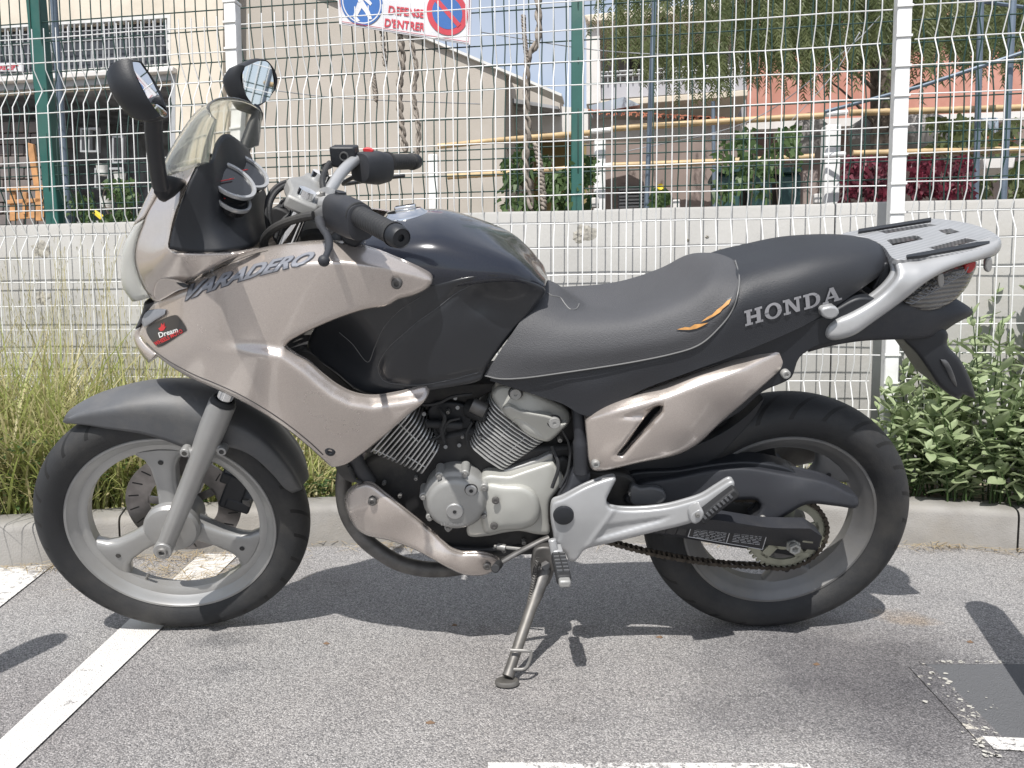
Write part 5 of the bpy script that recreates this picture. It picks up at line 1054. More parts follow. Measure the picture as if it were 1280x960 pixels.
# right switch cluster, reservoir, lever
a, b_ = L(450, 205, .18), L(481, 205, .252); d, s1, s2, ln = axis_frame(a, b_); mb = MB(); rows = []
for t_, r_ in ((-.02, .6), (-.0, .9), (.1, 1.0), (.6, 1.12), (.98, .98), (1.0, .8)):
    c = a+d*ln*t_; rows.append([c+s1*math.copysign(abs(math.cos(q))**.7, math.cos(q))*.030*r_+s2*(math.copysign(abs(math.sin(q))**.7, math.sin(q))*.034*r_-.012) for q in np.linspace(0, 2*math.pi, 29)[:-1]])
mb.grid(rows, closev=True); mb.add(rows[0], [tuple(range(28))]); mb.add(rows[-1], [tuple(range(28))]); sg2 = mb.build('switch_housing', 'plastic_matt', bike, angle=50)
prism('kill_switch', [(453, 188.5), (457, 187), (466, 190), (466, 193), (454, 192)], .20, .22, 'decal_red', sg2, bevel=.0015)
prism('brake_reservoir', [(411, 186, 1), (443, 186, 1), (444, 207), (438, 213), (414, 211, 1)], .17, .225, 'plastic_black', bike, bevel=.004)
mb = MB(); mb.lathe(L(430, 198, .167), (0, -1, 0), [(.007, 0), (.0075, .002), (.010, .002), (.0105, -.002)], 24); mb.build('sight_glass', 'plastic_grey', bike)
mb = MB(); mb.tube(curve3([L(455, 218, .20), L(445, 222, .225), L(430, 232, .25), L(470, 226, .33), L(505, 222, .385)], 26), .0065, 10, flat=.7); mb.build('brake_lever', 'plastic_matt', bike)
mb = MB(); mb.tube(curve3([L(411, 209, .15), L(405, 210, .15), L(408, 222, .14), L(406, 232, .12)], 12), .006, 10); mb.cyl(L(407, 206, .15), L(411, 214, .15), .010, n=12); mb.build('brake_hose', 'rubber', bike)
# cables and hoses round the steering head
for pts, r in (([(392, 272, -.14), (380, 274, -.135), (362, 279, -.125), (348, 285, -.115), (337, 293, -.10), (330, 304, -.08), (332, 318, -.06)], .0085),
               ([(416, 229, .13), (395, 229, .10), (372, 230, .07), (354, 236, .05), (342, 247, .03), (337, 264, .01), (341, 290, 0), (350, 310, 0)], .0055),
               ([(414, 226, .13), (390, 225, .10), (368, 227, .07), (348, 234, .05), (336, 248, .03), (333, 268, .01), (336, 292, 0)], .0045),
               ([(352, 262, -.03), (362, 252, -.02), (378, 253, .0), (388, 262, .02), (385, 280, .02)], .004), ([(345, 300, -.06), (352, 280, -.05), (368, 268, -.03), (385, 272, -.01)], .004),
               ([(350, 268, 0), (352, 255, 0), (366, 250, 0), (380, 256, .02), (384, 270, .03), (374, 284, .03)], .0035), ([(356, 292, -.04), (364, 272, -.04), (360, 262, -.03), (370, 256, -.02)], .003), ([(404, 240, .03), (403, 228, .05), (407, 214, .1), (412, 206, .14)], .006)):
    mb = MB(); mb.tube(curve3([L(*p) for p in pts], 40), r, 10); mb.build('cable', 'rubber', bike)
prism('ignition_lock', [(368, 282), (380, 276), (398, 280), (405, 296), (400, 304), (372, 300)], -.05, .03, 'alu_cast', bike, bevel=.006)
prism('head_tube', [(372, 296), (400, 290), (420, 306), (420, 340), (390, 360), (370, 330)], -.06, .06, 'engine_dark', bike, bevel=.008)
prism('fairing_stay', [(340, 262), (360, 268), (372, 284), (362, 300), (345, 296)], -.04, .02, 'engine_dark', bike, bevel=.004)
# ---------------------------------------------------------------- print on the bodywork
from mathutils.bvhtree import BVHTree
def bvh(objs):
    vs = []; fs__ = []
    for o in objs:
        b = len(vs); vs += [v.co.copy() for v in o.data.vertices]; fs__ += [tuple(b+i for i in p.vertices) for p in o.data.polygons]
    return BVHTree.FromPolygons(vs, fs__)
IO = Vector(inv(CAM))
def decal(name, verts, faces, tree, m, par, off=.0010, lay=None):
    P = []; last = None
    for u, v in verts:
        d = Vector(inv(ray(u, v))).normalized(); h = tree.ray_cast(IO, d)
        if h[0] is None: P.append(None); continue
        nn = h[1] if h[1].dot(d) < 0 else -h[1]; P.append(np.array(h[0]+nn*(off+(lay[len(P)] if lay else 0))))
    ok = [p for p in P if p is not None]
    if not ok: return
    P = [p if p is not None else ok[0] for p in P]; mb = MB(); mb.add(P, faces); return mb.build(name, m, par, angle=60, recalc=False)
def poly_fill(O, step=3):
    O = np.array(O, float); lo, hi = O.min(0), O.max(0); gx, gy = np.meshgrid(np.arange(lo[0], hi[0], step), np.arange(lo[1], hi[1], step)); g = np.stack([gx.ravel(), gy.ravel()], -1)
    if len(g): g = g[inside(g, O)]; g = g[segdist(g, O) > step*.4]
    n_ = len(O); vo, _, fo, *_ = delaunay_2d_cdt([Vector(p) for p in O]+[Vector(p) for p in g], [(i, (i+1) % n_) for i in range(n_)], [], 0, 1e-4); V = np.array([tuple(v) for v in vo])
    return V, keep(fo, V, O)
def text_px(s, size, shear=0, bold=0, sx=1):
    cu = bpy.data.curves.new('t', 'FONT'); cu.body = s; cu.size = 1; cu.shear = shear; cu.offset = bold; cu.resolution_u = 3
    to = bpy.data.objects.new('t', cu); COL.objects.link(to); dg = bpy.context.evaluated_depsgraph_get(); dg.update(); me = bpy.data.meshes.new_from_object(to.evaluated_get(dg)); bpy.data.objects.remove(to)
    bm_ = bmesh.new(); bm_.from_mesh(me); bmesh.ops.triangulate(bm_, faces=bm_.faces)
    for _ in range(3):
        le = [e for e in bm_.edges if e.calc_length()*size > 3.0]
        if not le: break
        bmesh.ops.subdivide_edges(bm_, edges=le, cuts=1); bmesh.ops.triangulate(bm_, faces=[f for f in bm_.faces if len(f.verts) > 3])
    bm_.to_mesh(me); bm_.free()
    V = np.array([(v.co.x*size*sx, v.co.y*size) for v in me.vertices]); Fc = [tuple(p.vertices) for p in me.polygons]; return V, Fc
tf, tsd, tseat, tpad = bvh([pf]), bvh([bpy.data.objects['side_panel']]), bvh([seat]), bvh([pad])
V, Fc = text_px('VARADERO', 21, shear=.5, bold=.035); x0_, x1_ = V[:, 0].min(), V[:, 0].max(); W_ = 158/(x1_-x0_)
def vmap(V, grow=0):
    o = []
    for x, y in V:
        t = (x-x0_)/(x1_-x0_); u = 233+t*158; base = 377-62*t+16*t*t; sc_ = 1.15-.25*t; o.append((u+y*.25, base-y*sc_))
    return o
decal('model_name', vmap(V), Fc, tf, 'decal_fill', pf, .0019)
Vb, Fb = text_px('VARADERO', 21, shear=.5, bold=.075); decal('model_name_edge', [(u-.3, v+.3) for u, v in vmap(Vb)], Fb, tf, 'decal_dark', pf, .0010)
def line_on(name, pts, r, tree, m, par, n=60):
    c = cr_spline(pts, 3, closed=False); P = []
    for u, v in c:
        d = Vector(inv(ray(u, v))).normalized(); h = tree.ray_cast(IO, d)
        if h[0] is not None: P.append(np.array(h[0])-np.array(d)*r*.3)
    if len(P) > 2: mb = MB(); mb.tube(P, r, 6); return mb.build(name, m, par)
tcov = bvh([cov])
line_on('cover_seam', [(598, 355), (572, 368), (546, 388), (522, 405), (507, 418), (488, 435), (478, 448), (473, 460), (474, 470), (481, 479), (500, 483), (522, 484), (560, 478), (598, 468)], .0009, tcov, 'plastic_grey', cov)
line_on('cover_seam', [(424, 418), (440, 432), (460, 455), (468, 438), (480, 412), (500, 390), (525, 374)], .0010, tcov, 'plastic_grey', cov)
line_on('piping', [(684, 368), (690, 372), (700, 374), (706, 382), (713, 389), (721, 388), (724, 382)], .0014, tpad, 'piping', pad)
line_on('panel_seam', [(183, 431), (196, 443), (215, 456), (243, 471), (272, 483), (302, 497), (333, 515), (362, 535), (388, 556), (404, 571)], .0011, tf, 'engine_dark', pf)
line_on('panel_seam', [(246, 352), (280, 335), (312, 322), (335, 316)], .0009, tf, 'engine_dark', pf)
for u, v in ((453, 526), (375, 531), (374, 547)): line_on('paint_chip', [(u, v), (u+1.6, v+1.2)], .0016, tf, 'engine_dark', pf)
# round cornered dealer sticker
q = cr_spline([(184, 412), (188, 409), (215, 397), (221, 396.5), (225, 400), (233, 412), (234, 415.5), (230, 418), (203, 435), (198, 436), (195, 434), (184, 418)], 3)
V, Fc = poly_fill(q); stk = decal('dealer_sticker', V, Fc, tf, 'decal_black', pf, .0012)
def tline(s, size, u0, v0, ang, m, sx=1, bold=0, shear=0):
    V, Fc = text_px(s, size, bold=bold, sx=sx, shear=shear); c, s_ = math.cos(ang), math.sin(ang); decal('sticker_print', [(u0+x*c+y*s_, v0+x*s_*-1*-1-y*c) for x, y in V], Fc, tf, m, stk, .0019)
tline('Dream', 9, 200, 424.5, -.30, 'decal_white', 1.0, .02); tline('WHEELS MOTO', 7, 195.5, 434.5, -.45, 'decal_red', .78, .03)
V, Fc = poly_fill([(199, 413), (202, 411), (203, 406), (205, 409), (206.5, 405), (207, 411), (209, 410), (206, 415), (202, 416.5)]); decal('sticker_emblem', V, Fc, tf, 'decal_red', stk, .0019)
# slab-serif name on the seat
def R(x0, y0, x1, y1): return [(x0, y0), (x1, y0), (x1, y1), (x0, y1)]
def ell(cx, cy, rx, ry, n=20): return [(cx+rx*math.cos(2*math.pi*k/n), cy+ry*math.sin(2*math.pi*k/n)) for k in range(n)]
def rng(cx, cy, rx, ry, w, h, a0=0, a1=2*math.pi, n=20):
    return [[(cx+rx*math.cos(a), cy+ry*math.sin(a)), (cx+rx*math.cos(b), cy+ry*math.sin(b)), (cx+(rx-w)*math.cos(b), cy+(ry-h)*math.sin(b)), (cx+(rx-w)*math.cos(a), cy+(ry-h)*math.sin(a))] for a, b in zip(np.linspace(a0, a1, n+1)[:-1], np.linspace(a0, a1, n+1)[1:])]
GL = {'H': ([R(.12, 0, .36, 1), R(.72, 0, .96, 1), R(.36, .40, .72, .58), R(0, 0, .12, .15), R(.36, 0, .46, .15), R(0, .85, .12, 1), R(.36, .85, .46, 1), R(.62, 0, .72, .15), R(.96, 0, 1.08, .15), R(.62, .85, .72, 1), R(.96, .85, 1.08, 1)], 1.2),
      'O': (rng(.52, .5, .52, .53, .25, .15), 1.14),
      'N': ([R(.12, 0, .30, 1), R(.80, 0, .98, 1), [(.12, 1), (.38, 1), (.98, 0), (.74, 0)], R(0, 0, .12, .15), R(.30, 0, .42, .15), R(0, .85, .14, 1), R(.68, .85, .80, 1), R(.98, .85, 1.1, 1)], 1.22),
      'D': ([R(.12, 0, .36, 1), R(0, 0, .12, .15), R(0, .85, .12, 1), R(.36, 0, .52, .15), R(.36, .85, .52, 1)]+rng(.5, .5, .5, .5, .24, .15, -math.pi/2, math.pi/2, 14), 1.12),
      'A': ([[(.10, 0), (.26, 0), (.62, 1), (.50, 1)], [(.78, 0), (1.04, 0), (.72, 1), (.46, 1)], R(.30, .28, .84, .42), R(0, 0, .36, .14), R(.68, 0, 1.16, .14)], 1.2)}
vs, fs2, x, lay = [], [], 0, []
for ch in 'HONDA':
    ps_, adv = GL[ch]
    for P in ps_:
        P = np.array(P)+[x, 0]; b = len(vs); n_ = len(P); vs += list(P); fs2.append(tuple(range(b, b+n_))); lay += [len(fs2) % 11*.00012]*n_
    x += adv
V = np.array(vs); t = V[:, 0]/x; uu = 931+t*121; vv = 410-t*34-V[:, 1]*(19-1.5*t); uu = uu+V[:, 1]*-1.5
decal('seat_name', list(zip(uu, vv)), fs2, tseat, 'decal_seat', seat, .0022, lay)
for O, m_ in (([(876, 405), (884, 399), (890, 396), (896, 390), (903, 385), (909, 379), (914, 377), (911, 383), (903, 389), (900, 393), (892, 398), (884, 402)], 'decal_orange'), ([(846, 414.5), (856, 411.5), (862, 412), (868, 408), (876, 407.5), (885, 405.5), (878, 409.5), (870, 413), (862, 415), (853, 415)], 'decal_orange')):
    O = np.array(O); c = O.mean(0); V, Fc = poly_fill(c+(O-c)*np.array([1.08, 1.22]), 3); dk = decal('flame_print', V, Fc, tpad, 'decal_black', pad, .0022); V, Fc = poly_fill(O, 3); decal('flame_print', V, Fc, tpad, m_, pad, .0030)
V, Fc = text_px('HONDA', 5.2, bold=.03, sx=1.5); c0 = L(570, 660, -.1595)
mb = MB(); P = [L(551+x_, 659-y_, -.1585)+np.array([0, 0, 0]) for x_, y_ in V]; n_ = len(P); mb.add(P, Fc); mb.build('cover_lettering', 'alu_paint', cov2, smooth=False)
# ================================================================== BACKGROUND
mat('plaster_cream', (.60, .545, .46), .9, nscale=2, col2=(.55, .495, .41), bump=.3, bscale=40, dirt=.3)
mat('plaster_beige', (.40, .365, .325), .92, nscale=1.5, col2=(.36, .33, .29), bump=.5, bscale=70, dirt=.25)
mat('plaster_white', (.62, .60, .58), .9, nscale=2, dirt=.15); mat('plaster_grey', (.40, .40, .43), .9, nscale=2)
mat('plaster_pink', (.40, .185, .14), .92, nscale=4, col2=(.47, .24, .19), bump=.3, bscale=50)
mat('window_dark', (.045, .05, .06), .25, nscale=4, coat=.3); mat('frame_grey', (.35, .36, .37), .5, nscale=9); mat('frame_light', (.62, .62, .60), .5, nscale=9)
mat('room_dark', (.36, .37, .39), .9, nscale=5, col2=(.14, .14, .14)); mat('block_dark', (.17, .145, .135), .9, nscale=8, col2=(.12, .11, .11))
mat('wood_orange', (.50, .26, .11), .7, nscale=12, namt=.35); mat('yellow_plastic', (.75, .58, .05), .4, nscale=9)
mat('pipe_blue', (.15, .19, .24), .45, metal=.3, nscale=8, namt=.25); mat('bamboo', (.50, .36, .19), .55, nscale=10, namt=.3, bump=.2, bscale=60)
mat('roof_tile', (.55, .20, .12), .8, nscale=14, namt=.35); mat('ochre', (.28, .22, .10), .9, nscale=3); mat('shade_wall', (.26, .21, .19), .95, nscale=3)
mat('canopy', (.30, .36, .42), .3, nscale=4); mat('bin_green', (.02, .06, .06), .45, nscale=6); mat('rock_grey', (.30, .28, .27), .9, nscale=5)
mat('sign_white', (.60, .60, .62), .45, nscale=7); mat('sign_blue', (.03, .12, .36), .4, nscale=7); mat('sign_red', (.48, .04, .06), .4, nscale=7)
mat('bark', (.13, .105, .085), .95, nscale=20, namt=.5, bump=1, bscale=60); mat('dead_vine', (.30, .26, .22), .9, nscale=40, col2=(.16, .14, .12), bump=.8, bscale=120)
def leafmat(name, c1, c2, tr=.35, sc_=30):
    m = mat(name, c1, .5, nscale=sc_, col2=c2, spec=.4); n = m.node_tree.nodes; l = m.node_tree.links; b = n['Principled BSDF']; out = n['Material Output']
    t = n.new('ShaderNodeBsdfTranslucent'); src = b.inputs['Base Color'].links[0].from_socket; l.new(src, t.inputs[0]); mx = n.new('ShaderNodeMixShader'); mx.inputs[0].default_value = tr; l.new(b.outputs[0], mx.inputs[1]); l.new(t.outputs[0], mx.inputs[2]); l.new(mx.outputs[0], out.inputs[0]); return m
leafmat('grass_green', (.26, .31, .08), (.42, .44, .17), .4, 9); leafmat('grass_dry', (.50, .44, .24), (.38, .36, .18), .35, 9)
leafmat('sage_leaf', (.26, .33, .17), (.40, .46, .28), .35, 14); leafmat('pine_leaf', (.075, .10, .035), (.15, .17, .07), .35, 3); leafmat('vine_leaf', (.05, .095, .03), (.10, .16, .055), .35, 9); leafmat('red_leaf', (.19, .022, .045), (.07, .022, .03), .25, 12); leafmat('straw', (.46, .37, .22), (.33, .25, .15), .2, 20)
def slab(name, O, t, th, m, parent=None, holes=(), bevel=0, **tg):
    """upright plate on a plane t metres behind the fence, outline as seen, th deep"""
    pts = [tuple(p) for p in O]; ed = [(i, (i+1) % len(O)) for i in range(len(O))]
    for h in holes: b = len(pts); pts += [tuple(p) for p in h]; ed += [(b+i, b+(i+1) % len(h)) for i in range(len(h))]
    vo, _, fo, *_ = delaunay_2d_cdt([Vector(p) for p in pts], ed, [], 0, 1e-4); V = np.array([tuple(v) for v in vo])
    fc = keep(fo, V, O, holes)
    P = [F(v[0], v[1], t) for v in V]; n = len(P); cnt = set((a, b) for f in fc for a, b in zip(f, f[1:]+f[:1])); bd = [e for e in cnt if (e[1], e[0]) not in cnt]
    mb = MB(); mb.add(P+[p+FN*th for p in P], fc+[tuple(n+i for i in reversed(f)) for f in fc]+[(a, n+a, n+b, b) for a, b in bd]); return mb.build(name, m, parent, angle=30, bevel=bevel, **tg)
def rect(u0, v0, u1, v1, k=-.045):
    return [(u0, v0), (u1, v0+(u1-u0)*k), (u1, v1+(u1-u0)*k), (u0, v1)]
# --- cream building at the left with barred window and open store
b1 = empty('cream_building', 'cream rendered building at the left with a barred window over an open store', 'building')
T1 = 4.2
w1 = rect(-140, 44, 209, 101, -.062); w2 = rect(-140, 122, 214, 292, -.062)
slab('wall', [(-400, -420), (278, -420), (279, 330), (-400, 330)], T1, .18, 'plaster_cream', b1, holes=[w1, w2])
wn = slab('window', rect(-140, 44, 209, 101, -.062), T1+.10, .02, 'window_dark', b1)
slab('window_frame', rect(-146, 40, 213, 105, -.062), T1-.005, .05, 'frame_light', wn, holes=[w1])
slab('window_sill', rect(-150, 105, 216, 112, -.062), T1-.07, .24, 'plaster_white', wn, bevel=.01)
k = 0
for u in np.arange(-130, 208, 7.2):
    mb = MB(); v0 = 44-.062*(u+140); mb.tube([F(u, v0, T1-.03), F(u, v0+57, T1-.03)], .009, 6); mb.build('window_bar', 'frame_grey', wn)
for dv in (10, 22, 34, 46): mb = MB(); mb.tube([F(-138, 44+dv, T1-.035), F(208, 44+dv-.062*346, T1-.035)], .006, 6); mb.build('window_bar', 'frame_grey', wn)
slab('store_frame', rect(-150, 115, 219, 300, -.062), T1-.004, .05, 'frame_grey', b1, holes=[w2])
sgp = slab('wall_notice', rect(-20, 78.5, 29, 89, -.0), T1-.05, .01, 'sign_white', b1)
def text_on(s, u, v, t, hpx, m, par, sx=1, bold=0, rot=0):
    V, Fc = text_px(s, hpx*1.4, bold=bold, sx=sx); V = np.array(V); V[:, 0] -= V[:, 0].mean(); c, s_ = math.cos(rot), math.sin(rot)
    P = [F(u+x*c+y*s_, v-y*c+x*s_, t) for x, y in V]; mb = MB(); mb.add(P, Fc); return mb.build('lettering', m, par, smooth=False, recalc=False)
text_on('RECEPT', 10, 87, T1-.055, 6, 'sign_red', sgp, .8, .03)
# room behind the opening
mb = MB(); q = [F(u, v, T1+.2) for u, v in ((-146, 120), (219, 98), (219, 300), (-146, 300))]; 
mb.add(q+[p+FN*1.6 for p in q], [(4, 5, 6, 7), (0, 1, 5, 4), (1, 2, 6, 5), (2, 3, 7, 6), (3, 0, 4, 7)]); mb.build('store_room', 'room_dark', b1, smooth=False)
for r_ in range(9):
    for c_ in range(6):
        u = -38+c_*17+(8 if r_ % 2 else 0); v = 152+r_*14.5
        if u > 62: continue
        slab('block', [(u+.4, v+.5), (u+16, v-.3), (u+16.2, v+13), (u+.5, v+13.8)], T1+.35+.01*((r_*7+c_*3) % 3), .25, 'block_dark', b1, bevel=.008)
def clutter(nm, lab, cat, polys, t, th, m, grp=None):
    o = None
    e = empty(nm, lab, cat, grp, loc=tuple(F(polys[0][0][0], 285, t)))
    for i, P in enumerate(polys):
        o = slab(('board' if 'pallet' in nm or 'plank' in nm else 'panel'), P, t+.02*(i % 2), th, m, None, bevel=.004); o.parent = e; o.matrix_parent_inverse = Matrix.Translation(e.location).inverted()
    return e
clutter('wooden_pallet', 'orange wooden pallet standing by the green post in the open store', 'pallet', [[(8, 234), (58, 231), (58, 237), (8, 240)], [(12, 240), (19, 240), (19, 276), (12, 276)], [(44, 238), (51, 238), (51, 276), (44, 276)], [(18, 266), (60, 263), (60, 271), (18, 274)], [(28, 240), (33, 240), (33, 268), (28, 268)], [(48, 255), (60, 254), (60, 260), (48, 261)], [(8, 250), (57, 247), (57, 252), (8, 255)]], T1-.35, .03, 'wood_orange')
clutter('wooden_plank', 'reddish plank leaning upright behind the pallet in the store', 'plank', [[(33, 178), (41, 180), (49, 232), (42, 232)]], T1-.25, .03, 'wood_orange')
slab('yellow_pipe', [(110, 262), (113, 260), (129, 272), (126.5, 276)], 1.6, .05, 'yellow_plastic', None, bevel=.01, label='short yellow plastic pipe lying on the ledge at the left', category='pipe')
for i, (u, v, w_, h_, lb) in enumerate(((100, 160, 22, 30, 'upper grey frame leaning in the dark store'), (140, 170, 14, 34, 'narrow grey frame stacked in the dark store'), (118, 210, 34, 26, 'wide low grey rack in the dark store'))):
    e = slab('storage_rack', [(u, v), (u+w_, v-1), (u+w_, v+h_), (u, v+h_)], T1+.3, .05, 'frame_grey', None, holes=[[(u+2, v+2), (u+w_*.47, v+2), (u+w_*.47, v+h_-2), (u+2, v+h_-2)], [(u+w_*.53, v+2), (u+w_-2, v+2), (u+w_-2, v+h_-2), (u+w_*.53, v+h_-2)]], label=lb, category='frame')
for i, (u, v, r, lb) in enumerate(((128, 212, 7, 'upper pale bucket on the rack in the store'), (150, 222, 8, 'pale round bucket at the right in the store'), (133, 252, 7, 'small pale ball shaped pot low in the store'))):
    c = F(u, v, T1+.15); mb = MB(); mb.lathe(c, (0, 0, 1), [(1e-5, -.06), (.045, -.06), (.06, .04), (.064, .05), (.058, .05), (.05, -.04), (1e-5, -.05)], 20); mb.build('bucket', 'frame_light', None, label=lb, category='bucket')
# --- beige gabled building
b2 = empty('gabled_building', 'long windowless beige gabled building behind the green fence', 'building')
slab('gable_wall', [(274, -420), (380, -18), (528, 47), (632, 88), (631, 300), (280, 300)], T1+.35, 3, 'plaster_beige', b2)
slab('roof_edge', [(372, -26), (380, -22), (528, 43.5), (702, 117), (702, 120.5), (528, 47), (378, -18)], T1+.3, .3, 'frame_light', b2)
slab('annex_wall', [(632, 88), (700, 119), (700, 136), (632, 124)], T1+1.0, 3, 'plaster_beige', b2)
slab('eave', [(631, 121), (698, 133), (698, 136.5), (631, 127)], T1+.8, .3, 'room_dark', b2)
# --- small white annex with ochre porch
b3 = empty('white_annex', 'low white annex with a dark ochre porch left of the green post', 'building')
slab('wall', [(629, 126), (735, 136), (735, 172), (690, 166), (629, 160)], T1+1.1, .3, 'plaster_white', b3)
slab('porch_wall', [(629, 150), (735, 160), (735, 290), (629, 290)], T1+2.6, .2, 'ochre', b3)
slab('porch_side', [(629, 158), (648, 160), (648, 290), (629, 290)], T1+1.3, 1, 'plaster_beige', b3)
# --- house with balcony
b4 = empty('balcony_house', 'house with a grey balcony and red tiled porch roof behind the blue pole', 'house')
T4 = 6.5
slab('wall', [(733, 22), (938, 2), (938, 300), (733, 300)], T4+1.2, .3, 'plaster_grey', b4)
slab('roof_beam', [(730, 18), (830, 8), (940, 0), (940, 14), (830, 19), (733, 27)], T4-.1, 1.4, 'plaster_cream', b4, bevel=.02)
slab('corner_pillar', [(733, 26), (749, 25), (751, 128), (733, 130)], T4, 1.0, 'plaster_white', b4)
bal = slab('balcony', [(750, 104), (933, 92), (933, 112), (750, 124)], T4+.1, .05, 'plaster_grey', b4)
slab('balcony_slab', [(748, 126), (935, 112), (935, 120), (748, 134)], T4, 1.0, 'plaster_cream', bal, bevel=.01)
for dv in (0, 7): mb = MB(); mb.tube([F(750, 96-dv*.7, T4+.08), F(933, 85-dv*.7, T4+.08)], .015, 6); mb.build('balcony_rail', 'frame_grey', bal)
for k in range(24): u = 752+k*7.8; mb = MB(); v = 104-(u-750)*.066; mb.tube([F(u, v-12, T4+.08), F(u, v+2, T4+.08)], .008, 5); mb.build('baluster', 'frame_grey', bal)
for (u0, u1) in ((782, 812), (856, 892)): wn = slab('window', [(u0, 46), (u1, 44), (u1, 92), (u0, 94)], T4+1.16, .04, 'window_dark', b4); slab('window_frame', [(u0-2, 44), (u1+2, 42), (u1+2, 94), (u0-2, 96)], T4+1.14, .05, 'frame_light', wn, holes=[[(u0, 46), (u1, 44), (u1, 92), (u0, 94)]])
slab('porch_canopy', [(736, 132), (780, 121), (800, 131), (740, 141)], T4-.6, .3, 'canopy', b4)
slab('porch_fascia', [(733, 148), (860, 152), (935, 156), (935, 174), (860, 172), (733, 172)], T4-.7, .2, 'plaster_white', b4)
for k in range(21):
    u = 737+k*9.2; v = 142+k*.55; c = F(u, v, T4-.9); mb = MB(); r = .062
    a_ = np.linspace(0, math.pi, 9); R1 = [c+FE*math.cos(a)*r+np.array([0, 0, math.sin(a)*r*.8]) for a in a_]; R2 = [c+FE*math.cos(a)*r*.75+np.array([0, 0, math.sin(a)*r*.6]) for a in a_]
    bk = FN*.5+np.array([0, 0, .12]); mb.grid([[p for p in R2], [p for p in R1], [p+bk for p in R1]]); mb.build('roof_tile', 'roof_tile', b4, angle=60)
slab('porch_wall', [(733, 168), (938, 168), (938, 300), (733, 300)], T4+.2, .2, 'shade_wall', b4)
lv = slab('louvre_window', [(773, 234), (806, 233), (806, 262), (773, 262)], T4+.15, .03, 'window_dark', b4)
for k in range(6): slab('louvre_slat', [(774, 236+k*4.3), (805, 235+k*4.3), (805, 237.4+k*4.3), (774, 238.4+k*4.3)], T4+.1, .04, 'frame_grey', lv)
# --- pink house
b5 = empty('pink_house', 'terracotta pink house behind the hanging tree branches', 'house')
slab('wall', [(934, -60), (1300, -100), (1300, 139), (1100, 147), (934, 155)], 7.6, .3, 'plaster_pink', b5)
slab('wall_base', [(934, 152), (1100, 146), (1300, 138), (1300, 146), (1100, 156), (934, 162)], 7.5, .2, 'plaster_white', b5)
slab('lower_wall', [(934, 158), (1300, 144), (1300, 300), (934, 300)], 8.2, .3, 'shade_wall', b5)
# --- stones, bins, hedge behind the rails
def bumpy(name, u, v, t, rx, rz, m, n=24, k=.18, **tg):
    c = F(u, v, t); mb = MB(); rows = []
    for i in range(13):
        th = math.pi*i/12; r = []
        for j in range(n):
            ph = 2*math.pi*j/n; d = np.array([math.sin(th)*math.cos(ph), math.sin(th)*math.sin(ph), math.cos(th)]); q = 1+k*mnoise.noise(Vector(d*2.3+u)); r.append(c+d*np.array([rx, rx*.6, rz])*q)
        rows.append(r)
    mb.grid(rows, closev=True); return mb.build(name, m, None, angle=40, **tg)
for u, v, rx, rz, lb in ((1148, 168, .30, .20, 'big grey boulder just right of the white fence post'), (1012, 172, .18, .22, 'pale upright boulder left of the square white rail post'), (1190, 178, .25, .14, 'low grey boulder further right of the white fence post'), (1096, 168, .26, .20, 'brown grey boulder touching the left side of the fence post')):
    bumpy('boulder', u, v, 4.6, rx, rz, 'rock_grey', label=lb, category='boulder')
for i, (u0, u1, lb) in enumerate(((893, 928, 'leftmost dark green waste bin below the bamboo rail'), (932, 968, 'second dark green waste bin from the left'), (972, 1004, 'third dark green waste bin next to the brown board'))):
    e = empty('waste_bin', lb, 'bin', 'dark green bins behind the rails')
    bd = slab('bin_body', [(u0+2, 216), (u1-2, 216), (u1-4, 300), (u0+4, 300)], 3.6, .5, 'bin_green', e, bevel=.03); slab('bin_lid', [(u0, 209), (u1, 208), (u1, 215), (u0, 216)], 3.55, .6, 'bin_green', e, bevel=.02)
slab('wooden_board', [(1004, 213), (1022, 212), (1022, 300), (1004, 300)], 3.2, .04, 'shade_wall', None, label='brown board upright left of the square white rail post', category='board')
slab('water_tank', [(1150, 150), (1250, 146), (1250, 168), (1150, 170)], 5.2, .8, 'canopy', None, bevel=.03, label='blue grey tank behind the rails at the right', category='tank')
for k in range(5): 
    u = 1168+k*21; slab('clay_block', [(u, 167), (u+19, 166.4), (u+19, 176), (u, 176.6)], 5.0, .3, 'roof_tile', None, bevel=.01, label=['leftmost', 'second from left', 'middle', 'second from right', 'rightmost'][k]+' of the five orange clay blocks behind the right rails', category='block', group='orange clay blocks in a row')
slab('white_crate', [(1229, 196), (1270, 195), (1268, 210), (1231, 211)], 2.6, .3, 'plaster_white', None, bevel=.01, label='white crate under the lower bamboo rail at the right', category='crate')
slab('tag_label', [(967, 168), (979, 164), (980, 171), (968, 175)], 2.0, .005, 'sign_white', None, label='small white tag hanging above the lower bamboo rail', category='tag')
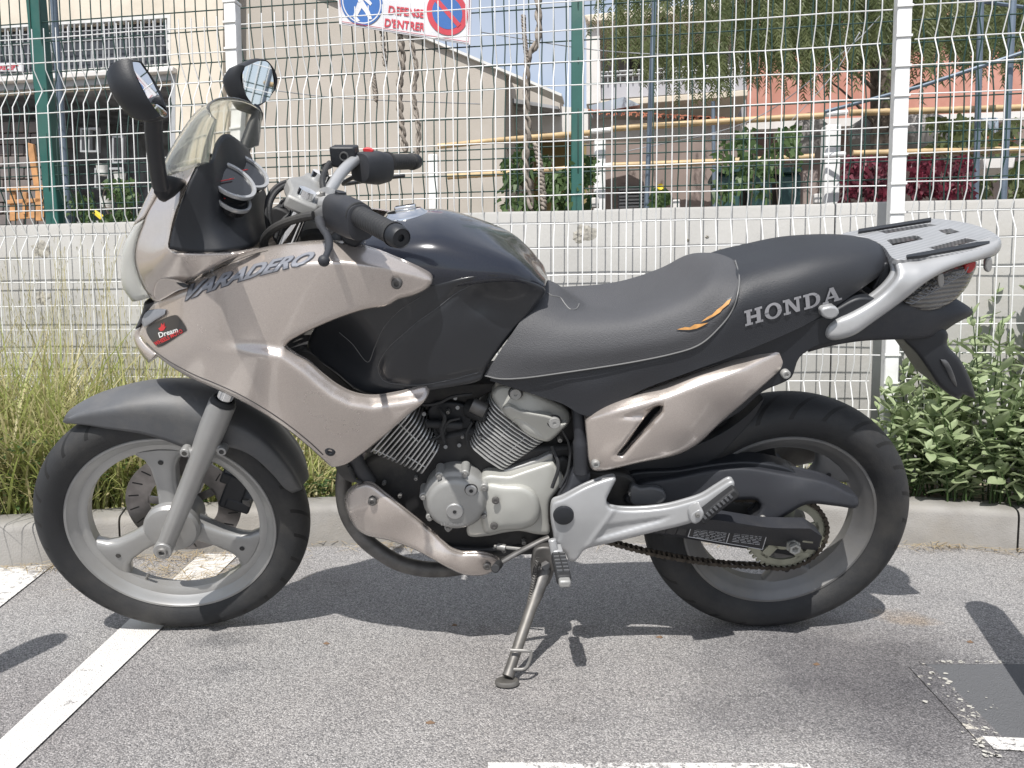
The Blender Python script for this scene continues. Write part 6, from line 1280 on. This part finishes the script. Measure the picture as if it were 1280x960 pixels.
# --- poles
def pole(name, a, b, t, r, m, **tg):
    A, B = F(*a, t), F(*b, t); mb = MB(); mb.tube([A+(A-B)*.6, A, B], r, 14); return mb.build(name, m, None, angle=50, **tg)
pole('metal_pole', (818, 0), (808, 262), .9, .0125, 'pipe_blue', label='tall slim blue grey pole left of the balcony centre', category='pole')
pole('metal_pole', (67, 0), (86, 284), .75, .018, 'pipe_blue', label='blue grey pole right beside the leaning green post', category='pole')
pole('metal_pole', (1224, 80), (1219, 262), 2.2, .018, 'pipe_blue', label='short blue grey pole near the right edge below the tree', category='pole')
pole('metal_pole', (1266, 0), (1253, 262), 2.0, .020, 'pipe_blue', label='tall blue grey pole closest to the right edge', category='pole')
pole('metal_pole', (892, 178), (893, 262), 2.8, .014, 'pipe_blue', label='short grey pole left of the green bins', category='pole')
A, B = F(1030, 140, 2.3), F(1290, 62, 1.9); mb = MB(); mb.tube([A, (A+B)/2+np.array([0, 0, -.02]), B], .012, 8); mb.build('metal_strut', 'pipe_blue', label='thin slanting strut crossing behind the right white post', category='strut')
for i, P in enumerate((((280, 104), (420, 122), (600, 130)), ((780, 190), (940, 150), (1060, 60), (1100, 20)), ((990, 150), (1040, 95), (1075, 40)), ((600, 40), (740, 62), (860, 70)), ((1180, -4), (1250, 5), (1300, 12)))):
    mb = MB(); mb.tube(curve3([F(u, v, 1.6+.2*i) for u, v in P], 24), .0032 if i < 4 else .012, 6); mb.build('cable', 'room_dark' if i < 4 else 'pipe_blue', None, label=['thin cable sagging across the beige gabled wall', 'thin cable running up from the porch into the tree', 'thin dark cable rising in front of the pink wall', 'thin cable crossing the sky beside the green post', 'thick grey cable at the top right corner'][i], category='cable')
# --- rail fence: white concrete posts with bamboo rails
rf = empty('rail_fence', 'rail fence of bamboo poles on square white posts behind the mesh fences', 'fence')
PP = []
for (ua, va, ub, wpx, d) in ((541, 192, 541.5, 12, 6.1), (750.5, 173, 750.5, 14, 5.6), (1043, 155, 1041, 19, 5.2)):
    c = CAM+ray(ua, va)*d; wz_ = wpx/FPX*d; mb = MB(); zt = c[2]; mb.box((c[0], c[1]+wz_/2, (zt+.6)/2), (wz_, wz_, zt-.6)); mb.build('rail_post', 'white_paint_metal', rf, bevel=.012); PP.append((c, d))
def railpt(u, v, d): return CAM+ray(u, v)*d
for P in ([(548, 183, 5.95), (640, 174, 5.8), (738, 166, 5.55)], [(764, 161, 5.4), (900, 152, 5.25), (1030, 144.5, 5.05)], [(1062, 141, 5.0), (1170, 138, 4.9), (1290, 134, 4.8)], [(560, 221, 5.95), (640, 216, 5.8), (740, 209, 5.55)], [(766, 207, 5.4), (900, 202, 5.25), (1018, 196, 5.05)], [(1066, 192, 5.0), (1170, 189.5, 4.9), (1290, 187, 4.8)]):
    c = curve3([railpt(*p) for p in P], 60); r = [.021*(1+.10*(k % 12 == 0)) for k in range(60)]; mb = MB(); mb.tube(c, r, 12); mb.build('bamboo_rail', 'bamboo', rf, angle=60)
for u, v, d in ((751, 163.5, 5.5), (1045, 142, 5.05), (751, 208, 5.5), (1042, 194, 5.05)):
    mb = MB(); mb.tube([railpt(u-13, v+1, d), railpt(u+14, v-1.5, d)], .018, 10); mb.build('rail_sleeve', 'white_paint_metal', rf)
for u, lb in ((775, None),):
    pass
for u, v, w_, lb in ((739.5, 247, 9, 'small white block on the wall beside the green post'), (841, 249.5, 9, 'small white block on the wall below the pole'), (1018, 242, 10, 'small white block on the wall left of the square post')):
    slab('white_block', [(u, v), (u+w_, v-.4), (u+w_, v+12), (u, v+12)], .62, .04, 'plaster_white', None, bevel=.004, label=lb, category='block')
# --- prohibition board on the green fence
sb = slab('prohibition_sign', [(417, -75), (590, -46), (588, 56), (424, 30)], GT-.055, .006, 'sign_white', None, label='white sign board with blue and red round signs reading DEFENSE ENTRER', category='sign')
TS = GT-.0585
def disc_px(name, u, v, r, r0, m, t, n=40, a0=0, a1=2*math.pi):
    mb = MB(); P = [F(u+r*.92*math.cos(a), v+r*math.sin(a)+.1*r*math.cos(a), t) for a in np.linspace(a0, a1, n+1)]; Q = [F(u+r0*.92*math.cos(a), v+r0*math.sin(a)+.1*r0*math.cos(a), t) for a in np.linspace(a0, a1, n+1)]
    mb.grid([P, Q]); return mb.build(name, m, sb, smooth=False)
disc_px('no_parking_ring', 559, 16, 28, .01, 'sign_red', TS); disc_px('no_parking_disc', 559, 16, 20.5, .01, 'sign_blue', TS-.001)
slab('no_parking_bar', [(543, 1), (547, -3), (576, 30), (572, 34)], TS-.002, .0006, 'sign_red', sb)
disc_px('round_blue_sign', 452, 3, 28.5, .01, 'sign_blue', TS); disc_px('blue_sign_ring', 452, 3, 26.5, 25, 'sign_white', TS-.001)
for P in ([(446, -12), (452, -14), (455, 0), (448, 4)], [(447, 3), (454, 1), (462, 14), (465, 24), (461, 24), (456, 15), (452, 10), (446, 21), (450, 26), (446, 27), (441, 21)], [(455, -8), (465, 4), (463, 7), (453, -2)]): slab('blue_sign_figure', P, TS-.0015, .0005, 'sign_white', sb)
text_on('DEFENSE', 508, 19.5, TS, 10, 'sign_red', sb, .82, .03, .12); text_on("D'ENTRER", 507, 36, TS, 10, 'sign_red', sb, .80, .03, .12)
mb = MB(); mb.tube([F(u, v, TS-.001) for u, v in ((421, -40), (427, 27), (585.5, 52.5), (587.5, -40))], .0016, 5); mb.build('sign_border', 'sign_red', sb)
# --- dead twisted vines on the green fence
def vine(pts, r, lb, leafy=0):
    c = curve3([F(u, v, GT-.03) for u, v in pts], 90); e = empty('dead_vine', lb, 'vine')
    for s_ in (0, 1):
        P = [p+np.array([math.cos(k*.55+s_*math.pi)*r*.9, math.sin(k*.55+s_*math.pi)*r*.9, .004*math.sin(k*1.7)]) for k, p in enumerate(c)]; q = [r*(.75+.35*mnoise.noise(Vector((k*.3, s_*5, pts[0][0])))) for k in range(90)]
        mb = MB(); mb.tube(P, q, 8); mb.build('stem', 'dead_vine', e, angle=60)
vine([(497, -60), (493, 0), (500, 45), (503, 75), (499, 110), (501, 150), (507, 190)], .011, 'thicker of two twisted dead vines beside the word on the sign')
vine([(516, -50), (519, 20), (514, 50), (520, 85), (517, 120), (523, 160), (521, 196)], .0085, 'thinner twisted dead vine just right of the thick one')
vine([(476, -40), (476, 20), (479, 55), (481, 82)], .007, 'short dead vine hanging over the blue round sign')
vine([(466, 92), (468, 108), (470, 126)], .007, 'short dead twig caught on the fence below the blue sign')
vine([(582, -20), (583, 30), (582, 48)], .006, 'thin dead vine at the right end of the sign board')
vine([(672, -40), (673, 20), (672, 50), (660, 75), (658, 120), (660, 165), (657, 200), (664, 262)], .011, 'tall forked dead vine against the sky left of the green post')
vine([(654, 20), (656, 50), (659, 78)], .007, 'short left fork of the tall dead vine')
vine([(670, 180), (676, 215), (680, 262)], .010, 'low curly dead vine among the climbing leaves')
vine([(688, 268), (690, 290), (688, 312), (691, 328)], .006, 'dead vine end hanging over the concrete wall')
# ================================================================== VEGETATION
class Leafy:
    def __init__(s): s.v = []; s.f = []
    def blade(s, p, d, ln, w, bend, seg=3, up=np.array([0, 0, 1.0])):
        side = np.cross(d, up); side = side/(np.linalg.norm(side)+1e-6); b = len(s.v); n = 0
        for k in range(seg):
            t = k/seg; q = p+d*ln*t+np.array([bend[0], bend[1], -abs(bend[2])])*t*t*ln; ww = w*(1-t*.6)
            s.v += [tuple(q-side*ww), tuple(q+side*ww)]
        q = p+d*ln+np.array([bend[0], bend[1], -abs(bend[2])])*ln; s.v.append(tuple(q))
        for k in range(seg-1): s.f.append((b+2*k, b+2*k+1, b+2*k+3, b+2*k+2))
        s.f.append((b+2*seg-2, b+2*seg-1, b+2*seg)); return q
    def build(s, name, m, parent=None, **tg):
        me = bpy.data.meshes.new(name); me.from_pydata(s.v, [], s.f); me.materials.append(MATS[m]); o = bpy.data.objects.new(name, me); COL.objects.link(o)
        if parent is not None: o.parent = parent
        for k, v in tg.items(): o[k] = v
        return o
gr = random.Random(11)
kx, ky = kc[:, 0], kc[:, 1]
def soil_z(x, y): return .122+.01*mnoise.noise(Vector((x*5, y*5, 1)))
def gheight(x):
    return float(np.interp(x, [-3, -1.6, -1.15, -.9, -.6, -.2, .5, .9, 1.3, 1.8], [.80, .76, .58, .38, .20, .15, .12, .10, .10, .10]))
g1, g2 = Leafy(), Leafy()
def wally(x): return .93-.1665*(x-1.6)+WT-.03
N = 0
while N < 15000:
    x = gr.uniform(-3.0, 1.5); y0 = float(np.interp(x, kx, ky))+.15; y1 = wally(x)
    if x > -.7 and gr.random() < .35: continue
    if y1 <= y0+.02: continue
    y = y0+(y1-y0)*gr.random()**1.2; h = gheight(x)*gr.uniform(.35, 1.15)*(1 if mnoise.noise(Vector((x*3, y*3, 0))) > -.25 else .5)
    if y-y0 < .06: h *= .55
    a = gr.uniform(0, 6.28); ti = gr.uniform(.05, .55); d = np.array([math.cos(a)*ti, math.sin(a)*ti, 1.0]); d /= np.linalg.norm(d)
    q = g1 if gr.random() < (.60 if mnoise.noise(Vector((x*1.7, y*2, 4))) > -.05 else .25) else g2
    q.blade(np.array([x, y, soil_z(x, y)]), d, h, gr.uniform(.0020, .0058), (d[0]*1.0, d[1]*1.0, gr.uniform(.1, .6)), 4); N += 1
g1.build('grass', 'grass_green', kind='stuff'); g2.build('dry_grass', 'grass_dry', kind='stuff')
# tall wild oats in front of the wall
st_ = Leafy()
for k in range(260):
    x = gr.uniform(-2.4, -1.0) if gr.random() < .85 else gr.uniform(-1.0, -.5); y = gr.uniform(float(np.interp(x, kx, ky))+.35, wally(x)+.0); h = gr.uniform(.6, 1.05)*(1 if x < -1.3 else .75)
    a = gr.uniform(0, 6.28); P = [np.array([x, y, .12])]; l_ = gr.uniform(.02, .16)
    for q in range(1, 9): t = q/8; P.append(np.array([x+math.cos(a)*l_*t*t, y+math.sin(a)*l_*t*t*.4, .12+h*t-(.05*max(0, t-.8)*5*l_*6)]))
    for i in range(8):
        A, B = P[i], P[i+1]; w_ = .0010*(1.3-i*.08); b = len(st_.v); s_ = np.array([w_, 0, 0]); st_.v += [tuple(A-s_), tuple(A+s_), tuple(B+s_*.9), tuple(B-s_*.9)]; st_.f.append((b, b+1, b+2, b+3))
    for q in range(gr.randint(7, 15)):
        t = gr.uniform(.62, 1); i = min(int(t*8), 7); p = P[i]+(P[i+1]-P[i])*(t*8-i); aa = gr.uniform(0, 6.28); o_ = np.array([math.cos(aa)*.02, math.sin(aa)*.012, gr.uniform(-.01, .015)]); r = p+o_; b = len(st_.v); 
        st_.v += [tuple(p), tuple(p+np.array([.0006, 0, 0])), tuple(r)]; st_.f.append((b, b+1, b+2)); st_.blade(r, np.array([gr.uniform(-.3, .3), 0, -1]), gr.uniform(.014, .026), .0020, (0, 0, 0), 2)
st_.build('wild_oats', 'grass_dry', kind='stuff')
# straw and litter at the kerb and round the front wheel
lt = Leafy()
for (cx, cyy, rx, ry, n_) in ((-.86, .28, .22, .10, 260), (-.2, .655, .5, .035, 160), (-1.0, .55, .3, .035, 150), (1.55, .60, .35, .02, 130), (-.95, .42, .25, .1, 120), (1.0, .655, .4, .015, 80), (-1.35, .46, .2, .03, 80)):
    for k in range(n_):
        x, y = cx+gr.gauss(0, rx*.5), cyy+gr.gauss(0, ry*.5); yk = float(np.interp(x, kx, ky))
        if y > yk-.008: y = yk-.008-abs(gr.gauss(0, .02))
        a = gr.uniform(0, 6.28); lt.blade(np.array([x, y, gr.uniform(.003, .02)]), np.array([math.cos(a), math.sin(a), gr.uniform(-.02, .12)]), gr.uniform(.02, .11), gr.uniform(.0006, .0016), (0, 0, .05), 2)
lt.build('dry_straw', 'straw', kind='stuff')
t1 = Leafy()
for k in range(240):
    a = gr.uniform(0, 6.28); t1.blade(np.array([-.865+gr.gauss(0, .02), .18+gr.gauss(0, .012), .003]), np.array([math.cos(a)*.8, math.sin(a)*.8, gr.uniform(.1, .7)]), gr.uniform(.03, .10), .0012, (0, 0, .4), 3)
t1.build('grass_tuft', 'grass_dry', label='small tuft of grass on the asphalt inside the front wheel opening', category='grass')
# small stones and leaves scattered on the asphalt
mat('litter_brown', (.16, .10, .06), .8, nscale=20); 
for i, (u, v, lb) in enumerate(((568, 782, 'small dark crumb on the asphalt in front of the engine shadow'), (825, 797, 'small brown leaf near the rear wheel shadow'), (1021, 831, 'dark crumb of litter on the asphalt right of the rear wheel'), (538, 904, 'reddish pebble on the asphalt at the lower middle'), (408, 805, 'pale bent leaf below the bike at the left'), (1213, 803, 'brown crumb beside the right hand stain'))):
    g_ = G(u, v); mb = MB(); ring = [g_+np.array([math.cos(a)*.009*gr.uniform(.6, 1.2), math.sin(a)*.006*gr.uniform(.6, 1.2), .001]) for a in np.linspace(0, 2*math.pi, 10)[:-1]]; tp_ = g_+np.array([0, 0, .006]); mb.add(ring+[tp_], [(k, (k+1) % 9, 9) for k in range(9)]); mb.build('litter', 'litter_brown', label=lb, category='litter')
# broad leaved plants
def leaf_mesh(nm, ln, w, m, curl=.25):
    mb = MB(); rows = []
    for k, (t, ww) in enumerate(((0, .06), (.12, .35), (.3, .85), (.5, 1.0), (.7, .82), (.88, .42), (1, .03))):
        c = np.array([t*ln, 0, -curl*ln*t*t]); rows.append([c+np.array([0, s_*ww*w, abs(s_)*.30*w]) for s_ in (-1, -.5, 0, .5, 1)])
    mb.grid(rows); me_o = mb.build(nm, m, None, angle=80, recalc=False); return me_o
protos = [leaf_mesh('leaf', .110, .026, 'sage_leaf', .15), leaf_mesh('leaf', .10, .027, 'sage_leaf', .35), leaf_mesh('leaf', .08, .020, 'sage_leaf', -.1)]
def plant(name, lab, cat, stems, x0, y0, ht, rad, grp=None, nl=60, lr=gr, sc=1.0):
    e = empty(name, lab, cat, grp, loc=(x0, y0, .125)); per = max(1, nl//stems)
    for s_ in range(stems):
        a = lr.uniform(0, 6.28); rr_ = rad*lr.random()**.5; tip = np.array([math.cos(a)*rr_, math.sin(a)*rr_*.55, ht*lr.uniform(.55, 1.0)]); base = np.array([math.cos(a)*rr_*.25, math.sin(a)*rr_*.2, 0])
        c = curve3([base, (base+tip)/2+np.array([lr.gauss(0, .02), 0, .02]), tip], 20); mb = MB(); mb.tube(c, [.0035*(1-.6*k/19) for k in range(20)], 6); st_o = mb.build('stem', 'vine_leaf', e)
        for k in range(per):
            t = .18+.82*(k/per)**.8; p = c[min(int(t*19), 19)]; an = k*2.4+lr.uniform(-.5, .5); el_ = lr.uniform(-.25, 1.0) if t < .9 else lr.uniform(.6, 1.3)
            s = sc*lr.uniform(.45, .9)*(1.0 if t < .85 else .75); M = Matrix.Translation(p) @ Matrix.Rotation(an, 4, 'Z') @ Matrix.Rotation(-el_, 4, 'Y') @ Matrix.Rotation(lr.uniform(-.5, .5), 4, 'X') @ Matrix.Scale(s, 4)
            inst(lr.choice(protos), e, M, 'leaf')
    return e
pl = [('leafy grey green bush at the right edge, tallest of the row', 2.00, .62, .92, .22, 12, 280), ('dense low leafy bush in the middle of the right corner', 1.78, .70, .70, .24, 13, 290), ('leafy bush standing right beside the white fence post', 1.53, .80, .54, .17, 11, 230),
      ('leafy bush behind the mesh at the far right', 2.15, .95, .98, .24, 10, 220), ('leafy bush in the middle with stems poking through the mesh', 1.82, 1.00, .85, .22, 10, 220), ('low leafy plant at the foot of the bushes by the kerb', 1.66, .72, .30, .22, 12, 220), ('small leafy plant behind the rear wheel left of the white post', 1.30, 1.02, .42, .07, 3, 26), ('low leafy plant at the right edge above the kerb', 1.98, .54, .36, .22, 10, 220)]
pl += [('leafy bush filling the far right corner behind the tallest one', 2.25, .72, .95, .22, 11, 240), ('narrow leafy bush between the post and the middle bush', 1.66, .86, .62, .16, 10, 240), ('leafy bush leaning over the kerb under the number plate holder', 1.84, .62, .46, .2, 11, 240)]
for lb, x, y, h, r, s_, n_ in pl: plant('sage_bush', lb, 'bush', s_, x, y, h, r, None, n_)
for p_ in protos: bpy.data.objects.remove(p_)
# short weeds between the dry grass
wd_ = Leafy()
for k in range(4200):
    x = gr.uniform(-2.6, -.5) if gr.random() < .8 else gr.uniform(1.0, 2.0); y0 = float(np.interp(x, kx, ky))+.15; y = y0+gr.random()**1.5*.35; c = np.array([x, y, soil_z(x, y)+gr.uniform(0, .26 if x < -1 else .08)]); a = gr.uniform(0, 6.28)
    d = np.array([math.cos(a), math.sin(a), gr.uniform(.1, .9)]); wd_.blade(c, d/np.linalg.norm(d), gr.uniform(.02, .05), gr.uniform(.005, .009), (0, 0, .4), 3)
wd_.build('weeds', 'vine_leaf', kind='stuff')
mat('petal_yellow', (.80, .58, .02), .6, nscale=9)
def flower(x, y, z, r, lb):
    e = empty('yellow_flower', lb, 'flower', loc=(x, y, z)); mb = MB(); mb.tube([(0, 0, -.12), (0.004, 0, -.05), (0, 0, 0)], .0016, 6); mb.build('stem', 'vine_leaf', e)
    for k in range(11):
        a = 2*math.pi*k/11; mb = MB(); d = np.array([math.cos(a)*.8, -.5, math.sin(a)*.8]); t_ = np.array([-math.sin(a), 0, math.cos(a)]); mb.add([t_*r*.12, d*r*.6+t_*r*.2, d*r, d*r*.6-t_*r*.2, -t_*r*.12], [(0, 1, 2, 3, 4)]); mb.build('petal', 'petal_yellow', e, smooth=False)
q = G(25, 606, .30); flower(-1.62, .86, .24, .03, 'yellow flower in the grass at the left edge'); 
q = F(825, 234, .62); flower(q[0], q[1], q[2], .022, 'orange yellow flower above the wall beside the pole')
# climbing leaves on the green fence
def leaf_cloud(name, lab, cat, boxes, n, size, m, thick=.12, kind=None, droop=.3, t0=GT, **tg):
    lf = Leafy(); k = 0
    while k < n:
        bx = gr.choice(boxes); u, v = gr.uniform(bx[0], bx[2]), gr.uniform(bx[1], bx[3])
        if mnoise.noise(Vector((u*.035, v*.045, 2))) < -.12: k += .2; continue
        p = F(u, v, t0+gr.uniform(-.03, thick)); a = gr.uniform(0, 6.28); d = np.array([math.cos(a), gr.uniform(-.8, .3), math.sin(a)-droop]); d /= np.linalg.norm(d); lf.blade(p, d, size*gr.uniform(.6, 1.3), size*gr.uniform(.25, .4), (0, 0, .3), 3, up=np.array([.2, 1, .3])); k += 1
    e = empty(name, lab, cat); lf.build('foliage', m, e)
    for q in range(tg.get('stems', 5)):
        bx = gr.choice(boxes); u = gr.uniform(bx[0], bx[2]); mb = MB(); mb.tube(curve3([F(u, 268, t0+.02), F(u+gr.uniform(-8, 8), (bx[1]+268)/2, t0+.02), F(u+gr.uniform(-14, 14), bx[1]+4, t0+.02)], 14), .003, 6); mb.build('stem', 'bark', e)
leaf_cloud('climbing_plant', 'green climbing plant on the mesh left of the straight green post', 'plant', [(626, 180, 700, 262), (640, 215, 716, 262), (670, 190, 732, 255)], 700, .032, 'vine_leaf')
leaf_cloud('garden_shrub', 'loose green shrub in front of the green bins', 'shrub', [(892, 165, 965, 250), (930, 160, 1000, 215)], 520, .042, 'vine_leaf', thick=.5, t0=1.6)
leaf_cloud('red_hedge', 'red leaved hedge under the lower bamboo rail left of the post', 'hedge', [(1054, 198, 1112, 262)], 1300, .038, 'red_leaf', thick=.5, t0=1.7, droop=-.2)
leaf_cloud('red_hedge', 'longer dark red hedge right of the white fence post', 'hedge', [(1112, 198, 1215, 262)], 2100, .038, 'red_leaf', thick=.5, t0=1.9, droop=-.2)
leaf_cloud('potted_plant', 'small green plant above the wall beside the blue pole', 'plant', [(816, 236, 838, 262)], 90, .035, 'vine_leaf', thick=.1, t0=.65, stems=2)
leaf_cloud('potted_plant', 'small green plant right beside the green post', 'plant', [(728, 190, 742, 262)], 110, .035, 'vine_leaf', thick=.1, t0=.7, stems=2)
leaf_cloud('green_shrub', 'dull green shrub right of the red hedge', 'shrub', [(1205, 205, 1285, 262), (1150, 150, 1285, 190)], 700, .07, 'pine_leaf', thick=.8, t0=3.0)
leaf_cloud('weed', 'weeds growing at the ledge below the cream building', 'plant', [(70, 240, 200, 284), (130, 225, 165, 284)], 500, .035, 'vine_leaf', thick=.3, t0=.6)
# hanging tree
tr = empty('pepper_tree', 'tree with drooping feathery branches hanging over the top right', 'tree', loc=tuple(F(1108, 262, 4.2)))
off_ = np.array(tr.location)
def tl_(p): return np.asarray(p)-off_
mb = MB(); mb.tube([tl_(F(u, v, 4.2)) for u, v in ((1112, 300), (1108, 150), (1106, 60), (1110, -40), (1120, -160))], [.15, .13, .12, .11, .09], 14); mb.build('trunk', 'bark', tr)
for P, r in (([(1108, 20), (1060, -5), (1010, 0), (965, 14), (930, 2), (890, -30)], .05), ([(1108, 90), (1060, 60), (1020, 40), (1000, 20)], .03), ([(1110, 60), (1150, 20), (1200, 0), (1260, -30)], .05), ([(1108, 130), (1080, 100), (1050, 82)], .025), ([(1112, -60), (1000, -110), (860, -80), (790, -30)], .05), ([(1112, 150), (1140, 110), (1170, 100)], .025), ([(1108, 170), (1060, 120), (1035, 100)], .02)):
    c = curve3([tl_(F(u, v, 4.2-.6*(i/5))) for i, (u, v) in enumerate(P)], 30); mb = MB(); mb.tube(c, [r*(1-.75*k/29) for k in range(30)], 8); mb.build('limb', 'bark', tr)
lf = Leafy(); n_ = 0
while n_ < 1500:
    u = gr.uniform(755, 1300); v = gr.uniform(-150, 70); dens = float(np.interp(u, [755, 790, 860, 930, 1000, 1120, 1300], [.22, .45, .55, .85, 1, 1, .9]))
    if gr.random() > dens: continue
    vmax = float(np.interp(u, [755, 800, 900, 960, 1040, 1120, 1180, 1300], [60, 75, 100, 62, 72, 60, 50, 60]))+gr.gauss(0, 14)
    if mnoise.noise(Vector((u*.018, v*.02, 7))) < -.22 and gr.random() < .7: continue
    if v > vmax-25: v = vmax-25-gr.uniform(0, 40)
    t_ = gr.uniform(2.6, 5.2); p = F(u, v, t_); ln = min(gr.uniform(.25, .75), abs(vmax-v)/FPX*(t_+3)*1.1+.08); sw_ = np.array([gr.gauss(0, .12), gr.gauss(0, .1), -1.0])
    ns = int(ln/.022)
    for k in range(ns):
        q = p+sw_*ln*k/ns+np.array([math.sin(k*.3+n_)*.01, 0, 0])
        for sd in (-1, 1):
            d = np.array([sd*gr.uniform(.4, .9), gr.uniform(-.6, .6), -gr.uniform(.3, 1.0)]); lf.blade(tl_(q), d/np.linalg.norm(d), gr.uniform(.03, .065), .0052, (0, 0, .2), 2, up=np.array([.1, 1, .2]))
    n_ += 1
lf.build('crown', 'pine_leaf', tr)
# bollards standing just outside the picture, whose shadows fall into it; the right one's lean is made up to aim its shadow
for (x, y, h, lb) in ((1.115, -.625, .735, 'unseen grey bollard tilted to aim its shadow near the right front corner'), (-1.235, -.70, .93, 'grey bollard standing near the left front corner')):
    e = empty('bollard', lb, 'bollard', loc=(x, y, 0)); mb = MB(); ax_ = (.12, .27, .66) if x > 0 else (0, 0, 1); mb.lathe((0, 0, 0), ax_, [(1e-5, 0), (.046, 0), (.046, h-.05), (.038, h-.02), (.02, h), (1e-5, h)], 24); mb.build('post', 'frame_grey', e)
